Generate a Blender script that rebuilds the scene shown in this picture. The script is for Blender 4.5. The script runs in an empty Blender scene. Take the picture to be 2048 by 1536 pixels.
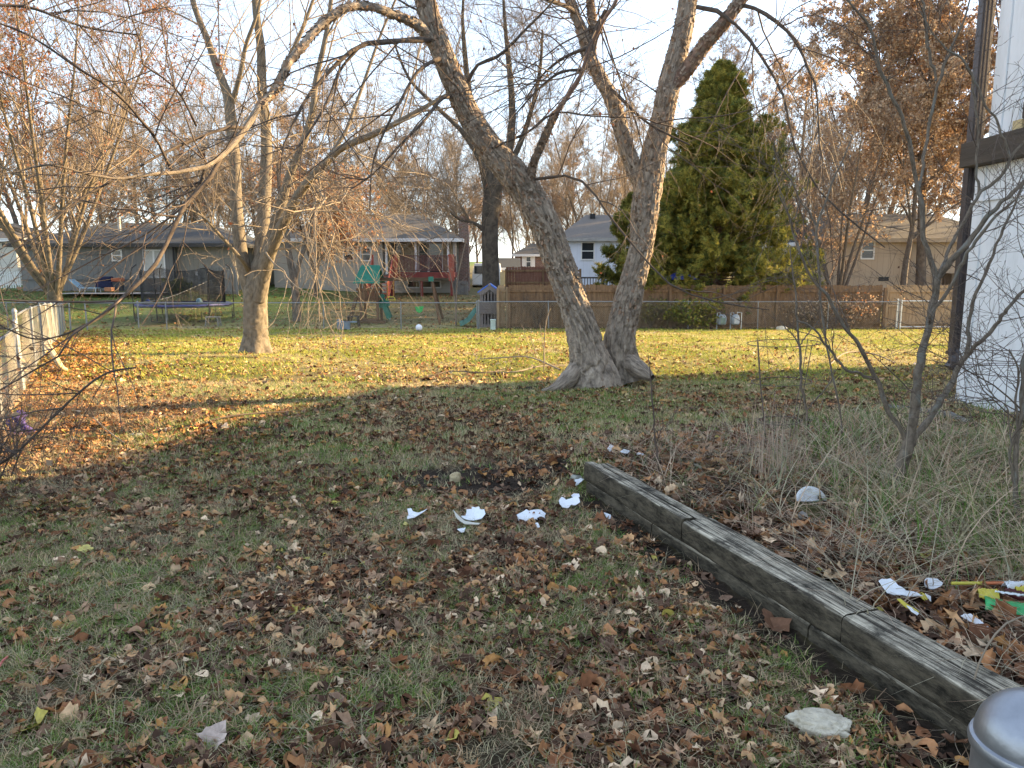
import bpy, math, random
import numpy as np
from mathutils import Vector, Matrix
random.seed(7)
rng = np.random.default_rng(11)
sc = bpy.context.scene
COL = sc.collection

# ------------------------------------------------------------------ camera
CAMZ = 1.65
PITCH = math.radians(8.9)
F = 1520.0
cam_d = bpy.data.cameras.new('camera'); cam = bpy.data.objects.new('camera', cam_d); COL.objects.link(cam)
cam.location = (0, 0, CAMZ); cam.rotation_euler = (math.radians(90) - PITCH, 0, 0)
cam_d.sensor_width = 36; cam_d.lens = 36 * F / 2048; cam_d.clip_start = 0.05; cam_d.clip_end = 1500
sc.camera = cam
# ------------------------------------------------------------------ sky + sun + exposure
AZ = math.radians(71); EL = math.radians(18.0)
w = bpy.data.worlds.new('World'); sc.world = w; w.use_nodes = True
nt = w.node_tree
sky = nt.nodes.new('ShaderNodeTexSky'); sky.sky_type = 'NISHITA'; sky.sun_disc = False
sky.sun_elevation = EL; sky.sun_rotation = AZ; sky.air_density = 1.0; sky.dust_density = 0.3; sky.ozone_density = 1.6
hs = nt.nodes.new('ShaderNodeHueSaturation'); hs.inputs['Saturation'].default_value = .68     # thin winter haze pales the sky
nt.links.new(sky.outputs[0], hs.inputs['Color']); hz_ = nt.nodes.new('ShaderNodeMix'); hz_.data_type = 'RGBA'; hz_.inputs[0].default_value = .72; hz_.inputs[7].default_value = (.68, .85, 1.12, 1)     # constant pale blue mixed in to dim the bright horizon evenly
nt.links.new(hs.outputs[0], hz_.inputs[6]); nt.links.new(hz_.outputs[2], nt.nodes['Background'].inputs[0])
nt.nodes['Background'].inputs[1].default_value = 0.15
sd = bpy.data.lights.new('sun', 'SUN'); sd.energy = 3.5; sd.angle = math.radians(0.6); sd.color = (1.0, 0.72, 0.38)
so = bpy.data.objects.new('sun', sd); COL.objects.link(so)
SUN = Vector((math.sin(AZ) * math.cos(EL), math.cos(AZ) * math.cos(EL), math.sin(EL)))
so.rotation_euler = SUN.to_track_quat('Z', 'Y').to_euler()
sc.view_settings.view_transform = 'Standard'; sc.view_settings.look = 'None'
sc.view_settings.exposure = 2.75; sc.view_settings.gamma = 1.0

# ------------------------------------------------------------------ pixel (of the 2048 px photo) -> world
cP, sP = math.cos(PITCH), math.sin(PITCH)
def ray(px, py):
    u = (px - 1024) / F; v = (py - 768) / F
    return np.array([u, cP - v * sP, -sP - v * cP])
def W(px, py, y):
    d = ray(px, py); s = y / d[1]
    return np.array([d[0] * s, y, CAMZ + d[2] * s])
def depth(p): return p[1] * cP - (p[2] - CAMZ) * sP

# ------------------------------------------------------------------ numpy noise
def _h(ix, iy, seed):
    n = (ix.astype(np.int64) * 374761393 + iy.astype(np.int64) * 668265263 + seed * 982451653) & 0x7fffffff
    n = ((n ^ (n >> 13)) * 1274126177) & 0x7fffffff
    n = n ^ (n >> 16)
    return (n & 0xffffff) / float(0xffffff)
def vnoise(x, y, seed=0, perx=None):
    x = np.asarray(x, float); y = np.asarray(y, float)
    ix = np.floor(x).astype(np.int64); iy = np.floor(y).astype(np.int64)
    fx = x - ix; fy = y - iy; fx = fx * fx * (3 - 2 * fx); fy = fy * fy * (3 - 2 * fy)
    ix1 = ix + 1
    if perx: ix = ix % perx; ix1 = ix1 % perx
    a = _h(ix, iy, seed); b = _h(ix1, iy, seed); c = _h(ix, iy + 1, seed); d = _h(ix1, iy + 1, seed)
    return (a * (1 - fx) + b * fx) * (1 - fy) + (c * (1 - fx) + d * fx) * fy
def fbm(x, y, seed=0, o=4):
    s = 0; a = .5; t = 0
    for k in range(o):
        s = s + a * vnoise(np.asarray(x) * 2 ** k, np.asarray(y) * 2 ** k, seed + k * 17); t += a; a *= .5
    return s / t
def sm(x, a, b):
    t = np.clip((np.asarray(x, float) - a) / (b - a), 0, 1); return t * t * (3 - 2 * t)

# ------------------------------------------------------------------ ground height
WA = np.array([0.536, 5.39]); WB = np.array([1.567, 2.405])
WD = (WB - WA) / np.linalg.norm(WB - WA); WN = np.array([-WD[1], WD[0]])   # WN points right (into the bed)
if WN[0] < 0: WN = -WN
def wall_st(x, y):
    dx = np.asarray(x, float) - WA[0]; dy = np.asarray(y, float) - WA[1]
    return dx * WN[0] + dy * WN[1], dx * WD[0] + dy * WD[1]
PY = [-60, 7, 10, 14, 18, 24, 32, 34.5, 40, 45, 50, 60, 120, 400]
PZ = [0, 0, -.03, -.12, -.28, -.6, -1.0, -1.0, -.55, -.2, -.08, .1, .8, 3.0]
def gz(x, y):
    x = np.asarray(x, float); y = np.asarray(y, float)
    z = 0
    for k in (-1.5, -.5, .5, 1.5): z = z + np.interp(y + k, PY, PZ) * .25
    z = z + sm(-x, 8, 16) * sm(y, 35, 43) * .34
    z = z + .06 * np.exp(-((x - 1.3) ** 2 + (y - 10.2) ** 2) / 1.2)
    z = z + .05 * (fbm(x * .35, y * .35, 5) - .5) * sm(y, 2, 9)
    s, t = wall_st(x, y)
    bed = .15 * sm(s, .03, .13) * sm(t, -1.2, -.1) 
    edge = sm(s, .13, .9) * .10 * sm(-t, -.2, 1.0) * sm(-t, 3.5, 1.2)
    z = z + bed + edge + .02 * (fbm(x * 2.2, y * 2.2, 9) - .5)
    return z
def G(px, py):
    d = ray(px, py); s0, s1 = 0.3, 0.3
    o = np.array([0, 0, CAMZ]); s = 0.3
    while s < 400:
        p = o + d * s
        if p[2] < gz(p[0], p[1]): break
        s *= 1.01
    lo, hi = s / 1.01, s
    for _ in range(20):
        m = (lo + hi) / 2; p = o + d * m
        if p[2] < gz(p[0], p[1]): hi = m
        else: lo = m
    p = o + d * hi
    return p

# ------------------------------------------------------------------ materials
MATS = {}
def N(nt, t, **kw):
    n = nt.nodes.new(t)
    for k, v in kw.items(): setattr(n, k, v)
    return n
def mat(name, col, rough=.7, metal=0, var=.18, scale=6, bump=.0, bscale=40, col2=None, spec=.3, stretch=(1, 1, 1), coord='Object'):
    if name in MATS: return MATS[name]
    m = bpy.data.materials.new(name); m.use_nodes = True; nt = m.node_tree; b = nt.nodes['Principled BSDF']
    b.inputs['Roughness'].default_value = rough; b.inputs['Metallic'].default_value = metal
    b.inputs['Specular IOR Level'].default_value = spec
    tc = N(nt, 'ShaderNodeTexCoord'); mp = N(nt, 'ShaderNodeMapping'); mp.inputs['Scale'].default_value = stretch
    nt.links.new(tc.outputs[coord], mp.inputs[0])
    no = N(nt, 'ShaderNodeTexNoise'); no.inputs['Scale'].default_value = scale; no.inputs['Detail'].default_value = 6; no.inputs['Roughness'].default_value = .65
    nt.links.new(mp.outputs[0], no.inputs['Vector'])
    cr = N(nt, 'ShaderNodeValToRGB'); cr.color_ramp.elements[0].position = .3; cr.color_ramp.elements[1].position = .7
    c2 = col2 if col2 else tuple(min(1, c * (1 + var)) for c in col); c1 = col if col2 else tuple(c * (1 - var) for c in col)
    cr.color_ramp.elements[0].color = (*c1, 1); cr.color_ramp.elements[1].color = (*c2, 1)
    nt.links.new(no.outputs[0], cr.inputs[0]); nt.links.new(cr.outputs[0], b.inputs['Base Color'])
    if bump:
        n2 = N(nt, 'ShaderNodeTexNoise'); n2.inputs['Scale'].default_value = bscale; n2.inputs['Detail'].default_value = 5
        nt.links.new(mp.outputs[0], n2.inputs['Vector'])
        bp = N(nt, 'ShaderNodeBump'); bp.inputs['Strength'].default_value = bump; bp.inputs['Distance'].default_value = .02
        nt.links.new(n2.outputs[0], bp.inputs['Height']); nt.links.new(bp.outputs[0], b.inputs['Normal'])
    MATS[name] = m; return m
def mat_attr(name, rough=.8, trans=0.0, spec=.2, noise=0):
    """base colour from the point attribute 'col' (leaf and blade species colours)"""
    if name in MATS: return MATS[name]
    m = bpy.data.materials.new(name); m.use_nodes = True; nt = m.node_tree; b = nt.nodes['Principled BSDF']
    at = N(nt, 'ShaderNodeAttribute', attribute_name='col')
    src = at.outputs['Color']
    if noise:
        tc = N(nt, 'ShaderNodeTexCoord'); no = N(nt, 'ShaderNodeTexNoise'); no.inputs['Scale'].default_value = noise; no.inputs['Detail'].default_value = 4
        nt.links.new(tc.outputs['Object'], no.inputs['Vector'])
        mr = N(nt, 'ShaderNodeMapRange'); mr.inputs[1].default_value = .3; mr.inputs[2].default_value = .7; mr.inputs[3].default_value = .72; mr.inputs[4].default_value = 1.25
        nt.links.new(no.outputs[0], mr.inputs[0])
        mx = N(nt, 'ShaderNodeVectorMath', operation='SCALE'); nt.links.new(src, mx.inputs[0]); nt.links.new(mr.outputs[0], mx.inputs['Scale']); src = mx.outputs[0]
    nt.links.new(src, b.inputs['Base Color'])
    b.inputs['Roughness'].default_value = rough; b.inputs['Specular IOR Level'].default_value = spec
    if trans:
        t = N(nt, 'ShaderNodeBsdfTranslucent'); nt.links.new(src, t.inputs[0])
        ms = N(nt, 'ShaderNodeMixShader'); ms.inputs[0].default_value = trans
        out = nt.nodes['Material Output']
        nt.links.new(b.outputs[0], ms.inputs[1]); nt.links.new(t.outputs[0], ms.inputs[2]); nt.links.new(ms.outputs[0], out.inputs['Surface'])
    MATS[name] = m; return m
def mat_bark(name, c_dark, c_light, us=9, vs=4, bump=.6, dist=.02, lichen=None):
    """furrowed bark: noise stretched along the stem, in UV (u round the stem, v metres along it)"""
    if name in MATS: return MATS[name]
    m = bpy.data.materials.new(name); m.use_nodes = True; nt = m.node_tree; b = nt.nodes['Principled BSDF']
    b.inputs['Roughness'].default_value = .9; b.inputs['Specular IOR Level'].default_value = .15
    uv = N(nt, 'ShaderNodeUVMap'); mp = N(nt, 'ShaderNodeMapping'); mp.inputs['Scale'].default_value = (us, vs, 1)
    nt.links.new(uv.outputs[0], mp.inputs[0])
    no = N(nt, 'ShaderNodeTexNoise'); no.inputs['Scale'].default_value = 1; no.inputs['Detail'].default_value = 8; no.inputs['Roughness'].default_value = .7; no.inputs['Distortion'].default_value = .6
    nt.links.new(mp.outputs[0], no.inputs['Vector'])
    cr = N(nt, 'ShaderNodeValToRGB'); e = cr.color_ramp.elements; e[0].position = .34; e[1].position = .66
    e[0].color = (*c_dark, 1); e[1].color = (*c_light, 1)
    nt.links.new(no.outputs[0], cr.inputs[0]); src = cr.outputs[0]
    if lichen:
        n3 = N(nt, 'ShaderNodeTexNoise'); n3.inputs['Scale'].default_value = .35; n3.inputs['Detail'].default_value = 4
        nt.links.new(mp.outputs[0], n3.inputs['Vector'])
        r3 = N(nt, 'ShaderNodeValToRGB'); r3.color_ramp.elements[0].position = .52; r3.color_ramp.elements[1].position = .66
        nt.links.new(n3.outputs[0], r3.inputs[0])
        mx = N(nt, 'ShaderNodeMix', data_type='RGBA'); nt.links.new(r3.outputs[0], mx.inputs[0]); nt.links.new(src, mx.inputs[6]); mx.inputs[7].default_value = (*lichen, 1); src = mx.outputs[2]
    nt.links.new(src, b.inputs['Base Color'])
    bp = N(nt, 'ShaderNodeBump'); bp.inputs['Strength'].default_value = bump; bp.inputs['Distance'].default_value = dist
    nt.links.new(no.outputs[0], bp.inputs['Height']); nt.links.new(bp.outputs[0], b.inputs['Normal'])
    MATS[name] = m; return m

# ------------------------------------------------------------------ object helpers
def tag(o, label=None, cat=None, group=None, kind=None):
    if label: o['label'] = label
    if cat: o['category'] = cat
    if group: o['group'] = group
    if kind: o['kind'] = kind
    return o
def thing(name, label, cat, loc=(0, 0, 0), rz=0, group=None):
    o = bpy.data.objects.new(name, None); COL.objects.link(o); o.location = tuple(float(c) for c in loc); o.rotation_euler = (0, 0, rz)
    o.empty_display_size = .2
    return tag(o, label, cat, group)
def link(name, me, m, parent=None, label=None, cat=None, group=None, kind=None, loc=None):
    o = bpy.data.objects.new(name, me); COL.objects.link(o)
    if m is not None and not me.materials: me.materials.append(m)
    if parent is not None: o.parent = parent
    if loc is not None: o.location = tuple(float(c) for c in loc)
    return tag(o, label, cat, group, kind)
def np_mesh(name, V, loops, sizes, col=None, uv=None, smooth=False):
    me = bpy.data.meshes.new(name)
    V = np.ascontiguousarray(V, dtype=np.float32); loops = np.ascontiguousarray(loops, dtype=np.int32); sizes = np.asarray(sizes, dtype=np.int32)
    me.vertices.add(len(V)); me.vertices.foreach_set('co', V.ravel())
    me.loops.add(len(loops)); me.loops.foreach_set('vertex_index', loops)
    st = np.zeros(len(sizes), dtype=np.int32); st[1:] = np.cumsum(sizes)[:-1]
    me.polygons.add(len(sizes)); me.polygons.foreach_set('loop_start', st)
    if smooth: me.polygons.foreach_set('use_smooth', np.ones(len(sizes), dtype=bool))
    me.update(calc_edges=True)
    if uv is not None:
        l = me.uv_layers.new(name='UVMap'); l.data.foreach_set('uv', np.ascontiguousarray(uv, dtype=np.float32).ravel())
    if col is not None:
        a = me.color_attributes.new('col', 'FLOAT_COLOR', 'POINT')
        c = np.ones((len(V), 4), dtype=np.float32); c[:, :3] = col; a.data.foreach_set('color', c.ravel())
    return me

def tubes(batches, sides=4, uvs=True):
    """batches: list of (P (M,n,3), R (M,n)) -> V, loops, sizes, uv"""
    VV, LL, UU = [], [], []; off = 0
    for P, R in batches:
        P = np.asarray(P, float); R = np.asarray(R, float)
        M, n, _ = P.shape
        if M == 0: continue
        T = np.gradient(P, axis=1); T /= np.linalg.norm(T, axis=2, keepdims=True) + 1e-9
        mean = T.mean(axis=1); ref = np.zeros_like(mean)
        ref[np.arange(M), np.argmin(np.abs(mean), axis=1)] = 1
        A = np.cross(T, ref[:, None, :]); A /= np.linalg.norm(A, axis=2, keepdims=True) + 1e-9
        B = np.cross(T, A)
        an = np.arange(sides) / sides * 2 * math.pi
        ring = P[:, :, None, :] + R[:, :, None, None] * (np.cos(an)[None, None, :, None] * A[:, :, None, :] + np.sin(an)[None, None, :, None] * B[:, :, None, :])
        VV.append(ring.reshape(-1, 3))
        base = off + (np.arange(M) * n * sides)[:, None, None] + (np.arange(n - 1) * sides)[None, :, None]
        k = np.arange(sides)[None, None, :]; k1 = (k + 1) % sides
        q = np.stack([base + k, base + k1, base + sides + k1, base + sides + k], axis=-1)
        LL.append(q.reshape(-1))
        if uvs:
            seg = np.linalg.norm(np.diff(P, axis=1), axis=2); L = np.concatenate([np.zeros((M, 1)), np.cumsum(seg, axis=1)], axis=1)
            shift = (np.arange(M) * 3.17)[:, None]
            L = L + shift
            u0 = np.broadcast_to((np.arange(sides) / sides)[None, None, :], (M, n - 1, sides)); u1 = u0 + 1 / sides
            v0 = np.broadcast_to(L[:, :-1, None], (M, n - 1, sides)); v1 = np.broadcast_to(L[:, 1:, None], (M, n - 1, sides))
            uv = np.stack([np.stack([u0, v0], -1), np.stack([u1, v0], -1), np.stack([u1, v1], -1), np.stack([u0, v1], -1)], axis=3)
            UU.append(uv.reshape(-1, 2))
        off += M * n * sides
    V = np.concatenate(VV); L = np.concatenate(LL); U = np.concatenate(UU) if uvs else None
    return V, L, np.full(len(L) // 4, 4), U
def tube_obj(name, batches, m, parent=None, sides=4, smooth=True, **kw):
    V, L, S, U = tubes(batches, sides)
    return link(name, np_mesh(name, V, L, S, uv=U, smooth=smooth), m, parent, **kw)
def resample(P, R, n):
    P = np.asarray(P, float); R = np.asarray(R, float)
    # Catmull-Rom through the points, then even spacing
    k = len(P)
    if k > 2:
        Q, q = [], []
        for i in range(k - 1):
            p0 = P[max(i - 1, 0)]; p1 = P[i]; p2 = P[i + 1]; p3 = P[min(i + 2, k - 1)]
            for t in np.linspace(0, 1, 8, endpoint=False):
                Q.append(.5 * ((2 * p1) + (-p0 + p2) * t + (2 * p0 - 5 * p1 + 4 * p2 - p3) * t * t + (-p0 + 3 * p1 - 3 * p2 + p3) * t ** 3)); q.append(R[i] * (1 - t) + R[i + 1] * t)
        Q.append(P[-1]); q.append(R[-1]); P = np.array(Q); R = np.array(q)
    s = np.concatenate([[0], np.cumsum(np.linalg.norm(np.diff(P, axis=0), axis=1))]); t = np.linspace(0, s[-1], n)
    return np.stack([np.interp(t, s, P[:, i]) for i in range(3)], 1), np.interp(t, s, R)
def sk(pts, n=14):
    """skeleton from photo measurements: (px, py, y, width px)"""
    P, R = [], []
    for px, py, y, wd in pts:
        p = W(px, py, y); P.append(p); R.append(wd / 2 / F * depth(p))
    return resample(P, R, n)
def grow(P, R, k, t=(.2, 1), lf=(.3, .6), ang=(30, 60), n=6, wander=.12, up=0.0, rr=.6, rmin=.0015, rl=.011, tipr=.25, absL=None, side=None, seed=None):
    g = np.random.default_rng(seed if seed is not None else rng.integers(1 << 30))
    M, m, _ = P.shape
    idx = np.repeat(np.arange(M), k); Q = len(idx)
    tt = g.uniform(t[0], t[1], Q) * (m - 1); i0 = np.clip(tt.astype(int), 0, m - 2); fr = (tt - i0)[:, None]
    pos = P[idx, i0] * (1 - fr) + P[idx, i0 + 1] * fr
    tan = P[idx, i0 + 1] - P[idx, i0]; tan /= np.linalg.norm(tan, axis=1, keepdims=True) + 1e-9
    r0 = R[idx, i0] * (1 - fr[:, 0]) + R[idx, i0 + 1] * fr[:, 0]
    Lp = np.linalg.norm(np.diff(P, axis=1), axis=2).sum(1)[idx]
    L = (Lp * g.uniform(lf[0], lf[1], Q) * (1.1 - .5 * tt / (m - 1))) if absL is None else g.uniform(absL[0], absL[1], Q)
    a = np.radians(g.uniform(ang[0], ang[1], Q))[:, None]
    rnd = g.normal(size=(Q, 3)); rnd[:, 2] += .25
    if side is not None: rnd += np.asarray(side)
    perp = rnd - (rnd * tan).sum(1, keepdims=True) * tan; perp /= np.linalg.norm(perp, axis=1, keepdims=True) + 1e-9
    d = tan * np.cos(a) + perp * np.sin(a)
    pts = [pos]; step = (L / (n - 1))[:, None]
    for j in range(n - 1):
        d = d + g.normal(size=(Q, 3)) * wander; d[:, 2] += up
        d /= np.linalg.norm(d, axis=1, keepdims=True) + 1e-9
        pos = pos + d * step; pts.append(pos)
    P2 = np.stack(pts, 1); rs = np.minimum(r0 * rr, np.maximum(L * rl, rmin)); rs = np.maximum(rs, rmin)
    R2 = rs[:, None] * np.linspace(1, tipr, n)[None, :]; R2 = np.maximum(R2, rmin * .7)
    return P2, R2
def leaves_at(P, k, size, pal, tmin=.3, seed=0, droop=.6, jitter=.03):
    """leaf faces hung along twigs -> V, loops, sizes, col"""
    g = np.random.default_rng(seed); M, m, _ = P.shape
    Q = int(M * k); idx = g.integers(0, M, Q); tt = g.uniform(tmin, 1, Q) * (m - 1); i0 = np.clip(tt.astype(int), 0, m - 2); fr = (tt - i0)[:, None]
    pos = P[idx, i0] * (1 - fr) + P[idx, i0 + 1] * fr + g.normal(size=(Q, 3)) * jitter
    a = g.normal(size=(Q, 3)); a[:, 2] -= droop; a /= np.linalg.norm(a, axis=1, keepdims=True)
    b = np.cross(a, g.normal(size=(Q, 3))); b /= np.linalg.norm(b, axis=1, keepdims=True)
    c = np.cross(a, b); s = (size * g.uniform(.6, 1.3, Q))[:, None]
    v = np.stack([pos, pos + a * s * .5 + b * s * .38 + c * s * .12, pos + a * s, pos + a * s * .5 - b * s * .38 + c * s * .1], 1)
    V = v.reshape(-1, 3); L = np.arange(len(V)); S = np.full(Q, 4)
    pal = np.array(pal); cc = pal[g.integers(0, len(pal), Q)] * g.uniform(.75, 1.25, (Q, 1)); C = np.repeat(cc, 4, axis=0)
    return V, L, S, C

# bmesh-free box / prism builder
class MB:
    def __init__(s): s.v = []; s.f = []
    def box(s, x0, x1, y0, y1, z0, z1):
        o = len(s.v); s.v += [(x0, y0, z0), (x1, y0, z0), (x1, y1, z0), (x0, y1, z0), (x0, y0, z1), (x1, y0, z1), (x1, y1, z1), (x0, y1, z1)]
        s.f += [[o + i for i in q] for q in ((0, 3, 2, 1), (4, 5, 6, 7), (0, 1, 5, 4), (1, 2, 6, 5), (2, 3, 7, 6), (3, 0, 4, 7))]; return s
    def bar(s, a, b, wd, ht=None, up=(0, 0, 1)):
        ht = ht or wd; a = np.array(a, float); b = np.array(b, float); t = b - a; t /= np.linalg.norm(t) + 1e-9
        u = np.array(up, float)
        if abs(t @ u) > .95: u = np.array([0, 1, 0.])
        sx = np.cross(t, u); sx /= np.linalg.norm(sx); u = np.cross(sx, t)
        o = len(s.v)
        for p in (a, b):
            for i, j in ((-1, -1), (1, -1), (1, 1), (-1, 1)): s.v.append(tuple(p + sx * i * wd / 2 + u * j * ht / 2))
        s.f += [[o + i for i in q] for q in ((0, 1, 2, 3), (7, 6, 5, 4), (0, 4, 5, 1), (1, 5, 6, 2), (2, 6, 7, 3), (3, 7, 4, 0))]; return s
    def poly(s, pts): o = len(s.v); s.v += [tuple(p) for p in pts]; s.f.append(list(range(o, o + len(pts)))); return s
    def slab(s, pts, d):
        """polygon extruded by vector d"""
        o = len(s.v); n = len(pts); d = np.array(d); s.v += [tuple(p) for p in pts] + [tuple(np.array(p) + d) for p in pts]
        s.f.append([o + i for i in range(n)][::-1]); s.f.append([o + n + i for i in range(n)])
        for i in range(n): j = (i + 1) % n; s.f.append([o + i, o + j, o + n + j, o + n + i])
        return s
    def cyl(s, c, r, z0, z1, n=16, r1=None):
        r1 = r if r1 is None else r1; o = len(s.v)
        for z, q in ((z0, r), (z1, r1)):
            for i in range(n): a = 2 * math.pi * i / n; s.v.append((c[0] + q * math.cos(a), c[1] + q * math.sin(a), z))
        for i in range(n): j = (i + 1) % n; s.f.append([o + i, o + j, o + n + j, o + n + i])
        s.f.append([o + i for i in range(n)][::-1]); s.f.append([o + n + i for i in range(n)]); return s
    def tube(s, pts, r, n=8):
        P = np.asarray(pts, float)[None]; R = np.full((1, len(pts)), float(r)) if np.isscalar(r) else np.asarray(r, float)[None]
        V, L, S, U = tubes([(P, R)], n, True); o = len(s.v); s.v += [tuple(v) for v in V]; s.f += [[o + int(i) for i in q] for q in L.reshape(-1, 4)]
        k = len(pts); s.f.append([o + i for i in range(n)][::-1]); s.f.append([o + (k - 1) * n + i for i in range(n)]); return s
    def lathe(s, c, prof, n=24):
        o = len(s.v)
        for r, z in prof:
            for i in range(n): a = 2 * math.pi * i / n; s.v.append((c[0] + r * math.cos(a), c[1] + r * math.sin(a), c[2] + z))
        for k in range(len(prof) - 1):
            for i in range(n): j = (i + 1) % n; s.f.append([o + k * n + i, o + k * n + j, o + (k + 1) * n + j, o + (k + 1) * n + i])
        s.f.append([o + i for i in range(n)][::-1]); s.f.append([o + (len(prof) - 1) * n + i for i in range(n)]); return s
    def build(s, name, m, parent=None, bevel=0, smooth=False, **kw):
        me = bpy.data.meshes.new(name); me.from_pydata(s.v, [], s.f); me.update()
        if smooth:
            me.polygons.foreach_set('use_smooth', [True] * len(me.polygons))
            try: me.set_sharp_from_angle(angle=math.radians(40))
            except Exception: pass
        if parent is not None and not kw.pop('rel', False):
            me.transform(Matrix.Translation(-Vector(parent.location)))     # parents are unrotated when this is used
        o = link(name, me, m, parent, **kw)
        if bevel:
            md = o.modifiers.new('bevel', 'BEVEL'); md.width = bevel; md.segments = 2; md.limit_method = 'ANGLE'
        return o
def np_local(V, parent): return np.asarray(V) - np.array(parent.location)
# ================================================================== GROUND
def axis(segs):
    a = []
    for lo, hi, st in segs: a.append(np.arange(lo, hi, st))
    return np.concatenate(a + [[segs[-1][1]]])
gx = axis([(-400, -60, 20), (-60, -20, 2), (-20, -7, .4), (-7, 7, .06), (7, 24, .4), (24, 60, 2), (60, 400, 20)])
gy = axis([(-60, -4, 4), (-4, 1.4, .3), (1.4, 9, .05), (9, 14, .1), (14, 40, .35), (40, 70, 1.5), (70, 420, 14)])
XX, YY = np.meshgrid(gx, gy); ZZ = gz(XX, YY)
near = sm(-YY, -9, -6); ZZ = ZZ + near * .018 * (fbm(XX * 9, YY * 9, 31, 3) - .5)
# what grows where (shared by ground colour, grass and leaves)
DIRT = [(-.28, 5.65, .62, .40), (.1, 6.0, .5, .25), (.9, 10.3, .9, .35), (3.4, 7.3, 1.1, .5), (-3.6, 7.5, 1.5, .25), (2.2, 6.9, 1.2, .22), (-5.7, 15.1, .8, .25)]
def dirt(x, y):
    d = np.zeros_like(np.asarray(x, float)); wob = (fbm(np.asarray(x) * 3, np.asarray(y) * 3, 71) - .5) * 1.2
    for cx, cy, a, b in DIRT: d = np.maximum(d, sm(-(((x - cx) / a) ** 2 + ((y - cy) / b) ** 2) - wob * 1.2, -1.6, -.5))
    s, t = wall_st(x, y)
    d = np.maximum(d, sm(s + wob * .25, -.42, -.08) * sm(-s, -.05, 0) * sm(t, -.3, .3))
    d = np.maximum(d, sm(y, 30.6, 31.3) * sm(-y, -34, -32.4) * sm(x, -1.5, 0) * .8)
    return d
def green(x, y):
    g = sm(fbm(np.asarray(x) * .9 + 3, np.asarray(y) * .9, 41), .40, .62)
    return g
def leafd(x, y):
    """fallen leaf cover 0..1"""
    x = np.asarray(x, float); y = np.asarray(y, float)
    n = fbm(x * .55 + 7, y * .55, 51)
    a = sm(n, .25, .62)
    d = (.30 + .52 * a) * (1 - .30 * sm(y, 4.6, 6.5))
    d = d * (1 - .55 * sm(y, 9, 15))
    fx = -3.2 - (y - 4) * .555                       # line of the chain-link fence: leaves drift against it
    d = d + 1.1 * np.exp(-((x - fx - .3) / 1.1) ** 2) * sm(y, 5, 8) * sm(-y, -30, -26)
    d = d * (1 - .6 * sm(x, 3, 6) * sm(y, 11, 14))
    d = d + .55 * sm(-y, -10.5, -8.5) * sm(-x, .6, 3.0) * sm(y, 4.2, 6.0)
    d = d + .55 * np.exp(-((x - .15) / .45) ** 2 - ((y - 6.0) / .3) ** 2)
    cl_ = .35 + 1.15 * sm(fbm(x * 2.4 + 1, y * 2.4, 58, 3), .36, .62); d = d * (cl_ * (1 - sm(y, 10, 14)) + sm(y, 10, 14))
    return np.clip(d * (1 - .75 * dirt(x, y)), 0, 1.3)
D = dirt(XX, YY); Gm = green(XX, YY); far = sm(YY, 9, 16)
fine = fbm(XX * 6, YY * 6, 61)
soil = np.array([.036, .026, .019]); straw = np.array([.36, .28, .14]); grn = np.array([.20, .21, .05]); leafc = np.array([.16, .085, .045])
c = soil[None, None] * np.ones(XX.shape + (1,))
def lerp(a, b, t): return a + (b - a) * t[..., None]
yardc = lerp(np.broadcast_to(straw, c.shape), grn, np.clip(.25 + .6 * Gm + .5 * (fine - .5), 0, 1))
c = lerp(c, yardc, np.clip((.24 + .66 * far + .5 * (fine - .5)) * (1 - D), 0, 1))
back = sm(YY, 33.5, 36)
bc = lerp(np.broadcast_to(np.array([.15, .125, .06]), c.shape), np.array([.10, .15, .04]), np.clip(sm(-XX, 6, 12) * .9 + (fine - .5) * .6, 0, 1))
bc = lerp(bc, np.array([.20, .15, .08]), np.clip((fbm(XX * .3, YY * .5, 77) - .45) * 3, 0, .7) * (1 - sm(-XX, 8, 13)))
c = lerp(c, bc, back)
H, Wd = XX.shape
vid = np.arange(H * Wd).reshape(H, Wd)
q = np.stack([vid[:-1, :-1], vid[:-1, 1:], vid[1:, 1:], vid[1:, :-1]], -1).reshape(-1)
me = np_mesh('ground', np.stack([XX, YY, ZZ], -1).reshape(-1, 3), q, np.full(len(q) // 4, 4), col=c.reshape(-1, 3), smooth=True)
gm = bpy.data.materials.new('ground'); gm.use_nodes = True; nt = gm.node_tree; b = nt.nodes['Principled BSDF']
b.inputs['Roughness'].default_value = .95; b.inputs['Specular IOR Level'].default_value = .1
at = N(nt, 'ShaderNodeAttribute', attribute_name='col'); tc = N(nt, 'ShaderNodeTexCoord')
n1 = N(nt, 'ShaderNodeTexNoise'); n1.inputs['Scale'].default_value = 28; n1.inputs['Detail'].default_value = 8; n1.inputs['Roughness'].default_value = .75
n2 = N(nt, 'ShaderNodeTexNoise'); n2.inputs['Scale'].default_value = 3.5; n2.inputs['Detail'].default_value = 8; n2.inputs['Roughness'].default_value = .7
for n_ in (n1, n2): nt.links.new(tc.outputs['Object'], n_.inputs['Vector'])
ad = N(nt, 'ShaderNodeMath', operation='ADD'); nt.links.new(n1.outputs[0], ad.inputs[0]); nt.links.new(n2.outputs[0], ad.inputs[1])
mr = N(nt, 'ShaderNodeMapRange'); mr.inputs[1].default_value = .75; mr.inputs[2].default_value = 1.25; mr.inputs[3].default_value = .55; mr.inputs[4].default_value = 1.5
nt.links.new(ad.outputs[0], mr.inputs[0])
vs_ = N(nt, 'ShaderNodeVectorMath', operation='SCALE'); nt.links.new(at.outputs['Color'], vs_.inputs[0]); nt.links.new(mr.outputs[0], vs_.inputs['Scale'])
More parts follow.
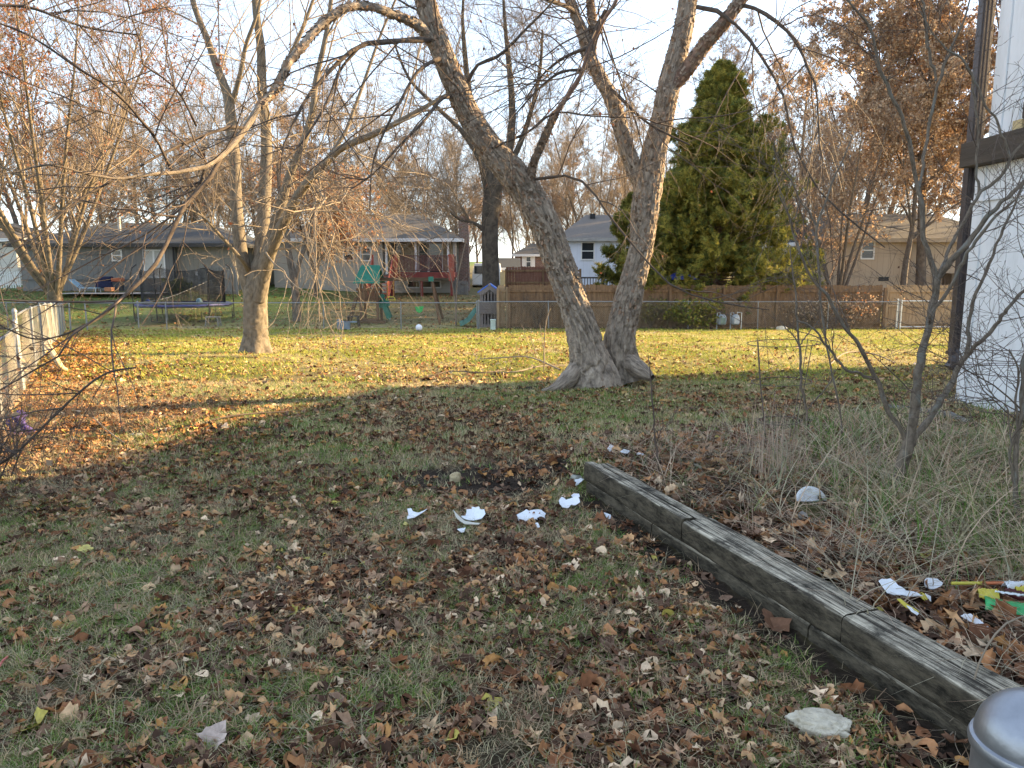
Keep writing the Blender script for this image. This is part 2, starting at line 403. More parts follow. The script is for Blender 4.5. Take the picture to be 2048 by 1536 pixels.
nt.links.new(vs_.outputs[0], b.inputs['Base Color'])
bp = N(nt, 'ShaderNodeBump'); bp.inputs['Strength'].default_value = .7; bp.inputs['Distance'].default_value = .03; nt.links.new(ad.outputs[0], bp.inputs['Height']); nt.links.new(bp.outputs[0], b.inputs['Normal'])
link('ground', me, gm, kind='structure')

# ------------------------------------------------------------------ scatter helper
def scatter(template, loc, rot, scale, color, cvar=None):
    """template (V (k,3), faces list) copied to loc (N,3) with matrices rot (N,3,3) * scale"""
    tv, tf = template; k = len(tv); Nn = len(loc)
    V = np.einsum('nij,kj->nki', rot * scale[:, None, None], tv) + loc[:, None, :]
    fl = np.concatenate([np.array(f) for f in tf]); fs = np.array([len(f) for f in tf])
    L = (fl[None, :] + (np.arange(Nn) * k)[:, None]).reshape(-1); S = np.tile(fs, Nn)
    C = np.repeat(color[:, None, :], k, axis=1)
    if cvar is not None: C = C * cvar[None, :, None]
    return V.reshape(-1, 3), L, S, C.reshape(-1, 3)
def merge(parts):
    off = 0; VV, LL, SS, CC = [], [], [], []
    for V, L, S, C in parts:
        VV.append(V); LL.append(L + off); SS.append(S); CC.append(C); off += len(V)
    return np.concatenate(VV), np.concatenate(LL), np.concatenate(SS), np.concatenate(CC)
def rotm(yaw, tiltdir, tilt):
    """yaw about z then tilt about a horizontal axis"""
    cy, sy = np.cos(yaw), np.sin(yaw); n = len(yaw); R = np.zeros((n, 3, 3)); R[:, 0, 0] = cy; R[:, 0, 1] = -sy; R[:, 1, 0] = sy; R[:, 1, 1] = cy; R[:, 2, 2] = 1
    ax, ay = np.cos(tiltdir), np.sin(tiltdir); c_, s_ = np.cos(tilt), np.sin(tilt); T = np.zeros((n, 3, 3))
    T[:, 0, 0] = c_ + ax * ax * (1 - c_); T[:, 0, 1] = ax * ay * (1 - c_); T[:, 0, 2] = ay * s_
    T[:, 1, 0] = ax * ay * (1 - c_); T[:, 1, 1] = c_ + ay * ay * (1 - c_); T[:, 1, 2] = -ax * s_
    T[:, 2, 0] = -ay * s_; T[:, 2, 1] = ax * s_; T[:, 2, 2] = c_
    return np.einsum('nij,njk->nik', T, R)
def view_pts(g, n, y0, y1, dens, maxw=1.0, pad=.4, pw=0.0):
    """random ground points in what the photo covers (plus a margin), thinned by dens(x,y)"""
    y = g.uniform(y0, y1, n); x = g.uniform(-1, 1, n) * (.74 * y1 + pad)
    k = (np.abs(x) < .74 * y + pad); x, y = x[k], y[k]
    p = dens(x, y); k = g.uniform(0, maxw, len(x)) < p
    return x[k], y[k]
def houses_clear(x, y):
    return ((x < 5.15) | (y > 9.1)) & ~((np.abs(x - 1.82) < .13) & (y > 4.25) & (y < 4.68))
# ================================================================== FALLEN LEAVES + GRASS
LIT0 = G(1945, 1238)          # where the litter lies: kept free of grass
def leaf_template(kind, seed):
    g = np.random.default_rng(seed)
    if kind == 'oak':      # long pin-oak leaf, pointed lobes
        half = [(0, 0), (.03, .10), (.10, .16), (.34, .22), (.12, .30), (.10, .38), (.42, .50), (.14, .56), (.12, .64), (.32, .80), (.10, .82), (0, 1.0)]
    elif kind == 'maple':
        half = [(0, .02), (.10, .08), (.36, .04), (.34, .20), (.54, .36), (.42, .46), (.46, .60), (.27, .64), (.24, .80), (0, 1.0)]
    elif kind == 'ovate':
        half = [(0, 0), (.17, .03), (.33, .16), (.40, .36), (.33, .60), (.17, .80), (.05, .92), (0, 1.0)]
    else:                  # crumpled scrap
        half = [(0, 0), (.20, .10), (.30, .40), (.18, .75), (0, .95)]
    L = [(-x, y) for x, y in half[1:-1]][::-1]
    out = np.array(half + L, float); out = out + g.normal(size=out.shape) * .022
    n = len(out); mid = np.array([[0, .3], [0, .62]])
    P = np.concatenate([out, mid]); P[:, 1] -= .5
    F_ = []
    for i in range(n):
        j = (i + 1) % n; my = (out[i, 1] + out[j, 1]) / 2
        F_.append((i, j, n if my < .46 else n + 1))
    k = len(half) - 1
    # close the gap between the two midrib vertices
    for a in range(n):
        j = (a + 1) % n
        m0 = (out[a, 1] + out[j, 1]) / 2 < .46; a2 = (a + 1) % n; j2 = (a2 + 1) % n; m1 = (out[a2, 1] + out[j2, 1]) / 2 < .46
        if m0 != m1: F_.append((a2, n, n + 1))
    x, y = P[:, 0], P[:, 1]
    cu = {'oak': .5, 'maple': .45, 'ovate': .9, 'scrap': 2.2}[kind] * g.uniform(.5, 1.5); cl = g.uniform(-.5, .9)
    z = cu * x * x * 1.6 + cl * y * y * .5 + g.normal(size=len(P)) * .05
    if kind == 'scrap': z = z + .15 * np.sin(y * 7 + seed)
    z -= z.mean()
    return np.stack([x, y, z], 1), F_
TPL = {k: [leaf_template(k, 100 * i + s) for s in range(9)] for i, k in enumerate(('oak', 'maple', 'ovate', 'scrap'))}
PAL = np.array([(.20, .105, .065), (.15, .078, .052), (.27, .155, .09), (.10, .062, .05), (.34, .235, .15), (.40, .32, .24), (.18, .13, .11), (.46, .40, .34), (.14, .095, .08), (.30, .18, .08), (.26, .19, .15), (.52, .46, .40)])
PAL = PAL * np.array([1.42, 1.18, .90]); PAL[[1, 3, 8]] *= .5; PAL[[0, 6]] *= .8; PALW = np.array([.15, .15, .12, .14, .08, .045, .11, .04, .13, .05, .08, .025]); PALW /= PALW.sum()
LP = []
def leaf_batch(n, y0, y1, kinds, size, dens, seed, lift=.012, tilt=.5, maxw=1.2, pad=1.5, dark=0):
    g = np.random.default_rng(seed)
    x, y = view_pts(g, n, y0, y1, dens, maxw, pad)
    s_, t_ = wall_st(x, y); k = houses_clear(x, y) & ~((s_ > -.02) & (s_ < .21) & (t_ > 0))
    x, y = x[k], y[k]; s_ = s_[k]; t_ = t_[k]
    z = gz(x, y)
    z = z + lift * g.uniform(.2, 2.2, len(x))
    typ = g.integers(0, len(kinds), len(x)); var = g.integers(0, 9, len(x))
    pw_ = PALW.copy()
    if dark: pw_[[4, 5, 7, 10, 11]] *= .35; pw_ /= pw_.sum()
    cidx = g.choice(len(PAL), len(x), p=pw_); C = PAL[cidx] * g.uniform(.8, 1.45, (len(x), 1))
    yel = g.uniform(size=len(x)) < .006; C[yel] = (.52, .43, .10)
    # near the fence the drift is orange
    fx = -3.2 - (y - 4) * .555; o = (g.uniform(size=len(x)) < .75 * np.exp(-((x - fx - .4) / 1.6) ** 2) * sm(y, 6, 9)); C[o] = np.array([.34, .155, .055]) * g.uniform(.6, 1.3, (int(o.sum()), 1))
    gd_ = (g.uniform(size=len(x)) < .5 * sm(y, 8, 12) * (1 - sm(y, 31, 32))) & ~o; C[gd_] = np.array([(.50, .33, .13), (.44, .25, .10), (.58, .44, .22)])[g.integers(0, 3, int(gd_.sum()))] * g.uniform(.7, 1.2, (int(gd_.sum()), 1))  # sunlit gold put into the leaf colour over the farther lawn
    R = rotm(g.uniform(0, 6.28, len(x)), g.uniform(0, 6.28, len(x)), np.abs(g.normal(size=len(x))) * tilt)
    loc = np.stack([x, y, z], 1)
    for ti, kd in enumerate(kinds):
        for v in range(9):
            m = (typ == ti) & (var == v)
            if not m.any(): continue
            sz = size[kd] * g.uniform(.5, 1.4, m.sum())
            LP.append(scatter(TPL[kd][v], loc[m], R[m], sz, C[m]))
SZ = {'oak': .10, 'maple': .088, 'ovate': .064, 'scrap': .042}
leaf_batch(56000, 1.3, 5.2, ['ovate', 'maple', 'scrap', 'oak', 'scrap', 'ovate', 'scrap', 'ovate', 'scrap', 'ovate', 'ovate', 'scrap', 'ovate'], SZ, leafd, 1)
leaf_batch(74000, 5.2, 10.5, ['ovate', 'scrap', 'maple', 'scrap', 'ovate', 'ovate', 'scrap'], {'ovate': .072, 'maple': .085, 'scrap': .058}, leafd, 2, dark=1)
leaf_batch(70000, 10.5, 20, ['ovate', 'scrap'], {'ovate': .085, 'scrap': .07}, leafd, 3, tilt=.6)
leaf_batch(42000, 20, 31.5, ['scrap', 'ovate'], {'scrap': .10, 'ovate': .095}, leafd, 4, tilt=.6)
leaf_batch(26000, 31.5, 46, ['scrap'], {'scrap': .15}, lambda x, y: .35 * leafd(x, y) + .12, 5)
# bed behind the timbers: a thick litter of oak leaves
def bedd(x, y):
    s, t = wall_st(x, y); return sm(s, .2, .28) * sm(t, -1.0, 0) * (1 - sm(s, 3.0, 4.6))
leaf_batch(36000, 1.2, 6.5, ['oak', 'maple', 'oak', 'scrap'], {'oak': .115, 'maple': .105, 'scrap': .06}, bedd, 6, lift=.03, tilt=.7, maxw=1.3)
V, L, S, C = merge(LP)
link('fallen_leaves', np_mesh('fallen_leaves', V, L, S, col=C), mat_attr('leaf_litter', .85, .12, noise=38), label='dry brown, tan and orange leaves lying all over the lawn', cat='leaves', kind='stuff')

# ---- grass
def blade(h, w_, bend, seg, yaw, base):
    cy, sy = math.cos(yaw), math.sin(yaw); V = []; F_ = []
    for i in range(seg):
        t = i / seg; ww = w_ * (1 - t * .6) / 2; r = bend * t * t * h; z = h * t * (1 - .25 * bend * t)
        for sgn in (-1, 1): V.append((base[0] + cy * r - sy * ww * sgn, base[1] + sy * r + cy * ww * sgn, z))
    t = 1; V.append((base[0] + cy * bend * h, base[1] + sy * bend * h, h * (1 - .25 * bend)))
    for i in range(seg - 1): F_.append((2 * i, 2 * i + 1, 2 * i + 3, 2 * i + 2))
    F_.append((2 * seg - 2, 2 * seg - 1, 2 * seg)); return V, F_
def tuft(n, h, w_, spread, seg, seed, bend=(.2, 1.3)):
    r = random.Random(seed); V = []; F_ = []
    for _ in range(n):
        a = r.uniform(0, 6.28); d = spread * math.sqrt(r.random())
        v, f = blade(h * r.uniform(.5, 1.2), w_ * r.uniform(.7, 1.3), r.uniform(*bend), seg, r.uniform(0, 6.28), (math.cos(a) * d, math.sin(a) * d))
        o = len(V); V += v; F_ += [tuple(o + i for i in q) for q in f]
    return np.array(V), F_
GP = []
def grass_batch(n, y0, y1, tpls, dens, seed, sc_=(.7, 1.3), strawp=.35, grw=.45, maxw=1.0, pad=1.5, cols=((.18, .27, .06), (.54, .45, .26)), mask=True):
    g = np.random.default_rng(seed); x, y = view_pts(g, n, y0, y1, dens, maxw, pad)
    s_, t_ = wall_st(x, y); k = houses_clear(x, y)
    k &= ~((x - LIT0[0]) ** 2 * .9 + (y - LIT0[1]) ** 2 * 2.2 < .09)
    if mask: k &= ~((s_ > -.03) & (s_ < .22) & (t_ > 0))
    x, y = x[k], y[k]; z = gz(x, y) - .004
    ty = g.integers(0, len(tpls), len(x)); gr = green(x, y)
    isst = g.uniform(size=len(x)) < np.clip(strawp + grw * (1 - gr), 0, 1)
    C = np.where(isst[:, None], np.array(cols[1]), np.array(cols[0])) * g.uniform(.65, 1.35, (len(x), 1)); C[:, 0] *= g.uniform(.85, 1.25, len(x))
    R = rotm(g.uniform(0, 6.28, len(x)), g.uniform(0, 6.28, len(x)), np.abs(g.normal(size=len(x))) * .15); loc = np.stack([x, y, z], 1)
    for i, tp in enumerate(tpls):
        m = ty == i
        if m.any(): GP.append(scatter(tp, loc[m], R[m], g.uniform(*sc_, m.sum()), C[m]))
tn = [tuft(9, .045, .0032, .035, 2, s) for s in range(6)]
tm = [tuft(7, .05, .006, .06, 1, s + 50) for s in range(5)]
tf = [tuft(5, .06, .014, .14, 1, s + 90) for s in range(4)]
def gd(x, y): return np.clip((.25 + .85 * green(x, y)) * (1 - dirt(x, y)), 0, 1) * (wall_st(x, y)[0] < 0)
def gdf(x, y): return np.clip((.45 + .6 * green(x, y)) * (1 - .9 * dirt(x, y)), 0, 1)
grass_batch(86000, 1.3, 5.5, tn, gd, 21)
grass_batch(100000, 5.5, 11, tm, gdf, 22, strawp=.42)
thatch = [tuft(6, .07, .003, .05, 2, s + 700, (1.6, 3.0)) for s in range(5)]
grass_batch(24000, 1.3, 6.5, thatch, lambda x, y: .75 * (wall_st(x, y)[0] < 0) * (1 - .7 * dirt(x, y)), 29, strawp=1.0, cols=((.3, .25, .15), (.36, .29, .18)))
grass_batch(90000, 11, 31.5, tf, gdf, 23, strawp=.25, cols=((.27, .31, .045), (.45, .41, .10)))  # farther blades tinted yellower: sunlight put into the grass colour
grass_batch(40000, 33, 46, tf, lambda x, y: .5 + 0 * x, 24, sc_=(1, 2), strawp=.45, cols=((.10, .15, .035), (.24, .19, .09)))
V, L, S, C = merge(GP)
link('lawn_grass', np_mesh('lawn_grass', V, L, S, col=C), mat_attr('grass_blades', .75, .25), label='short patchy green and straw-coloured lawn grass', cat='grass', kind='stuff')

# ---- rough dry grass and green sedge in the planting bed (right)
GP = []
def cl(cx, cy, r): return lambda x, y: np.exp(-(((x - cx) ** 2 + (y - cy) ** 2) / r ** 2))
long_ = [tuft(8, .25, .0085, .10, 4, s + 200, (.3, 1.4)) for s in range(6)]
tall_ = [tuft(4, .62, .004, .07, 3, s + 300, (.02, .25)) for s in range(4)]
curl_ = [tuft(8, .20, .0035, .08, 4, s + 400, (.9, 2.4)) for s in range(4)]
grass_batch(13000, 3.2, 8.6, long_, lambda x, y: (.25 + .9 * sm(fbm(x * 1.6, y * 1.6, 88), .4, .6)) * np.clip(sum(cl(a, b_, r)(x, y) for a, b_, r in ((2.7, 5.0, .7), (3.4, 5.9, .8), (3.3, 4.4, .7), (2.5, 4.5, .4), (4.1, 6.6, .9), (2.75, 3.9, .5))), 0, 1), 25, strawp=.48, grw=0, cols=((.13, .22, .05), (.50, .42, .26)), mask=False)
grass_batch(7200, 2.2, 7.6, curl_, lambda x, y: .9 * bedd(x, y), 26, strawp=.75, cols=((.13, .17, .06), (.46, .36, .25)))
grass_batch(7000, 4.3, 6.6, tall_, lambda x, y: np.clip(cl(1.80, 5.15, .20)(x, y) + .05 * cl(2.9, 5.6, .5)(x, y) + .03 * cl(2.4, 4.5, .5)(x, y), 0, 1), 27, strawp=.95, cols=((.2, .2, .1), (.40, .33, .25)), mask=False)
grass_batch(1100, 6.5, 9.5, curl_, lambda x, y: (x < -3.4) * (x > -7.5) * .8, 28, sc_=(.8, 1.6), strawp=.8, cols=((.12, .14, .05), (.25, .19, .12)))
lay_ = [tuft(7, .42, .0045, .12, 5, s + 800, (1.0, 1.9)) for s in range(5)]
grass_batch(3600, 2.9, 7.2, lay_, lambda x, y: np.clip(sum(cl(a, b_, r)(x, y) for a, b_, r in ((2.8, 4.2, .8), (3.3, 5.2, .9), (2.2, 3.4, .5))), 0, 1), 30, strawp=.8, grw=0, cols=((.20, .25, .09), (.50, .41, .28)), mask=False)
V, L, S, C = merge(GP)
link('rough_grass', np_mesh('rough_grass', V, L, S, col=C), mat_attr('rough_grass', .75, .25), label='long dry and green grass growing wild in the bed behind the timbers', cat='grass', kind='stuff')
# ================================================================== BIG TWIN-TRUNK TREE (foreground)
BK = mat_bark('birch_bark', (.13, .103, .080), (.49, .405, .315), 30, 6.5, 1.0, .03)
BKT = mat_bark('limb_bark', (.045, .035, .029), (.135, .105, .082), 4, 10, .6, .01)
TW = mat('twig_bark', (.065, .047, .037), .85, col2=(.16, .118, .09), scale=3)
TWL = mat('pale_twig_bark', (.17, .13, .095), .85, col2=(.32, .255, .18), scale=3)
RED = mat_bark('peeling_red_bark', (.11, .065, .05), (.32, .215, .16), 3, 14, .8, .01)
def trunk_obj(name, pts, m, parent, dens=55, sides=64, amp=.016, flare=0, lobes=5, seed=0, uper=30, scale_n=3.4):
    """thick stem with real furrowed relief"""
    P, R = sk(pts, 10) if len(pts[0]) == 4 else resample([p[:3] for p in pts], [p[3] for p in pts], 10)
    L = np.linalg.norm(np.diff(P, axis=0), axis=1).sum(); n = int(L * dens)
    P, R = (resample([W(*p[:3]) for p in pts], [p[3] / 2 / F * depth(W(*p[:3])) for p in pts], n))
    T = np.gradient(P, axis=0); T /= np.linalg.norm(T, axis=1, keepdims=True)
    A = np.cross(T, [0, 1, 0.]); A /= np.linalg.norm(A, axis=1, keepdims=True); B = np.cross(T, A)
    s = np.linspace(0, L, n)[:, None]; an = (np.arange(sides) / sides)[None, :]
    rr = np.broadcast_to(R[:, None], (n, sides)).copy()
    if flare: rr *= 1 + flare * np.exp(-s / .30) * (.65 + .55 * np.cos(lobes * an * 2 * math.pi + seed + 1.5 * vnoise(s * 2, s * 0, seed)))
    tw_ = an + .12 * (vnoise(s * 1.2, s * 0 + seed, seed) - .5)
    k = uper
    n1 = vnoise(tw_ * k, s * scale_n, seed, k); n2 = vnoise(tw_ * 2 * k, s * scale_n * 2.1, seed + 3, 2 * k); n0 = vnoise(tw_ * 5, s * 1.4, seed + 9, 5)
    fur = np.exp(-(2 * n1 - 1) ** 2 / .05); fu2 = np.exp(-(2 * n2 - 1) ** 2 / .07); h = -fur * amp * 1.5 - fu2 * amp * .7 + amp * .6 + (n0 - .5) * .05 * R[:, None] + (vnoise(an * 61, s * 60, seed + 5, 61) - .5) * amp * .5
    h = h * np.clip(R[:, None] / .16, .3, 1.2); rr += h
    V = P[:, None, :] + rr[..., None] * (np.cos(an * 2 * math.pi)[..., None] * A[:, None, :] + np.sin(an * 2 * math.pi)[..., None] * B[:, None, :])
    i = np.arange(n - 1)[:, None] * sides; j = np.arange(sides)[None, :]; j1 = (j + 1) % sides
    q = np.stack([i + j, i + j1, i + sides + j1, i + sides + j], -1)
    uv = np.stack([np.stack([j / sides + 0 * i, i / sides / dens + 0. * j], -1), np.stack([(j + 1) / sides + 0 * i, i / sides / dens + 0. * j], -1), np.stack([(j + 1) / sides + 0 * i, (i / sides + 1) / dens + 0. * j], -1), np.stack([j / sides + 0 * i, (i / sides + 1) / dens + 0. * j], -1)], 2)
    me = np_mesh(name, np_local(V.reshape(-1, 3), parent), q.reshape(-1), np.full(q.size // 4, 4), uv=uv.reshape(-1, 2), smooth=True)
    return link(name, me, m, parent), P, R
bt = thing('twin_trunk_tree', 'big twin-trunk tree with shaggy peeling grey bark leaning over the lawn', 'tree', G(1220, 755))
TL = [(1186, 795, 10.35, 118), (1184, 750, 10.35, 92), (1176, 705, 10.35, 72), (1160, 645, 10.35, 60), (1136, 575, 10.35, 57), (1112, 510, 10.35, 57), (1086, 440, 10.3, 58), (1058, 392, 10.3, 58), (1020, 340, 10.2, 57), (978, 293, 10.15, 50), (941, 235, 10.1, 45), (912, 175, 10, 43), (886, 110, 9.9, 41), (866, 55, 9.85, 39), (850, 0, 9.8, 40), (832, -90, 9.7, 36), (812, -260, 9.5, 28), (800, -480, 9.3, 16)]
_, PL, RL = trunk_obj('trunk', TL, BK, bt, flare=.22, seed=3, sides=128, dens=95, amp=.02)
TR = [(1250, 755, 10.75, 78), (1243, 725, 10.72, 68), (1239, 690, 10.7, 62), (1245, 650, 10.7, 58), (1256, 600, 10.7, 55), (1270, 545, 10.7, 48), (1283, 490, 10.7, 45), (1289, 430, 10.7, 52), (1296, 375, 10.7, 54), (1307, 310, 10.7, 47), (1322, 250, 10.65, 42), (1334, 190, 10.6, 44), (1348, 130, 10.6, 40), (1364, 70, 10.6, 38), (1376, 0, 10.6, 35), (1385, -90, 10.5, 28), (1392, -260, 10.4, 20), (1400, -440, 10.3, 12)]
_, PR, RR = trunk_obj('trunk', TR, BK, bt, flare=.30, lobes=4, seed=8, sides=128, dens=95, amp=.018)
trunk_obj('root', [(1238, 715, 10.7, 40), (1262, 728, 10.55, 40), (1283, 742, 10.35, 32), (1304, 756, 10.2, 14)], BK, bt, sides=32, seed=5, dens=60)
trunk_obj('root', [(1160, 735, 10.3, 44), (1135, 760, 10.1, 36), (1108, 778, 9.95, 20), (1080, 786, 9.9, 10)], BK, bt, sides=32, seed=6, dens=60)
def limb(pts, dens=60, sides=20, amp=.008, m=None, seed=1, nm='limb'):
    return trunk_obj(nm, pts, m or BK, bt, dens=dens, sides=sides, amp=amp, seed=seed, uper=8, scale_n=12)[1:]
LB = []
LB.append(limb([(1290, 385, 10.7, 30), (1270, 342, 10.7, 34), (1254, 300, 10.7, 31), (1243, 262, 10.7, 30), (1226, 205, 10.7, 29), (1203, 160, 10.7, 28), (1180, 118, 10.7, 26), (1166, 68, 10.7, 22), (1148, 22, 10.7, 19), (1120, -60, 10.7, 16), (1095, -180, 10.6, 10)], seed=11))
LB.append(limb([(1183, 118, 10.7, 15), (1186, 60, 10.7, 15), (1180, 0, 10.7, 13), (1172, -90, 10.6, 10), (1180, -200, 10.6, 6)], seed=12))
LB.append(limb([(1336, 180, 10.6, 30), (1368, 146, 10.5, 30), (1409, 90, 10.3, 28), (1452, 40, 10.1, 26), (1484, -5, 10, 24), (1520, -70, 9.9, 20), (1560, -180, 9.7, 12)], seed=13, m=RED))
LB.append(limb([(868, 85, 9.85, 30), (838, 52, 9.7, 22), (800, 34, 9.5, 17), (745, 14, 9.2, 16), (695, 15, 8.9, 15), (650, 42, 8.6, 15), (605, 92, 8.3, 15), (575, 130, 8.1, 15), (555, 175, 8, 14), (520, 212, 7.8, 14), (487, 262, 7.6, 13), (456, 300, 7.4, 11), (425, 325, 7.2, 10), (393, 337, 7.0, 9), (345, 345, 6.8, 8), (301, 349, 6.6, 6.5), (239, 357, 6.4, 6), (171, 347, 6.2, 5), (100, 330, 6.0, 4), (20, 345, 5.8, 3), (-80, 352, 5.6, 2)], seed=14))
LB.append(limb([(1057, 380, 10.25, 22), (1066, 330, 10.1, 14), (1085, 285, 10.0, 12), (1110, 230, 9.9, 11), (1140, 185, 9.8, 10), (1164, 145, 9.7, 9), (1180, 95, 9.6, 9), (1205, 45, 9.5, 8), (1235, -5, 9.4, 7), (1260, -90, 9.3, 5)], seed=15, m=RED))
thin = []
def th(pts, n=14): P, R = sk(pts, n); thin.append((P, R)); return P, R
th([(866, 79, 9.8, 12), (820, 80, 9.5, 11), (760, 85, 9.2, 10), (722, 90, 9, 10), (688, 114, 8.8, 8), (650, 152, 8.6, 7), (617, 190, 8.4, 7), (590, 240, 8.2, 5), (565, 300, 8, 4), (560, 380, 7.8, 2.5)])
th([(722, 90, 9, 7), (680, 140, 8.9, 6), (662, 185, 8.8, 5), (640, 230, 8.6, 5), (600, 290, 8.4, 4), (560, 330, 8.2, 3)])
th([(886, 115, 9.9, 10), (860, 125, 9.5, 8), (830, 150, 9.2, 7), (800, 205, 9, 6), (770, 260, 8.9, 5), (745, 330, 8.8, 4), (740, 420, 8.7, 3)])
th([(905, 192, 10, 8), (880, 200, 9.6, 7), (850, 240, 9.3, 6), (800, 290, 9, 5), (750, 345, 8.9, 4), (700, 380, 8.8, 3)])
th([(1061, 359, 10.2, 6), (1112, 354, 9.9, 6), (1147, 352, 9.7, 5), (1185, 382, 9.5, 5), (1215, 427, 9.3, 4.5), (1290, 518, 9, 4), (1350, 575, 8.8, 3.5), (1440, 605, 8.6, 3), (1540, 620, 8.4, 2)])
th([(975, 300, 10.1, 7), (1010, 285, 9.9, 5), (1060, 262, 9.8, 5), (1110, 225, 9.7, 4), (1180, 232, 9.6, 3), (1260, 235, 9.5, 2.4)])
th([(936, 165, 10, 8), (955, 130, 9.9, 7), (1000, 110, 9.8, 7), (1050, 60, 9.7, 5), (1095, 15, 9.6, 4), (1130, -30, 9.6, 3)])
th([(489, 256, 7.6, 7), (458, 254, 7.4, 7), (400, 274, 7.2, 6.5), (332, 303, 6.9, 6), (290, 327, 6.7, 5), (232, 357, 6.5, 4.5), (140, 412, 6.2, 4), (80, 470, 6.0, 3), (-10, 520, 5.8, 2)])
th([(345, 345, 6.8, 6), (326, 305, 6.7, 6), (309, 272, 6.6, 6), (285, 245, 6.5, 6), (262, 215, 6.4, 5.5), (215, 172, 6.2, 5.5), (165, 142, 6.1, 5), (100, 97, 6, 4.5), (50, 66, 5.9, 4), (-20, 40, 5.8, 3.5)])
th([(393, 252, 7.2, 5), (380, 225, 7.1, 5), (358, 185, 7, 4.5), (322, 152, 6.9, 4), (285, 128, 6.8, 3.5), (282, 90, 6.7, 3), (265, 40, 6.6, 3), (250, -20, 6.5, 2.5)])
th([(441, 318, 7.3, 9), (428, 345, 7.2, 9), (400, 378, 7.0, 9), (377, 402, 6.9, 9), (357, 432, 6.8, 9), (340, 475, 6.6, 9), (322, 505, 6.5, 8.5), (306, 537, 6.4, 8), (270, 573, 6.2, 8), (240, 600, 6.1, 8), (212, 626, 6, 7), (175, 648, 5.9, 5), (140, 672, 5.8, 4), (112, 718, 5.7, 3.6), (60, 745, 5.6, 3.2), (0, 780, 5.5, 2.5)])
th([(409, 340, 7.1, 6), (398, 370, 7.1, 5), (382, 395, 7.0, 5)])
th([(175, 648, 5.9, 4), (120, 672, 5.8, 3.5), (70, 678, 5.7, 3.2), (30, 665, 5.6, 3), (-20, 640, 5.5, 2.5)])
th([(272, 735, 5.4, 3), (215, 745, 5.3, 4), (170, 775, 5.2, 4.5), (110, 830, 5.1, 5), (60, 880, 5.0, 5), (20, 915, 4.95, 5), (-40, 950, 4.9, 5)])
th([(-30, 10, 7, 6), (60, 15, 7.2, 6), (140, 45, 7.3, 5), (200, 60, 7.4, 4), (280, 70, 7.5, 3)])
th([(1455, 30, 10.1, 10), (1485, 10, 10, 9), (1520, 22, 9.8, 8), (1555, 45, 9.6, 7.5), (1589, 78, 9.4, 7), (1607, 113, 9.3, 6), (1620, 148, 9.2, 5), (1632, 172, 9.1, 4.5), (1636, 230, 9, 4), (1640, 300, 8.9, 3)])
th([(1394, 14, 10.3, 9), (1430, 20, 10.1, 9), (1461, 40, 10, 7), (1490, 68, 9.8, 7), (1507, 90, 9.7, 6.5), (1537, 135, 9.5, 6), (1563, 183, 9.3, 5.5), (1579, 226, 9.2, 5), (1576, 265, 9.1, 5.5), (1600, 308, 9, 5), (1621, 358, 8.9, 5), (1650, 394, 8.8, 4), (1700, 440, 8.7, 3.5), (1770, 495, 8.6, 2.5)])
th([(1206, 165, 10.7, 7), (1235, 190, 10.5, 7), (1270, 225, 10.3, 6), (1310, 255, 10.1, 5), (1380, 290, 9.9, 3)])
th([(1180, 95, 9.6, 9), (1150, 105, 9.9, 7), (1120, 120, 10, 6), (1085, 150, 10.1, 4), (1050, 200, 10.1, 3)])
th([(1165, 140, 9.7, 6), (1120, 145, 9.7, 6), (1075, 180, 9.7, 4), (1030, 230, 9.6, 3)])
th([(1095, 0, 10, 9), (1130, 12, 10.3, 9), (1152, 25, 10.6, 9)])
th([(1212, 20, 9.5, 8), (1190, 60, 9.6, 8), (1182, 92, 9.6, 8)])
tube_obj('limbs', [(np_local(p, bt)[None], r[None] * (1 + .12 * np.sin(np.arange(14) * 2.3))[None]) for p, r in [resample(a, b_, 14) for a, b_ in thin]], BKT, bt, 8)
# loose curled bark flakes standing off the stems
def flakes(stems, n, seed):
    g = np.random.default_rng(seed); VV, CC = [], []
    for P, R, wgt in stems:
        m = len(P); q = int(n * wgt); i = g.integers(1, m - 1, q); T = P[i + 1 - (i + 1 >= m)] - P[i - 1]; T = T / np.linalg.norm(T, axis=1, keepdims=True)
        A = np.cross(T, np.array([0, 1, 0.])); A /= np.linalg.norm(A, axis=1, keepdims=True); B = np.cross(T, A); a = g.uniform(0, 6.28, q)[:, None]
        nrm = np.cos(a) * A + np.sin(a) * B; tg = np.cross(T, nrm); c = P[i] + nrm * (R[i] * 1.01)[:, None]
        L = g.uniform(.02, .07, q)[:, None]; w_ = g.uniform(.008, .022, q)[:, None]; sg = np.where(g.uniform(size=q) < .5, -1, 1)[:, None]; lf_ = g.uniform(.006, .026, q)[:, None]
        a0 = c - T * L * .5 * sg; a1 = c + nrm * lf_ * .35; a2 = c + T * L * .5 * sg + nrm * lf_
        v = np.stack([a0 - tg * w_, a0 + tg * w_, a1 + tg * w_ * 1.1, a1 - tg * w_ * 1.1, a2 + tg * w_ * .5, a2 - tg * w_ * .7], 1)
        VV.append(v.reshape(-1, 3)); CC.append(np.repeat(np.array([(.24, .19, .145), (.34, .27, .205), (.17, .125, .09), (.30, .20, .135)])[g.integers(0, 4, q)] * g.uniform(.7, 1.25, (q, 1)), 6, axis=0))
    V = np.concatenate(VV); n_ = len(V) // 6; o = (np.arange(n_) * 6)[:, None]; L = np.concatenate([o + np.array([[0, 1, 2, 3]]), o + np.array([[3, 2, 4, 5]])], 1).reshape(-1)
    return V, L, np.full(n_ * 2, 4), np.concatenate(CC)
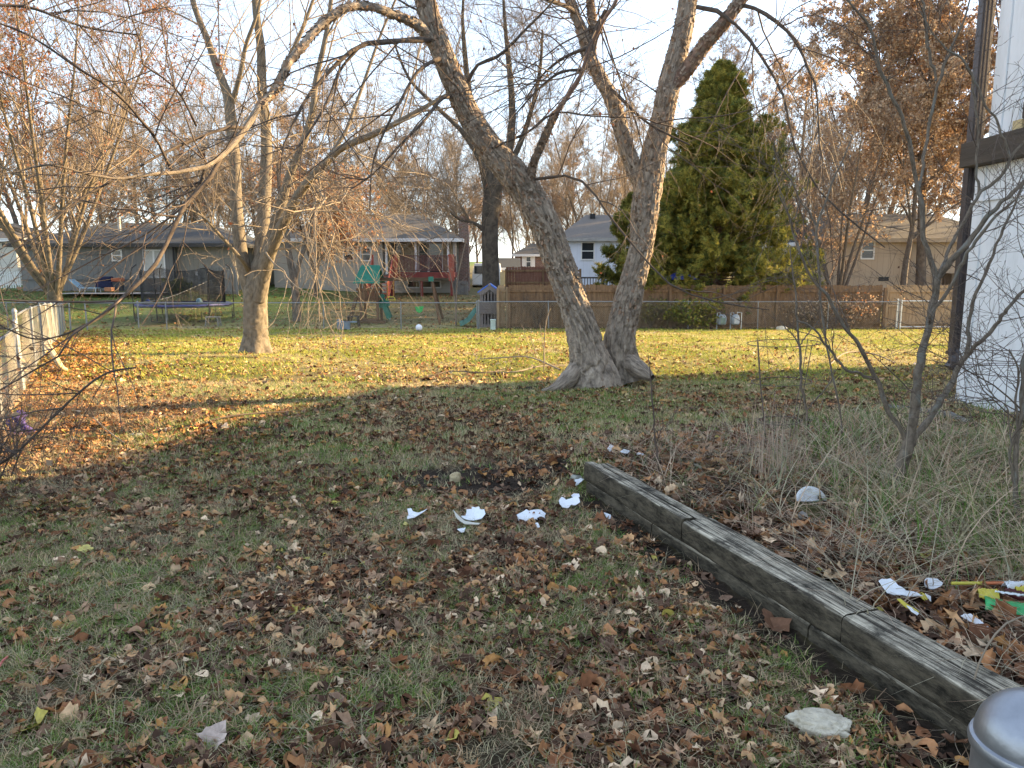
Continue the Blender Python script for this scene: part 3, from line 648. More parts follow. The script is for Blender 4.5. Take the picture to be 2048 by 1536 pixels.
V, L, S, C = flakes([(PL[120:], RL[120:], 1.0), (PR[60:], RR[60:], .6)] + [(a, b_, .16 + .1 * (k != 3)) for k, (a, b_) in enumerate([(a[b_ > .034], b_[b_ > .034]) for a, b_ in LB if (b_ > .034).sum() > 10])], 3200, 77)
link('bark_flakes', np_mesh('bark_flakes', np_local(V, bt), L, S, col=C), mat_attr('bark_flake', .9, .1), bt)
# fine drooping twigs
allP = []
for p, r in [(PL, RL), (PR, RR)] + LB:
    a, b_ = resample(p, r, 14); allP.append((a, b_))
big = np.stack([p for p, r in allP]); bigR = np.stack([r for p, r in allP])
tp = np.stack([p for p, r in thin]); tR = np.stack([r for p, r in thin])
B1 = grow(big[:, 5:], bigR[:, 5:], 13, (.15, 1), (.25, .5), (40, 80), 9, .11, .02, .35, .003, .006, absL=(.9, 2.6), seed=5)
B2 = grow(tp, tR, 11, (.12, 1), (.2, .45), (30, 65), 9, .12, -.01, .6, .0026, .006, absL=(.5, 2.1), seed=6); B2 = (B2[0][:, :8], B2[1][:, :8])
B3 = grow(np.concatenate([B1[0][:, :8], B2[0]]), np.concatenate([B1[1][:, :8], B2[1]]), 5, (.2, 1), (.35, .7), (25, 60), 6, .13, -.03, .65, .0016, .006, seed=7)
B4 = grow(B3[0], B3[1], 3, (.2, 1), (.35, .7), (25, 60), 5, .13, -.04, .7, .0012, .006, seed=8)
# weeping curtains under the right hand arches
wi = [i for i in range(len(thin)) if thin[i][0][0][0] > 2.4 and thin[i][0][0][2] > 4]
WP = grow(tp[wi], tR[wi], 26, (.25, 1), (.3, .6), (30, 70), 9, .10, -.16, .5, .0022, .003, absL=(.7, 2.3), seed=9)
WP2 = grow(WP[0], WP[1], 3, (.1, .9), (.3, .6), (20, 50), 6, .10, -.14, .7, .0013, .005, seed=10)
loc_ = lambda b: [(np_local(b[0], bt), b[1])]
tube_obj('twigs', loc_(B1) + loc_(B2) + loc_(B3), TW, bt, 4)
tube_obj('fine_twigs', loc_(B4) + loc_(WP) + loc_(WP2), TWL, bt, 3)
V, L, S, C = leaves_at(np.concatenate([B4[0], WP2[0][:, :5]]), .07, .042, [(.20, .075, .04), (.13, .06, .035), (.26, .15, .08)], seed=3)
link('leaves', np_mesh('leaves', np_local(V, bt), L, S, col=C), mat_attr('hanging_leaves', .8, .3), bt)

# ================================================================== LEFT MULTI-STEM TREE (mid lawn)
GB = mat_bark('smooth_grey_bark', (.095, .078, .058), (.235, .195, .145), 16, 6, .7, .015)
lt = thing('grey_multi_stem_tree', 'grey-barked tree dividing into several upright stems left of the middle of the lawn', 'tree', G(512, 705))
bt_keep = bt
bt = lt
Y = lt.location.y
def st(pts, sides=28, **k): return trunk_obj('stem', pts, GB, lt, dens=30, sides=sides, amp=.006, uper=14, scale_n=9, **k)[1:]
LS = []
_, p, r = trunk_obj('trunk', [(511, 722, Y, 62), (511, 700, Y, 54), (511, 670, Y, 46), (511, 630, Y, 46), (511, 600, Y, 46), (513, 572, Y, 46), (516, 548, Y, 38), (519, 520, Y, 22), (521, 495, Y, 8)], GB, lt, dens=40, sides=48, amp=.008, flare=.45, seed=21, uper=18, scale_n=8)
LS.append(st([(508, 625, Y, 26), (501, 585, Y, 30), (488, 535, Y, 27), (478, 470, Y, 25), (472, 400, Y + .1, 23), (470, 320, Y + .2, 22), (462, 240, Y + .3, 22), (455, 190, Y + .3, 18), (436, 140, Y + .3, 15), (415, 80, Y + .3, 13), (388, 10, Y + .2, 11), (370, -80, Y, 8)], seed=22))
LS.append(st([(465, 205, Y + .3, 12), (480, 150, Y, 9), (492, 90, Y - .2, 8), (510, 40, Y - .3, 7), (525, -20, Y - .3, 6), (540, -120, Y, 4)], seed=23))
LS.append(st([(512, 615, Y + .1, 28), (517, 565, Y + .15, 28), (522, 500, Y + .2, 26), (528, 420, Y + .4, 25), (532, 340, Y + .5, 23), (532, 260, Y + .5, 20), (524, 180, Y + .5, 19), (522, 100, Y + .5, 17), (512, 20, Y + .4, 14), (505, -80, Y + .4, 10), (500, -200, Y, 6)], seed=24))
LS.append(st([(516, 590, Y, 28), (527, 535, Y - .1, 27), (545, 470, Y - .2, 23), (562, 410, Y - .4, 20), (580, 350, Y - .5, 17), (605, 290, Y - .6, 15), (625, 220, Y - .7, 13), (632, 160, Y - .7, 11), (648, 90, Y - .8, 10), (660, 20, Y - .8, 8), (670, -70, Y - .8, 6)], seed=25))
LS.append(st([(518, 600, Y - .1, 30), (530, 535, Y - .25, 28), (550, 480, Y - .5, 24), (575, 430, Y - .8, 21), (605, 378, Y - 1.1, 18), (645, 332, Y - 1.4, 16), (684, 296, Y - 1.7, 14), (740, 272, Y - 2.0, 13), (785, 250, Y - 2.2, 11), (840, 220, Y - 2.4, 9), (895, 188, Y - 2.6, 6), (950, 160, Y - 2.8, 3)], seed=26))
LS.append(st([(650, 325, Y - 1.4, 9), (690, 265, Y - 1.2, 8), (715, 200, Y - 1, 7), (740, 130, Y - .9, 6), (765, 60, Y - .8, 5), (800, -20, Y - .8, 4)], seed=27))
LS.append(st([(540, 190, Y + .5, 10), (570, 130, Y + .6, 9), (600, 70, Y + .7, 8), (630, -10, Y + .8, 6)], seed=28, sides=16))
LS.append(st([(500, 545, Y, 14), (484, 520, Y - .4, 8), (440, 470, Y - .8, 6), (400, 430, Y - 1.2, 4), (350, 410, Y - 1.5, 3)], seed=29, sides=12))
LR = [resample(a, b_, 14) for a, b_ in LS]; LP_ = np.stack([a for a, b_ in LR]); LRr = np.stack([b_ for a, b_ in LR])
# low, wiry, drooping branches to the right of the trunk (pale in the sun)
C1 = grow(LP_[[2, 3, 4, 4]][:, 2:9], LRr[[2, 3, 4, 4]][:, 2:9], 11, (0, 1), (.3, .6), (50, 95), 10, .20, -.035, .34, .009, .006, absL=(1.4, 4.0), side=(1.5, -.7, -.2), seed=31)
C1b = grow(LP_[[0, 0, 2]][:, 1:9], LRr[[0, 0, 2]][:, 1:9], 6, (0, 1), (.3, .6), (50, 90), 10, .12, -.03, .3, .005, .005, absL=(.9, 2.6), side=(-1.2, -.5, 0), seed=32)
C2 = grow(LP_[:, 3:], LRr[:, 3:], 11, (.1, 1), (.25, .5), (30, 60), 9, .10, .05, .4, .005, .006, absL=(1.2, 3.6), seed=33)
C3 = grow(np.concatenate([C1[0], C1b[0]]), np.concatenate([C1[1], C1b[1]]), 8, (.15, 1), (.3, .6), (30, 70), 9, .16, -.05, .65, .0048, .005, seed=34)
C4 = grow(C2[0][:, :8], C2[1][:, :8], 6, (.15, 1), (.3, .6), (25, 55), 6, .12, .02, .6, .003, .005, seed=35)
C5 = grow(C4[0], C4[1], 3, (.2, 1), (.4, .7), (25, 55), 5, .12, 0, .7, .002, .005, seed=36)
C6 = grow(C3[0][:, :6], C3[1][:, :6], 2, (.3, 1), (.35, .6), (25, 55), 5, .12, -.04, .7, .002, .005, seed=37)
lc = lambda b: (np_local(b[0], lt), b[1])
tube_obj('branches', [lc(C1), lc(C1b), lc(C2), lc(C3)], TWL, lt, 5)
tube_obj('twigs', [lc(C4), lc(C5), lc(C6)], TWL, lt, 3)
V, L, S, C = leaves_at(C5[0], .03, .05, [(.24, .10, .045), (.30, .17, .08)], seed=4)
link('leaves', np_mesh('leaves', np_local(V, lt), L, S, col=C), mat_attr('hanging_leaves'), lt)
bt = bt_keep

# ================================================================== GENERIC BARE TREES
def gen_tree(seed, h=11., r0=.17, vase=False, dens=1.0, leaf=None, leafk=0, leafs=.12, lean=0, crown_w=.34, limbs_n=6, tw=1.0, spread=1.0, fork=.9, lt_=.8):
    g = np.random.default_rng(seed)
    if vase:
        k = limbs_n; P0 = np.array([[[0, 0, -.3], [0, 0, .3], [0, 0, fork * .7], [0, .0, fork + .3]]]); P0 = np.stack([resample(P0[0], [r0 * 1.25, r0, r0, r0], 8)[0]]); R0 = (r0 * np.array([1.3, 1.12, 1.03, .98, .95, .9, .72, .3]))[None]
        limbs = []
        for i in range(k):
            a = 2 * math.pi * i / k + g.uniform(-.3, .3); sp = g.uniform(.22, .42) * h * spread
            zf_ = g.uniform(-.45, .1); pts = [[math.cos(a) * r0 * .25, math.sin(a) * r0 * .25, fork - .7 + zf_], [math.cos(a) * r0 * .62, math.sin(a) * r0 * .62, fork - .1 + zf_], [math.cos(a) * sp * .13, math.sin(a) * sp * .13, fork + .6 + zf_]] + [[math.cos(a) * sp * t ** .8 * (1 + g.normal() * .06), math.sin(a) * sp * t ** .8, fork + .3 + (h - 1.2) * t] for t in (.25, .5, .75, 1)]
            limbs.append(resample(pts, [r0 * .5 * lt_, r0 * .66 * lt_, r0 * .55 * lt_, r0 * .42 * lt_, r0 * .3 * lt_, r0 * .16 * lt_, .02], 12))
        lp = np.stack([a for a, b_ in limbs]); lr = np.stack([b_ for a, b_ in limbs])
    else:
        pts = [[0, 0, -.4], [0, 0, 0]]; x = y = 0
        for t in (.2, .4, .6, .8, 1.0): x += g.normal() * .25 + lean * .2; y += g.normal() * .2; pts.append([x, y, h * t])
        P0, R0 = resample(pts, [r0 * 1.35, r0 * 1.1, r0 * .9, r0 * .68, r0 * .48, r0 * .28, .02], 16); P0 = P0[None]; R0 = R0[None]
        lp, lr = grow(P0[:, 3:], R0[:, 3:], int(15 * dens), (.02, .95), (.3, .5), (28, 60), 10, .08, .07, .55, .02, .011, absL=(h * crown_w * .8, h * crown_w * 1.4), seed=seed + 1)
        sh = np.clip(1.15 - .6 * (lp[:, 0, 2] / h), .4, 1.1); base = lp[:, :1]; lp = base + (lp - base) * sh[:, None, None]
    A = grow(lp, lr, int(9 * dens), (.15, 1), (.28, .5), (28, 58), 8, .10, .05, .6, .009, .008, seed=seed + 2)
    Bq = grow(A[0], A[1], 7, (.12, 1), (.3, .6), (25, 58), 6, .11, .03, .65, .009, .008, seed=seed + 3)
    Cq = grow(Bq[0], Bq[1], int(7 * tw), (.15, 1), (.4, .85), (22, 55), 4, .12, .01, .7, .0075, .007, seed=seed + 4)
    tr = [(P0, R0), (lp, lr)]
    return tr, [A, Bq, Cq]
def proto_tree(name, label, cat, group, seed, loc, mt, mtw, leafpal=None, leafk=0, leafs=.1, leafcut=.3, **kw):
    o = thing(name, label, cat, loc, 0, group)
    tr, cr = gen_tree(seed, **kw)
    V, L, S, U = tubes(tr, 8); link('trunk', np_mesh('trunk', V, L, S, uv=U, smooth=True), mt, o)
    V1, L1, S1, U1 = tubes(cr[:1], 4); V2, L2, S2, U2 = tubes(cr[1:], 3)
    cme = np_mesh('crown', np.concatenate([V1, V2]), np.concatenate([L1, L2 + len(V1)]), np.concatenate([S1, S2]), uv=np.concatenate([U1, U2]), smooth=True)
    link('crown', cme, mtw, o)
    if leafk:
        src = cr[2][0]; f_ = vnoise(src[:, 0, 0] * .8 + 9, src[:, 0, 2] * .8 + src[:, 0, 1] * .5, seed) ; src = src[f_ > leafcut]
        V, L, S, C = leaves_at(src, leafk, leafs, leafpal, seed=seed)
        link('leaves', np_mesh('leaves', V, L, S, col=C), mat_attr('dead_leaves', .8, .35), o)
    return o
def copy_tree(o, parent=None):
    c = o.copy(); COL.objects.link(c); c.parent = parent
    for ch in list(o.children): copy_tree(ch, c)
    return c
def place(o, label, px, y, s=1., rz=0., group=None, base=None, name=None):
    p = W(px, 500, y); z = float(gz(p[0], y)) - .05 if base is None else base
    o.location = (p[0], y, z); o.scale = (s, s, s * random.uniform(.94, 1.06)); o.rotation_euler = (0, 0, rz); o['label'] = label
    if group: o['group'] = group
    return o
# ================================================================== BACKGROUND TREES
GT = mat_bark('dark_tree_bark', (.075, .06, .048), (.19, .155, .125), 6, 3, .6, .03)
GTW = mat('bare_twigs', (.14, .105, .078), .9, col2=(.27, .205, .15), scale=.8)
GTR = mat('reddish_bare_twigs', (.20, .125, .08), .9, col2=(.34, .23, .15), scale=.8)
GTP = mat('pale_bare_twigs', (.16, .125, .09), .9, col2=(.28, .22, .16), scale=.8)
OR = [(.36, .15, .06), (.30, .12, .06), (.42, .21, .10), (.22, .09, .05)]
BR = [(.42, .27, .16), (.52, .37, .24), (.32, .20, .12), (.58, .44, .30)]
gB = 'bare trees standing among and behind the houses'
protos = {
 'a': proto_tree('bare_tree', '', 'tree', gB, 301, (0, 0, 0), GT, GTW, h=13, r0=.15, tw=1.5),
 'b': proto_tree('bare_tree', '', 'tree', gB, 302, (0, 0, 0), GT, GTP, h=11, r0=.15, vase=True, tw=1.5, limbs_n=8, lt_=.7),
 'c': proto_tree('bare_tree', '', 'tree', gB, 303, (0, 0, 0), GT, GTR, h=12, r0=.14, tw=1.5, leafpal=BR, leafk=.4, leafs=.13),
 'd': proto_tree('bare_tree', '', 'tree', gB, 304, (0, 0, 0), GT, GTP, h=14, r0=.14, crown_w=.30, tw=1.5),
}
used = set()
def bg(k, label, px, y, s, rz=0):
    o = protos[k]
    if k in used: o = copy_tree(o)
    used.add(k)
    return place(o, label, px, y, s, rz)
BGT = [
 ('a', 'large dark bare tree behind the left end of the grey house roof', 40, 62, 1.15, .3),
 ('c', 'bare tree with reddish twigs rising over the middle of the grey house roof', 215, 60, .95, 1.2),
 ('b', 'vase-shaped bare tree behind the right hip of the grey house', 330, 64, 1.1, 2.2),
 ('c', 'reddish-brown tree behind the gap between the grey house and the left lawn tree', 405, 66, .8, .5),
 ('b', 'pale bare tree seen just left of the grey multi-stem tree', 440, 76, 1.1, 4.2),
 ('b', 'spreading bare tree seen through the stems of the grey multi-stem tree', 520, 68, 1.1, 3.9),
 ('c', 'brown-twigged tree over the left end of the porch house roof', 600, 62, .85, 5.0),
 ('d', 'tall bare tree over the left slope of the porch house roof', 680, 72, .95, 1.0),
 ('b', 'fan-shaped bare tree rising from behind the middle of the porch house roof', 765, 64, 1.0, .2),
 ('b', 'second fan-shaped bare tree behind the porch house roof, close left of the chimney', 845, 66, .95, 2.6),
 ('d', 'thin bare tree behind the brick chimney', 905, 80, .9, 3.0),
 ('c', 'reddish bare tree in the gap right of the brick chimney', 955, 90, .72, .9),
 ('a', 'small dark bare tree over the yellow garage', 1030, 84, .62, 4.1),
 ('b', 'bare tree behind the small brick house with white shutters', 1075, 88, 1.0, 1.3),
 ('c', 'rusty bare tree behind the left slope of the white house roof', 1130, 82, .85, 2.0),
 ('b', 'pale bare tree behind the white house roof, seen between the two big trunks', 1190, 74, 1.1, .7),
 ('d', 'tall bare tree behind the white house, next to the forked trunk', 1255, 76, 1.05, 5.3),
 ('a', 'bare tree standing behind the cedar top', 1395, 60, .98, 1.1),
 ('c', 'rusty-leaved bare tree just right of the cedar top', 1500, 56, 1.0, 2.9),
 ('d', 'slim bare tree between the cedar and the brown oak', 1600, 62, 1.05, .4),
 ('b', 'yellowish bare tree over the left end of the beige house roof', 1640, 54, .85, 4.7),
 ('a', 'tall bare tree behind the beige house roof', 1760, 66, 1.0, 2.1),
 ('d', 'far bare tree filling the gap above the grey house chimney pipe', 270, 84, 1.1, 2.9),
 ('d', 'far bare tree above the porch house, left of the fan-shaped pair', 725, 92, 1.15, 4.9),
 ('a', 'far bare tree right of the big leaning trunk', 1100, 100, 1.1, 3.3),
 ('c', 'far rusty tree left of the forked trunk', 1225, 104, 1.05, 4.4),
 ('a', 'far dark bare tree behind the reddish gap tree by the chimney', 985, 110, 1.0, 1.9),
 ('d', 'far bare tree left of the porch house', 575, 96, 1.15, 5.8),
 ('d', 'far bare tree at the left edge of the photo behind the pale house', -60, 80, 1.2, 2.4),
 ('b', 'bare tree behind the cedar, low on its left side', 1325, 84, 1.1, 3.6),
 ('c', 'warm brown bare tree close behind the left wing of the beige house', 1665, 58, .75, 5.5),
 ('b', 'warm bare tree behind the ridge of the beige house', 1735, 58, .9, .9),
 ('c', 'brown-twigged tree behind the right end of the beige house roof', 1860, 60, .9, 3.4),
 ('a', 'bare tree behind the brown-twigged one at the right end of the beige roof', 1925, 72, 1.0, .1),
 ('b', 'low bare tree behind the right eave of the cedar side garden', 1560, 50, .7, 2.0),
 ('c', 'reddish far tree behind the left eave of the grey house', 130, 72, .95, 2.5),
 ('b', 'far fan-shaped tree behind the grey house roof, left of the vent pipe', 175, 88, 1.2, .6),
 ('c', 'rusty far tree just right of the grey house hip', 480, 84, .95, 1.5),
 ('a', 'far bare tree behind the left slope of the porch house roof', 640, 86, 1.1, .2),
 ('c', 'far reddish tree over the ridge of the porch house', 805, 96, 1.05, 2.2),
 ('b', 'far pale tree directly behind the brick chimney top', 925, 98, 1.1, 5.1),
 ('b', 'far pale tree between the dark trunk and the leaning trunk', 1045, 104, 1.15, 2.7),
 ('d', 'far tree above the left end of the white house roof', 1150, 108, 1.1, .4),
]
for a in BGT: bg(a[0], a[1], a[2], a[3], a[4] * 1.32, a[5])
# trees added off to the right, to cast long shadows over the yards behind
gR = 'bare trees off to the right of the yard'
for i, (x, y, s, rz) in enumerate([(30, 47, 1.0, .4), (40, 58, 1.1, 1.9), (27, 37.5, .8, 3.0)]):
    o = copy_tree(protos['a' if i % 2 else 'c']); o.location = (x, y, -.5); o.scale = (s,) * 3; o.rotation_euler = (0, 0, rz); o['group'] = gR
    o['label'] = ['bare tree beyond the fence far off to the right', 'larger bare tree behind the one beyond the fence, far right', 'smaller bare tree close behind the fence at the far right'][i]

# the far-left tree with orange leaves
ot = proto_tree('orange_leaved_tree', 'stout spreading tree with clusters of orange dead leaves behind the left chain-link fence', 'tree', None, 311, (0, 0, 0), mat_bark('olive_bark', (.085, .068, .045), (.22, .175, .12), 6, 3, .5, .03), GTP, leafpal=OR, leafk=5, leafs=.12, leafcut=.57, h=14, r0=.34, vase=True, dens=1.5, limbs_n=12, spread=1.3, fork=1.9, lt_=.62)
p = G(112, 622); ot.location = (p[0], p[1], p[2] - .2); ot.rotation_euler = (0, 0, .5)
ot2 = proto_tree('orange_leaved_tree', 'second orange-leaved tree at the left edge, nearer than the spreading one', 'tree', None, 313, (0, 0, 0), GT, GTP, leafpal=OR, leafk=3.5, leafs=.13, leafcut=.45, h=11, r0=.2, crown_w=.40)
ot2.location = (-21.5, 27.5, -.8)
# brown oak over the beige house and its neighbours
ok = proto_tree('brown_leaved_oak', 'broad oak still covered in brown leaves above the beige house, left of the downspout', 'tree', None, 321, (0, 0, 0), GT, GTR, leafpal=BR, leafk=6.5, leafs=.15, leafcut=.18, h=17, r0=.26, crown_w=.46)
ok.location = (*W(1850, 500, 40)[:2], -.6)
ok2 = copy_tree(ok); ok2['label'] = 'second brown-leaved oak behind the left part of the beige house'; ok2.location = (*W(1712, 500, 46)[:2], -.2); ok2.scale = (.9,) * 3; ok2.rotation_euler = (0, 0, 2.)
ok4 = copy_tree(ok); ok4['label'] = 'lower brown-leaved oak in front of the right part of the beige house'; ok4.location = (*W(1815, 500, 38)[:2], -.8); ok4.scale = (.62,) * 3; ok4.rotation_euler = (0, 0, 1.1)
ok3 = copy_tree(ok); ok3['label'] = 'third brown-leaved oak, behind the white wall at the right edge'; ok3.location = (*W(1990, 500, 38)[:2], -.6); ok3.scale = (1.0,) * 3; ok3.rotation_euler = (0, 0, 4.)
fk = proto_tree('forked_tree', 'low forked dark tree standing in front of the beige house wall', 'tree', None, 331, (0, 0, 0), GT, GTR, leafpal=BR, leafk=3, leafs=.12, h=8.5, r0=.2, vase=True)
fk.location = (*W(1677, 560, 37)[:2], -.7)

# dark tree behind the playhouse (long straight dark trunk, forked high)
def custom_tree(name, label, base, sks, mt, mtw, g1=8, g2=6, g3=4, up=.03, L1=(1, 3), seed=0, group=None, leafpal=None, leafk=0, leafs=.1, third=True, sides=10, cat='tree', rmin=.004):
    o = thing(name, label, cat, base, 0, group)
    S_ = [sk(s, 14) for s in sks]; P = np.stack([a for a, b in S_]); R = np.stack([b for a, b in S_])
    tube_obj('trunk', [(np_local(P, o), R)], mt, o, sides)
    A = grow(P[:, 3:], R[:, 3:], g1, (.1, 1), (.3, .6), (30, 70), 8, .10, up, .5, rmin * 1.5, .007, absL=L1, seed=seed + 1)
    Bq = grow(A[0], A[1], g2, (.15, 1), (.3, .6), (25, 60), 6, .11, up * .5, .65, rmin, .007, seed=seed + 2)
    cr = [A, Bq]
    if third: cr.append(grow(Bq[0], Bq[1], g3, (.2, 1), (.35, .7), (25, 55), 5, .12, 0, .7, rmin * .8, .006, seed=seed + 3))
    tube_obj('crown', [(np_local(a, o), b) for a, b in cr], mtw, o, 3)
    if leafk:
        V, L, S, C = leaves_at(cr[-1][0], leafk, leafs, leafpal, seed=seed)
        link('leaves', np_mesh('leaves', np_local(V, o), L, S, col=C), mat_attr('dead_leaves', .8, .35), o)
    return o
Yd = 37.0
DKB = mat_bark('near_black_bark', (.04, .033, .027), (.115, .095, .075), 8, 3, .7, .03)
custom_tree('dark_tree', 'tall dark tree with a straight black trunk behind the grey play tower', (*W(980, 600, Yd)[:2], -.8), [
 [(982, 640, Yd, 40), (982, 570, Yd, 34), (980, 500, Yd, 33), (980, 430, Yd, 33), (985, 385, Yd, 36), (1000, 350, Yd, 26), (1020, 290, Yd, 18), (1025, 220, Yd, 14), (1018, 130, Yd, 11), (1010, 50, Yd, 7), (1005, -40, Yd, 4)],
 [(984, 395, Yd, 30), (972, 345, Yd, 24), (955, 280, Yd, 17), (940, 200, Yd, 13), (930, 110, Yd, 10), (925, 30, Yd, 6), (930, -30, Yd, 4)],
 [(972, 340, Yd, 14), (930, 270, Yd, 10), (880, 220, Yd, 8), (820, 160, Yd, 6), (790, 90, Yd, 4)],
 [(1000, 350, Yd, 16), (1030, 310, Yd, 12), (1060, 230, Yd, 9), (1080, 140, Yd, 7), (1085, 60, Yd, 4)],
 [(975, 470, Yd, 9), (962, 455, Yd, 9), (945, 445, Yd, 6), (920, 440, Yd, 4), (900, 425, Yd, 3)]], DKB, GTW, 22, 10, 7, .04, (1.5, 5), 410, rmin=.007)
Ys = 35.
custom_tree('small_dark_tree', 'small dark leaning tree standing left of the wooden swing set', (*W(590, 620, Ys)[:2], -.7), [
 [(594, 642, Ys, 18), (592, 600, Ys, 17), (588, 560, Ys, 15), (578, 510, Ys, 13), (572, 450, Ys, 11), (560, 390, Ys, 8), (555, 330, Ys, 5)],
 [(590, 565, Ys, 9), (600, 520, Ys, 9), (618, 470, Ys, 8), (625, 420, Ys, 5), (640, 370, Ys, 4)]], GT, GTW, 12, 6, 3, .03, (1, 3), 420, rmin=.006)
Ys = 44.
custom_tree('rusty_small_tree', 'small tree with rusty leaves close to the left wall of the porch house', (*W(632, 580, Ys)[:2], -.3), [
 [(632, 592, Ys, 10), (632, 550, Ys, 9), (640, 500, Ys, 7), (650, 450, Ys, 5), (655, 410, Ys, 3)], [(632, 550, Ys, 7), (615, 500, Ys, 6), (600, 450, Ys, 4), (590, 400, Ys, 3)], [(636, 525, Ys, 6), (670, 480, Ys, 5), (690, 440, Ys, 4), (700, 410, Ys, 3)]], GT, GTR, 26, 9, 5, .02, (1.2, 3.4), 430, leafpal=BR + OR, leafk=2.2, leafs=.15, rmin=.009)
# bare thin young tree behind the fence at 905,600
custom_tree('thin_sapling', 'thin bare sapling behind the chain-link fence left of the green slide', (*W(912, 640, 33)[:2], -1.), [[(912, 655, 33, 4), (912, 610, 33, 3.5), (915, 560, 33, 3), (925, 510, 33, 2), (935, 470, 33, 1.5)], [(912, 620, 33, 2.5), (905, 570, 33, 2), (895, 530, 33, 1.5)]], GTW, GTW, 6, 4, 3, .03, (.3, 1.1), 440, rmin=.004, third=False, sides=6)

# ================================================================== CEDAR
def cedar(name, label, base, h, rad, seed, n=150):
    g = np.random.default_rng(seed); o = thing(name, label, 'tree', base)
    P, R = resample([[0, 0, -.3], [.05, 0, h * .4], [0, .05, h * .8], [0, 0, h]], [.24, .18, .08, .01], 16)
    Z = np.sort(g.uniform(.45, h * .985, n)); t = Z / h
    rr = rad * np.clip(np.minimum((1.01 - t) ** .90 * 1.20, .86 + t * 2.2), .04, 1) * g.uniform(.70, 1.14, n)
    az = g.uniform(0, 2 * math.pi, n); rise = .18 + .55 * t
    K = 9; ts = np.linspace(0, 1, K)
    BP = np.stack([np.stack([np.cos(az) * rr * s, np.sin(az) * rr * s, Z + rr * rise * (s - .15 * math.sin(s * 3)) - .15 * rr * s * (1 - t)], 1) for s in ts], 1) + g.normal(size=(n, K, 3)) * .05 * ts[None, :, None]
    BRd = np.maximum(.045 * rr / rad, .012)[:, None] * np.linspace(1, .25, K)[None]
    tube_obj('trunk', [(P[None], R[None]), (BP, BRd)], mat_bark('cedar_bark', (.10, .06, .04), (.24, .16, .12), 5, 4, .5, .02), o, 6)
    S1 = grow(BP[:, 1:], BRd[:, 1:], 15, (.05, 1), (.2, .42), (25, 65), 5, .10, .05, .6, .006, .006, seed=seed + 1)
    S2 = grow(S1[0], S1[1], 3, (.15, 1), (.4, .7), (25, 55), 4, .12, .04, .6, .004, .006, seed=seed + 2)
    # scaly sprays: plume of thin pointed faces
    r = random.Random(seed); tv, tf_ = [], []
    for i in range(11):
        a = r.uniform(-1.15, 1.15); b_ = r.uniform(-.8, .8); y0 = r.uniform(0, .55); Lq = r.uniform(.28, .5) * (1.1 - y0)
        d = np.array([math.sin(a), math.cos(a) * math.cos(b_), math.sin(b_)]); s0 = np.array([0, y0, 0]); wv = np.array([math.cos(a), -math.sin(a), 0]) * .045
        k = len(tv); tv += [s0 - wv, s0 + wv, s0 + d * Lq]; tf_.append((k, k + 1, k + 2))
    tv = np.array(tv)
    both = [(BP[:, 4:], 34), (S1[0], 12), (S2[0], 5)]
    parts = []
    for PP, kk in both:
        M, m, _ = PP.shape; Q = M * kk; idx = g.integers(0, M, Q); tt = g.uniform(.1, .999, Q) * (m - 1); i0 = tt.astype(int); fr = (tt - i0)[:, None]
        pos = PP[idx, i0] * (1 - fr) + PP[idx, i0 + 1] * fr; d = PP[idx, i0 + 1] - PP[idx, i0]; d /= np.linalg.norm(d, axis=1, keepdims=True)
        d = d + g.normal(size=d.shape) * .4 + np.array([0, 0, .22]); d /= np.linalg.norm(d, axis=1, keepdims=True)
        x = np.cross(d, g.normal(size=d.shape)); x /= np.linalg.norm(x, axis=1, keepdims=True); z = np.cross(x, d)
        Rm = np.stack([x, d, z], axis=2)
        C = np.array([(.20, .205, .045), (.28, .25, .055), (.09, .12, .036), (.35, .30, .065)])[g.integers(0, 4, Q)] * g.uniform(.7, 1.3, (Q, 1))
        parts.append(scatter((tv, tf_), pos, Rm, g.uniform(.20, .44, Q), C))
    V, L, S, C = merge(parts)
    link('foliage', np_mesh('foliage', V, L, S, col=C), mat_attr('cedar_foliage', .7, .3), o)
    return o
cp = W(1428, 600, 35.0)
ced = cedar('cedar_tree', 'tall dense green cedar tree behind the wooden fence', (cp[0], 35.0, -.9), 11.1, 4.3, 501, 280)
cp = W(1262, 600, 39)
cedar('cedar_tree', 'smaller dark cedar left of the tall one, half hidden by the right big trunk', (cp[0], 39, -.6), 5.6, 1.9, 502, 70)

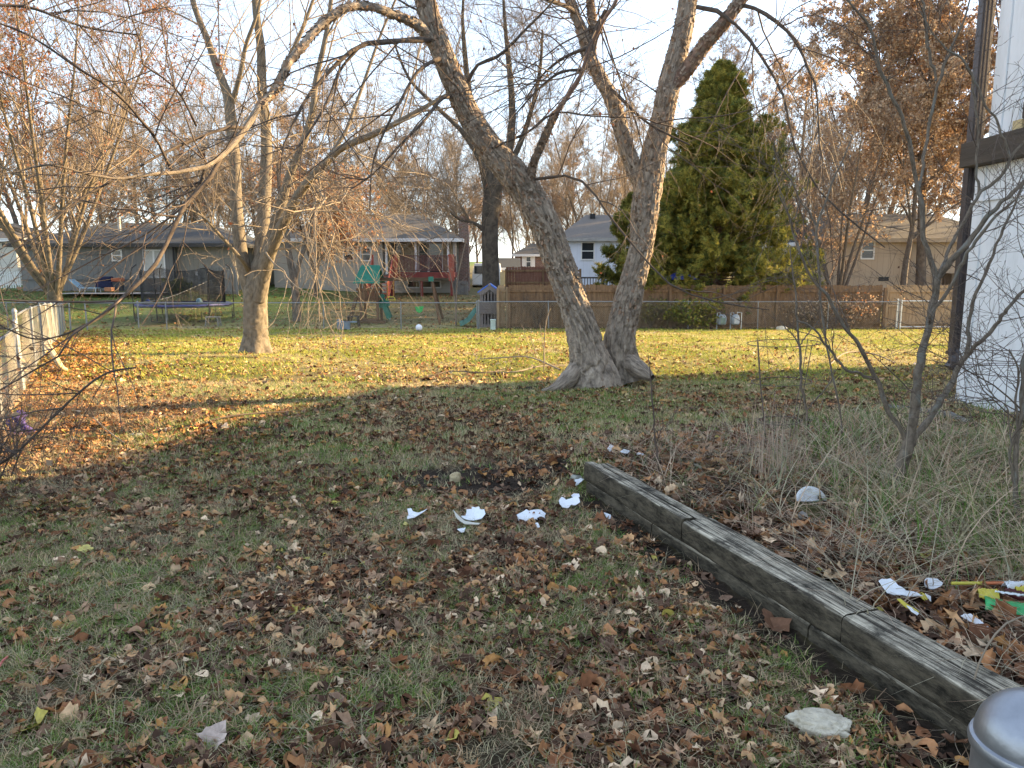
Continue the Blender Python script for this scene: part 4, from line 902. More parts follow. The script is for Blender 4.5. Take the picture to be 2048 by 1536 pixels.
# ================================================================== YOUNG TREES IN THE BED (near, right)
SB = mat_bark('sapling_bark', (.085, .066, .050), (.24, .195, .148), 6, 22, .8, .008, lichen=(.19, .185, .16))
def sapling(name, label, base, sks, g1=6, g2=3, L1=(.2, .8), seed=0, up=.03, m=None, wand=.13, rmin=.0013, side=None):
    o = thing(name, label, 'young tree', base)
    S_ = [sk(s, 16) for s in sks]; P = np.stack([a for a, b in S_]); R = np.stack([b for a, b in S_])
    R = R * .74 * (1 + .10 * np.sin(np.arange(16) * 2.1 + np.arange(len(R))[:, None] * 1.3))
    P2, R2 = [], []
    for a, b in zip(P, R): a, b = resample(a, b, 60); a = a + np.stack([vnoise(np.arange(60) * .35, np.full(60, i + seed), 5) - .5 for i in range(3)], 1) * .018 * np.clip(b / .01, 0, 1)[:, None]; P2.append(a); R2.append(b)
    tube_obj('trunk', [(np_local(np.stack(P2), o), np.stack(R2))], m or SB, o, 14)
    A = grow(P[:, 4:], R[:, 4:], g1, (.05, 1), (.3, .6), (30, 75), 9, wand, up, .4, rmin * 1.6, .006, absL=L1, seed=seed + 1, side=side)
    Bq = grow(A[0], A[1], g2, (.2, 1), (.3, .6), (30, 70), 6, wand, up, .6, rmin * 1.1, .006, seed=seed + 2)
    Cq = grow(Bq[0], Bq[1], 2, (.3, 1), (.35, .6), (30, 70), 5, wand, up, .6, rmin, .006, seed=seed + 3)
    tube_obj('twigs', [(np_local(a, o), b) for a, b in (A, Bq, Cq)], TW, o, 4)
    return o
q0 = G(1792, 995); y = float(q0[1])
sapling('young_tree', 'young multi-stemmed tree growing in the planting bed in front of the white wall', q0, [
 [(1785, 1010, y, 46), (1790, 985, y, 38), (1800, 950, y, 34), (1810, 915, y, 32), (1820, 875, y, 26), (1828, 815, y, 24), (1834, 750, y, 22), (1848, 690, y, 20), (1860, 640, y, 19), (1871, 590, y, 19), (1876, 552, y, 20)],
 [(1876, 560, y, 16), (1862, 530, y, 14), (1850, 480, y, 13), (1843, 405, y, 12), (1833, 355, y, 11), (1818, 296, y - .05, 10), (1804, 240, y - .1, 9.5), (1775, 180, y - .15, 9), (1756, 120, y - .2, 8), (1745, 70, y - .2, 7.5), (1722, 30, y - .25, 6), (1690, -5, y - .3, 5), (1660, -60, y - .3, 4)],
 [(1838, 372, y, 9), (1848, 320, y + .05, 8), (1856, 272, y + .1, 8.5), (1864, 215, y + .1, 8), (1873, 175, y + .1, 8), (1891, 122, y + .1, 7), (1913, 73, y + .1, 6), (1935, 20, y + .1, 5), (1950, -50, y + .1, 4)],
 [(1872, 160, y + .1, 7), (1857, 95, y + .1, 7.5), (1848, 40, y + .1, 7), (1845, -10, y + .1, 6), (1840, -80, y + .1, 4)],
 [(1876, 555, y, 17), (1893, 532, y - .05, 16), (1926, 500, y - .1, 15), (1948, 468, y - .1, 14), (1975, 430, y - .15, 12), (2000, 408, y - .2, 11), (2048, 362, y - .2, 10), (2110, 300, y - .25, 8)],
 [(1878, 545, y, 10), (1895, 510, y + .05, 9), (1912, 472, y + .1, 9), (1946, 405, y + .1, 9), (1960, 386, y + .1, 9), (2003, 350, y + .05, 8), (2026, 310, y, 8), (2060, 270, y, 6)],
 [(1958, 388, y + .1, 8), (1953, 330, y + .1, 6), (1955, 250, y + .1, 6), (1948, 190, y + .1, 6), (1946, 150, y + .1, 5)],
 [(2020, 315, y, 7), (2008, 280, y, 6.5), (1993, 240, y, 6), (1968, 205, y, 6), (1950, 165, y, 6), (1920, 115, y, 5.5), (1895, 100, y, 5), (1868, 70, y, 4), (1840, 20, y, 3)],
 [(1812, 905, y, 18), (1836, 868, y + .05, 18), (1857, 838, y + .1, 17), (1874, 808, y + .1, 17), (1898, 774, y + .1, 16), (1916, 738, y + .1, 14), (1930, 712, y + .1, 14)],
 [(1930, 715, y + .1, 11), (1936, 684, y + .1, 10), (1946, 605, y + .1, 9), (1973, 537, y + .1, 8), (1998, 475, y + .1, 7), (2036, 395, y + .1, 6), (2060, 330, y + .1, 5)],
 [(1928, 716, y + .1, 12), (1962, 683, y, 11), (1988, 652, y - .05, 10), (2020, 610, y - .1, 9), (2060, 570, y - .1, 8)],
 [(1816, 902, y, 14), (1806, 872, y, 13), (1796, 852, y, 13), (1781, 826, y, 12.5), (1768, 800, y, 12), (1756, 762, y, 12), (1746, 738, y, 11.5), (1731, 716, y - .05, 11), (1710, 680, y - .05, 10), (1686, 655, y - .1, 9), (1667, 618, y - .1, 9), (1646, 582, y - .15, 8), (1621, 550, y - .15, 7), (1600, 507, y - .2, 6.5), (1586, 460, y - .2, 6), (1577, 430, y - .25, 5), (1560, 390, y - .3, 3.5)],
 [(1757, 762, y, 8), (1720, 748, y - .05, 7.5), (1686, 734, y - .1, 7), (1665, 708, y - .1, 6.5), (1648, 684, y - .15, 6), (1625, 655, y - .2, 5), (1595, 640, y - .2, 4)],
 [(1858, 648, y, 9), (1862, 632, y - .1, 9), (1893, 587, y - .15, 9), (1915, 540, y - .2, 9), (1938, 500, y - .25, 9), (1985, 440, y - .3, 8), (2030, 400, y - .3, 6)],
], 8, 4, (.15, .7), 601, .02)
q1 = G(1606, 872); y = float(q1[1])
sapling('thin_young_tree', 'slender straight sapling standing inside the wire plant cage', q1, [
 [(1607, 878, y, 7), (1610, 850, y, 7), (1615, 820, y, 7), (1604, 790, y, 7), (1601, 750, y, 6.5), (1598, 690, y, 6.5), (1595, 650, y, 5.5), (1591, 592, y, 5), (1588, 560, y, 4), (1580, 500, y, 3)],
 [(1598, 690, y, 3.5), (1585, 670, y, 3.5), (1570, 655, y, 3), (1560, 640, y, 2)], [(1600, 690, y, 3.5), (1612, 672, y, 3.5), (1625, 656, y, 3), (1640, 640, y, 2)],
 [(1615, 818, y, 4), (1635, 795, y, 4), (1660, 765, y, 3), (1670, 740, y, 2)]], 5, 3, (.1, .4), 621)
q2 = G(2033, 1065); y = float(q2[1])
sapling('pale_young_tree', 'pale-barked sapling at the right edge in front of the white wall', q2, [
 [(2033, 1075, y, 16), (2032, 1020, y, 15), (2031, 960, y, 13), (2036, 900, y, 12), (2040, 830, y, 12), (2046, 740, y, 11), (2056, 640, y, 9), (2070, 520, y, 7), (2080, 400, y, 4)],
 [(2030, 1000, y, 8), (2022, 910, y, 7), (2020, 890, y, 6), (2034, 850, y, 6), (2030, 800, y, 5), (2038, 750, y, 5), (2020, 700, y, 4)],
 [(2022, 905, y, 4), (2015, 820, y, 3.5), (1985, 790, y, 3), (1960, 740, y, 2.5), (1950, 700, y, 2)]], 14, 5, (.2, .9), 631, .015, side=(-1.0, 0, 0))
q3 = G(1316, 940); y = float(q3[1])
sapling('dark_young_stem', 'single thin dark stem standing at the far end of the timber edging', q3, [
 [(1318, 945, y, 7), (1313, 900, y, 6), (1308, 850, y, 5), (1304, 790, y, 4), (1300, 750, y, 3), (1297, 710, y, 2)], [(1312, 890, y, 2.5), (1322, 860, y, 2.5), (1330, 850, y, 2)]], 4, 2, (.08, .25), 641, m=TW)
# whippy stems seen against the sky between cedar and oak
q4 = G(1690, 905); y = float(q4[1])
sapling('whippy_young_tree', 'tall whippy sapling with upright forks between the cage and the multi-stemmed young tree', q4, [
 [(1700, 935, y, 6), (1690, 900, y, 5.5), (1676, 800, y, 5), (1655, 700, y, 5), (1640, 610, y, 6), (1636, 540, y, 6.5), (1634, 480, y, 7), (1634, 450, y, 7), (1645, 420, y, 6), (1662, 370, y, 5), (1690, 310, y, 4), (1705, 270, y, 3)],
 [(1634, 452, y, 5), (1622, 430, y, 4.5), (1600, 400, y, 4), (1580, 360, y, 4), (1560, 330, y, 3), (1545, 290, y, 2.5)],
 [(1600, 400, y, 4), (1585, 440, y, 3), (1560, 380, y, 3), (1545, 330, y, 2)]], 7, 4, (.2, .8), 651, .04)
# ================================================================== HOUSES
def grooved(name, col, sc_, axis_='X', depth_=.5, rough=.6, dark=.55, var=.06):
    """painted siding with evenly spaced grooves cut into the boards (axis X/Y: vertical grooves, Z: lap siding)"""
    if name in MATS: return MATS[name]
    m = bpy.data.materials.new(name); m.use_nodes = True; nt = m.node_tree; b = nt.nodes['Principled BSDF']; b.inputs['Roughness'].default_value = rough
    tc = N(nt, 'ShaderNodeTexCoord'); sp = N(nt, 'ShaderNodeSeparateXYZ'); nt.links.new(tc.outputs['Object'], sp.inputs[0])
    mu = N(nt, 'ShaderNodeMath', operation='MULTIPLY'); mu.inputs[1].default_value = 1 / sc_; nt.links.new(sp.outputs[axis_], mu.inputs[0])
    fr = N(nt, 'ShaderNodeMath', operation='FRACT'); nt.links.new(mu.outputs[0], fr.inputs[0])
    cr = N(nt, 'ShaderNodeValToRGB'); e = cr.color_ramp.elements; e[0].position = 0; e[0].color = (dark, dark, dark, 1); e[1].position = .10; e[1].color = (1, 1, 1, 1)
    nt.links.new(fr.outputs[0], cr.inputs[0])
    no = N(nt, 'ShaderNodeTexNoise'); no.inputs['Scale'].default_value = 1.3; no.inputs['Detail'].default_value = 7; nt.links.new(tc.outputs['Object'], no.inputs['Vector'])
    mr = N(nt, 'ShaderNodeMapRange'); mr.inputs[1].default_value = .3; mr.inputs[2].default_value = .7; mr.inputs[3].default_value = 1 - var; mr.inputs[4].default_value = 1 + var; nt.links.new(no.outputs[0], mr.inputs[0])
    ml = N(nt, 'ShaderNodeMath', operation='MULTIPLY'); nt.links.new(cr.outputs[0], ml.inputs[0]); nt.links.new(mr.outputs[0], ml.inputs[1])
    vs_ = N(nt, 'ShaderNodeVectorMath', operation='SCALE'); vs_.inputs[0].default_value = col; nt.links.new(ml.outputs[0], vs_.inputs['Scale']); nt.links.new(vs_.outputs[0], b.inputs['Base Color'])
    bp = N(nt, 'ShaderNodeBump'); bp.inputs['Strength'].default_value = depth_; bp.inputs['Distance'].default_value = .02; nt.links.new(cr.outputs[0], bp.inputs['Height']); nt.links.new(bp.outputs[0], b.inputs['Normal'])
    MATS[name] = m; return m
SH_D = mat('dark_shingles', (.035, .038, .040), .9, col2=(.07, .073, .075), scale=14, bump=.4, bscale=9)
SH_G = mat('grey_shingles', (.085, .076, .066), .9, col2=(.145, .13, .11), scale=14, bump=.4, bscale=9)
WHITE = mat('white_trim', (.72, .72, .70), .5, var=.05)
GLASS = mat('window_glass', (.03, .035, .04), .08, spec=.6, var=.1)
CURT = mat('pale_curtain', (.45, .45, .42), .8, var=.1)
BRICK = bpy.data.materials.new('brick'); BRICK.use_nodes = True; _n = BRICK.node_tree
_t = N(_n, 'ShaderNodeTexCoord'); _mp = N(_n, 'ShaderNodeMapping'); _mp.inputs['Rotation'].default_value = (math.radians(90), 0, 0); _b = N(_n, 'ShaderNodeTexBrick')
_b.inputs['Scale'].default_value = 2.2; _b.inputs['Color1'].default_value = (.20, .10, .075, 1); _b.inputs['Color2'].default_value = (.12, .075, .06, 1); _b.inputs['Mortar'].default_value = (.30, .27, .24, 1); _b.inputs['Mortar Size'].default_value = .018; _b.inputs['Brick Width'].default_value = .55; _b.inputs['Row Height'].default_value = .2
_n.links.new(_t.outputs['Object'], _mp.inputs[0]); _n.links.new(_mp.outputs[0], _b.inputs['Vector']); _n.links.new(_b.outputs[0], _n.nodes['Principled BSDF'].inputs['Base Color']); _n.nodes['Principled BSDF'].inputs['Roughness'].default_value = .9
def X(px, py, y): return float(W(px, py, y)[0])
def Zz(px, py, y): return float(W(px, py, y)[2])
def hip(name, x0, x1, y0, y1, ze, zr, i0, i1, ov, m, parent, th=.14):
    """roof: eave rectangle with overhang, ridge along x; i0/i1 = hip inset of each end (0 = gable)"""
    x0 -= ov; x1 += ov; y0 -= ov; y1 += ov; ym = (y0 + y1) / 2; b = MB()
    v = [(x0, y0, ze), (x1, y0, ze), (x1, y1, ze), (x0, y1, ze), (x0 + i0, ym, zr), (x1 - i1, ym, zr)]
    b.v += v; b.f += [[0, 1, 5, 4], [2, 3, 4, 5], [1, 2, 5], [3, 0, 4], [3, 2, 1, 0]]
    r = b.build(name, m, parent)
    f = MB(); f.box(x0 - .02, x1 + .02, y0 - .03, y0 - .005, ze - .18, ze + .03); f.box(x1 + .005, x1 + .03, y0 - .03, y1 + .02, ze - .18, ze + .03); f.box(x0 - .03, x0 - .005, y0 - .03, y1 + .02, ze - .18, ze + .03)
    return r, f
def win(house, x0, x1, z0, z1, yf, frame=WHITE, pane=GLASS, mull=True, fw=.08):
    b = MB(); b.box(x0 - fw, x1 + fw, yf - .05, yf - .002, z1, z1 + fw).box(x0 - fw, x1 + fw, yf - .07, yf - .002, z0 - fw, z0).box(x0 - fw, x0, yf - .05, yf - .002, z0, z1).box(x1, x1 + fw, yf - .05, yf - .002, z0, z1)
    if mull: b.box(x0, x1, yf - .045, yf - .012, (z0 + z1) / 2 - .03, (z0 + z1) / 2 + .03)
    w_ = b.build('window', frame, house)
    p = MB().box(x0, x1, yf - .02, yf - .004, z0, z1).build('pane', pane, house); p.parent = w_
    return w_
# --- grey house (left)
y = 45.; h = thing('grey_house', 'long grey board-sided bungalow with dark hipped roof at the left', 'house', (X(200, 580, y), y, .2))
GREY = grooved('grey_board_siding', (.15, .15, .143), .32, 'X', .5, dark=.45)
x0, x1, x2 = X(42, 540, y), X(352, 540, y), X(462, 540, y); ze = Zz(200, 488, y)
MB().box(x0, x1, y, y + 9, -.3, ze).build('wall', GREY, h)
MB().box(x1 + .005, x2, y + .35, y + 9, -.3, ze - .02).build('wall', grooved('taupe_board_siding', (.235, .22, .185), .26, 'X', .5, dark=.5), h, label='paler wall of the right wing')  # light on this wing is put in as a paler siding colour
r, f = hip('roof', x0, x2, y, y + 9, ze, Zz(240, 446, y + 4.5), 3.4, 3.6, .55, SH_D, h); f.build('fascia', mat('dark_fascia', (.05, .05, .05), .6), h)
win(h, X(226, 510, y), X(242, 510, y), Zz(230, 520, y), Zz(230, 502, y), y)
dw = win(h, X(289, 510, y), X(327, 510, y), Zz(300, 553, y), Zz(300, 502, y), y, pane=CURT, mull=False); dw.name = 'patio_door'
MB().box(X(308, 520, y) - .05, X(308, 520, y) + .05, y - .05, y - .025, Zz(300, 553, y), Zz(300, 502, y)).build('mullion', WHITE, h)
MB().box(x0, x1, y - .06, y - .002, Zz(200, 561, y), Zz(200, 558, y)).build('skirt_board', mat('grey_skirt', (.12, .12, .115), .7), h)
MB().cyl((X(349, 520, y), y - .1), .05, 0, ze - .1).build('downspout', mat('black_metal', (.02, .02, .022), .4), h)
MB().cyl((X(239, 455, y + 2.5), y + 2.5), .09, ze + .8, ze + 1.9).cyl((X(239, 455, y + 2.5), y + 2.5), .14, ze + 1.9, ze + 2.0).build('vent_pipe', mat('pale_metal', (.5, .48, .42), .5), h)
MB().box(X(388, 560, y), X(394, 560, y), y + .2, y + .345, Zz(390, 551, y), Zz(390, 543, y)).build('meter_box', WHITE, h)
pt = MB(); pt.box(X(130, 580, 43), X(335, 580, 43), 41.6, 44.98, .10, float(gz(X(230, 580, 43), 43)) + .10); o = pt.build('patio', mat('concrete', (.36, .33, .29), .9, var=.12, scale=3), None, kind='structure')
# --- pale house far left
y = 52.; h = thing('pale_house', 'pale house at the left edge with a white picket fence in front', 'house', (X(-60, 580, y), y, .2))
MB().box(X(-220, 540, y), X(36, 540, y), y, y + 8, -.3, Zz(0, 478, y)).build('wall', grooved('cream_siding', (.55, .52, .46), .2, 'Z', .5, dark=.75), h)
r, f = hip('roof', X(-220, 540, y), X(36, 540, y), y, y + 8, Zz(0, 478, y), Zz(0, 440, y), 3, 3, .5, SH_G, h); f.build('fascia', WHITE, h)
y = 48.; h = thing('picket_fence', 'white picket fence at the left edge beyond the grey house corner', 'fence', (X(-20, 580, y), y, .2)); b = MB()
for i in range(34): xx = X(-120, 560, y) + i * .15; b.box(xx, xx + .08, y, y + .03, .15, 1.25)
b.box(X(-120, 560, y), X(-120, 560, y) + 5.1, y + .032, y + .07, .4, .48).box(X(-120, 560, y), X(-120, 560, y) + 5.1, y + .032, y + .07, 1.0, 1.08)
b.build('pickets', WHITE, h)
# --- porch house (centre) with the red deck
y = 49.; h = thing('porch_house', 'pale split-level house with grey roof and covered porch behind the red deck', 'house', (X(740, 585, y), y, 0)); zg = -.35
CR = grooved('white_lap_siding', (.40, .375, .325), .16, 'Z', .6, dark=.7); TAN = grooved('tan_lap_siding', (.42, .34, .22), .16, 'Z', .6, dark=.75)
xl, xr = X(548, 540, y), X(912, 540, y); xp0, xp1 = X(766, 540, y), X(906, 540, y); ze = Zz(800, 478, y); zd = Zz(800, 549, y)
MB().box(xl, xp0, y, y + 9, zg, ze).build('wall', CR, h)
MB().box(xp0 + .005, xr - .005, y + 1.8, y + 9, zd - .3, ze - .02).build('wall', TAN, h, label='tan wall at the back of the covered porch')
MB().box(xp0 + .005, xr, y, y + 9, zg, zd - .31).box(xr - .18, xr, y, y + 9, zd - .3, ze - .01).build('wall', CR, h, label='lower wall under the porch')
r, f = hip('roof', xl, xr, y, y + 9, ze, Zz(800, 428, y + 4.5), 3.6, 3.2, .45, SH_G, h); f.build('fascia', WHITE, h)
for px in (772, 831, 896): xx = X(px, 500, y); MB().box(xx - .07, xx + .07, y + .05, y + .19, zd + .02, ze - .03).build('porch_post', WHITE, h)
yb = y + 1.8
win(h, X(783, 500, yb), X(800, 500, yb), Zz(790, 503, yb), Zz(790, 487, yb), yb, mull=False)
d = win(h, X(839, 520, yb), X(855, 520, yb), zd + .05, Zz(840, 487, yb), yb, pane=mat('dark_green_door', (.07, .085, .08), .4), mull=False); d.name = 'door'
win(h, X(859, 520, yb), X(884, 520, yb), zd + .1, Zz(840, 487, yb), yb, mull=False).name = 'patio_door'
for px in (700, 735): win(h, X(px - 12, 510, y), X(px + 5, 510, y), Zz(px, 520, y), Zz(px, 497, y), y)
b = MB()
for a_, b_ in ((816, 838), (842, 862), (866, 880)): win(h, X(a_, 570, y), X(b_, 570, y), Zz(800, 574, y), Zz(800, 563, y), y, mull=False)
xc = X(925, 500, y); ch = MB().box(xc - .32, xc + .32, y + 1.2, y + 2.4, zg, Zz(925, 436, y + 1.2)).box(xc - .38, xc + .38, y + 1.14, y + 2.46, Zz(925, 436, y + 1.2), Zz(925, 433, y + 1.2) + .02); ch.build('chimney', BRICK, h)
MB().box(xr + .002, xc - .325, y + 1.3, y + 2.3, zg, Zz(925, 480, y)).build('chimney_link', CR, h)
# --- red deck
RW = mat('red_stained_wood', (.17, .035, .028), .6, var=.25, scale=5); yd0, yd1 = 45.6, 48.97
h = thing('red_deck', 'dark red raised wooden deck with railing and stairs on the porch house', 'deck', (X(835, 585, yd0), yd0, -.2))
dx0, dx1 = X(780, 548, yd0), X(905, 548, yd0); zt = Zz(840, 545, yd0)
MB().box(dx0, dx1, yd0, yd1, zt - .06, zt).box(dx0, dx1, yd0 - .04, yd0 - .003, zt - .32, zt + .01).box(dx0 - .04, dx0 - .003, yd0, yd1, zt - .32, zt + .01).box(dx1 + .003, dx1 + .04, yd0, yd1, zt - .32, zt + .01).build('platform', RW, h)
for xx in (dx0 + .07, (dx0 + dx1) / 2, dx1 - .07): MB().box(xx - .07, xx + .07, yd0 + .02, yd0 + .16, -.5, zt - .065).build('support_post', RW, h)
RWL = mat('bright_red_post', (.34, .09, .06), .6, var=.2, scale=5)
b = MB()
for xx in (dx0 + .3, dx1 - .06): MB().box(xx - .17, xx + .17, yd0 - .10, yd0 - .045, zt - .5, zt + 1.06).build('corner_post', RWL, h)
b = MB(); b.box(dx0, dx1, yd0 - .02, yd0 + .07, zt + .95, zt + 1.0).box(dx0, dx1, yd0, yd0 + .05, zt + .1, zt + .15).box(dx1 - .05, dx1, yd0 + .08, yd1, zt + .95, zt + 1.0)
n = 44
for i in range(n): xx = dx0 + (dx1 - dx0) * (i + .5) / n; b.box(xx - .02, xx + .02, yd0 + .005, yd0 + .045, zt + .15, zt + .95)
for i in range(14): yy = yd0 + .2 + i * .22; b.box(dx1 - .04, dx1 - .01, yy, yy + .04, zt + .002, zt + .95)
b.build('railing', mat('dark_red_rail', (.10, .03, .028), .5), h)
b = MB(); n = 8
for i in range(n):
    xx = dx0 - .05 - .0 * i; zz = zt - (i + 1) * (zt + .35) / n; yy = yd0 - .1 - i * .27; b.box(dx0 - .95, dx0 + .15, yy - .28, yy, zz - .04, zz)
for sx in (dx0 - 1.0, dx0 + .2): b.bar((sx, yd0, zt - .1), (sx, yd0 - 2.3, -.3), .05, .25); b.bar((sx, yd0, zt + .9), (sx, yd0 - 2.3, .6), .06, .09); b.box(sx - .05, sx + .05, yd0 - 2.35, yd0 - 2.25, -.5, .62); b.box(sx - .05, sx + .05, yd0 - .1, yd0, -.4, zt + 1.05)
for sx in (dx0 - 1.0, dx0 + .2):
    for i in range(14): t = (i + .5) / 14; yy = yd0 - 2.3 * t; zz = zt - .1 + (-.3 - zt + .1) * t; b.box(sx - .015, sx + .015, yy - .02, yy + .02, zz, zz + .95)
b.build('stairs', RWL, h)
# --- white house between the trunks
y = 50.; h = thing('white_house', 'pale bluish-white house with one sash window and grey hip roof behind the leaning trunk', 'house', (X(1230, 585, y), y, 0))
xl, xr = X(1122, 520, y), X(1345, 520, y); ze = Zz(1180, 477, y)
MB().box(xl, xr, y, y + 8, -.4, ze).build('wall', grooved('bluish_white_siding', (.66, .70, .78), .42, 'X', .35, dark=.85), h)
r, f = hip('roof', xl, xr, y, y + 8, ze, Zz(1180, 430, y + 4), 2.3, 2.5, .35, mat('brown_grey_shingles', (.13, .115, .10), .9, col2=(.21, .18, .155), scale=14, bump=.4, bscale=9), h); f.build('fascia', mat('grey_gutter', (.35, .34, .32), .6), h)
win(h, X(1164, 500, y), X(1187, 500, y), Zz(1175, 518, y), Zz(1175, 486, y), y)
MB().box(X(1180, 432, y + 3.4), X(1190, 432, y + 3.4), y + 3.2, y + 3.6, Zz(1185, 438, y + 3.5), Zz(1185, 431, y + 3.5) + .1).build('roof_vent', mat('black_metal', (.02, .02, .022)), h)
# deck rail with clutter behind the wooden fence
y = 40.; h = thing('grey_deck_rail', 'weathered grey deck railing showing above the wooden fence in front of the white house', 'railing', (X(1200, 585, y), y, -.4)); b = MB()
xa, xb = X(1150, 560, y), X(1262, 560, y); b.box(xa, xb, y - .03, y + .12, Zz(1200, 557, y), Zz(1200, 555, y) + .03).box(xa, xb, y, y + .05, Zz(1200, 578, y), Zz(1200, 576, y))
for i in range(20): xx = xa + (xb - xa) * (i + .5) / 20; b.box(xx - .02, xx + .02, y + .01, y + .04, Zz(1200, 576, y), Zz(1200, 557, y))
for xx in (xa, (xa + xb) / 2, xb): b.box(xx - .05, xx + .05, y - .02, y + .08, -.6, Zz(1200, 553, y))
b.build('rail', mat('weathered_grey_wood', (.12, .11, .10), .9, var=.3), h)
# --- small brick house with white shutters
y = 70.; h = thing('brick_house', 'small brown brick house with white shutters, far off left of the leaning trunk', 'house', (X(1050, 560, y), y, .2))
MB().box(X(1030, 530, y), X(1120, 530, y), y, y + 7, 0, Zz(1060, 509, y)).build('wall', BRICK, h)
r, f = hip('roof', X(1030, 530, y), X(1120, 530, y), y, y + 7, Zz(1060, 509, y), Zz(1060, 487, y + 3.5), 1.9, 1.2, .3, SH_G, h); f.build('fascia', WHITE, h)
win(h, X(1053, 520, y), X(1061, 520, y), Zz(1055, 533, y), Zz(1055, 514, y), y)
b = MB()
for a_ in (1044, 1063): b.box(X(a_, 520, y), X(a_ + 7, 520, y), y - .06, y - .003, Zz(1050, 534, y), Zz(1050, 512, y))
b.build('shutters', WHITE, h)
# --- yellow garage
y = 62.; h = thing('yellow_garage', 'low cream garage with dark shingle roof seen right of the dark tree trunk', 'garage', (X(1005, 565, y), y, .1))
MB().box(X(984, 550, y), X(1034, 550, y), y, y + 6, -.2, Zz(1000, 536, y)).build('wall', mat('cream_paint', (.55, .46, .28), .7, var=.06), h)
r, f = hip('roof', X(984, 550, y), X(1034, 550, y), y, y + 6, Zz(1000, 536, y), Zz(1000, 516, y + 3), 0, 0, .3, SH_D, h); f.build('fascia', WHITE, h)
MB().box(X(990, 550, y), X(1008, 550, y), y - .04, y - .003, 0, Zz(1000, 543, y)).build('garage_door', mat('pale_garage_door', (.45, .47, .5), .6), h)
# --- beige house right
y = 41.; h = thing('beige_house', 'beige board-sided house with grey roof behind the fence at the right', 'house', (X(1750, 585, y), y, 0))
BE = grooved('beige_board_siding', (.42, .33, .235), .30, 'X', .4, dark=.72); xl, xm, xr = X(1598, 520, y + 2.5), X(1652, 520, y), X(2010, 520, y); ze = Zz(1750, 478, y)
MB().box(xm, xr, y, y + 9, -.9, ze).build('wall', BE, h)
MB().box(xl, xm - .005, y + 2.5, y + 8.5, -.9, ze - .15).build('wall', grooved('pale_board_siding', (.55, .50, .42), .24, 'X', .5, dark=.6), h, label='paler left wing')  # lit left wing: its brightness goes into a paler siding colour
r, f = hip('roof', xm, xr, y, y + 9, ze, Zz(1750, 428, y + 4.5), 2.5, 2, .45, SH_G, h); f.build('fascia', mat('tan_trim', (.4, .33, .25), .7), h)
r, f = hip('roof', xl, xm - 1, y + 2.5, y + 8.5, ze - .13, ze + 1.3, 1.5, 0, .35, SH_D, h); f.build('fascia', WHITE, h)
win(h, X(1724, 500, y), X(1746, 500, y), Zz(1735, 516, y), Zz(1735, 485, y), y)
win(h, X(1600, 500, y + 2.5), X(1606, 500, y + 2.5), Zz(1602, 510, y + 2.5), Zz(1602, 488, y + 2.5), y + 2.5); win(h, X(1614, 500, y + 2.5), X(1624, 500, y + 2.5), Zz(1618, 510, y + 2.5), Zz(1618, 484, y + 2.5), y + 2.5)
MB().box(X(1757, 557, y), X(1777, 557, y), y - .03, y - .002, Zz(1760, 562, y), Zz(1760, 553, y)).build('crawl_vent', mat('black_metal', (.02, .02, .022)), h)
MB().box(xm, xr, y - .04, y - .002, Zz(1760, 553, y) - .02, Zz(1760, 551, y)).build('skirt_board', mat('tan_trim', (.4, .33, .25)), h)
MB().box(X(1884, 557, y), X(1905, 557, y), y - .9, y - .05, -.9, Zz(1890, 548, y)).box(X(1880, 557, y), X(1909, 557, y), y - .95, y - .03, Zz(1890, 548, y), Zz(1890, 547, y) + .02).build('side_steps', mat('brown_step', (.14, .11, .08), .8), h)
# --- own house: big body out of frame on the right (its shadow fills the foreground), white bump-out in frame
WS = bpy.data.materials.new('white_panel_siding'); WS.use_nodes = True; _n = WS.node_tree; _b = _n.nodes['Principled BSDF']; _b.inputs['Roughness'].default_value = .55
_t = N(_n, 'ShaderNodeTexCoord'); _no = N(_n, 'ShaderNodeTexNoise'); _no.inputs['Scale'].default_value = 1.6; _no.inputs['Detail'].default_value = 9; _no.inputs['Roughness'].default_value = .7
_m = N(_n, 'ShaderNodeMapping'); _m.inputs['Scale'].default_value = (3, 3, .7); _n.links.new(_t.outputs['Object'], _m.inputs[0]); _n.links.new(_m.outputs[0], _no.inputs['Vector'])
_c = N(_n, 'ShaderNodeValToRGB'); _e = _c.color_ramp.elements; _e[0].position = .3; _e[0].color = (.66, .67, .67, 1); _e[1].position = .55; _e[1].color = (.80, .81, .82, 1); _n.links.new(_no.outputs[0], _c.inputs[0]); _n.links.new(_c.outputs[0], _b.inputs['Base Color'])
oh = thing('white_sided_house', 'white panel-sided house wall with brown downspout and brown ledger board at the right edge', 'house', (5.22, 8.81, 0)); oh['group'] = 'home'
del oh['group']
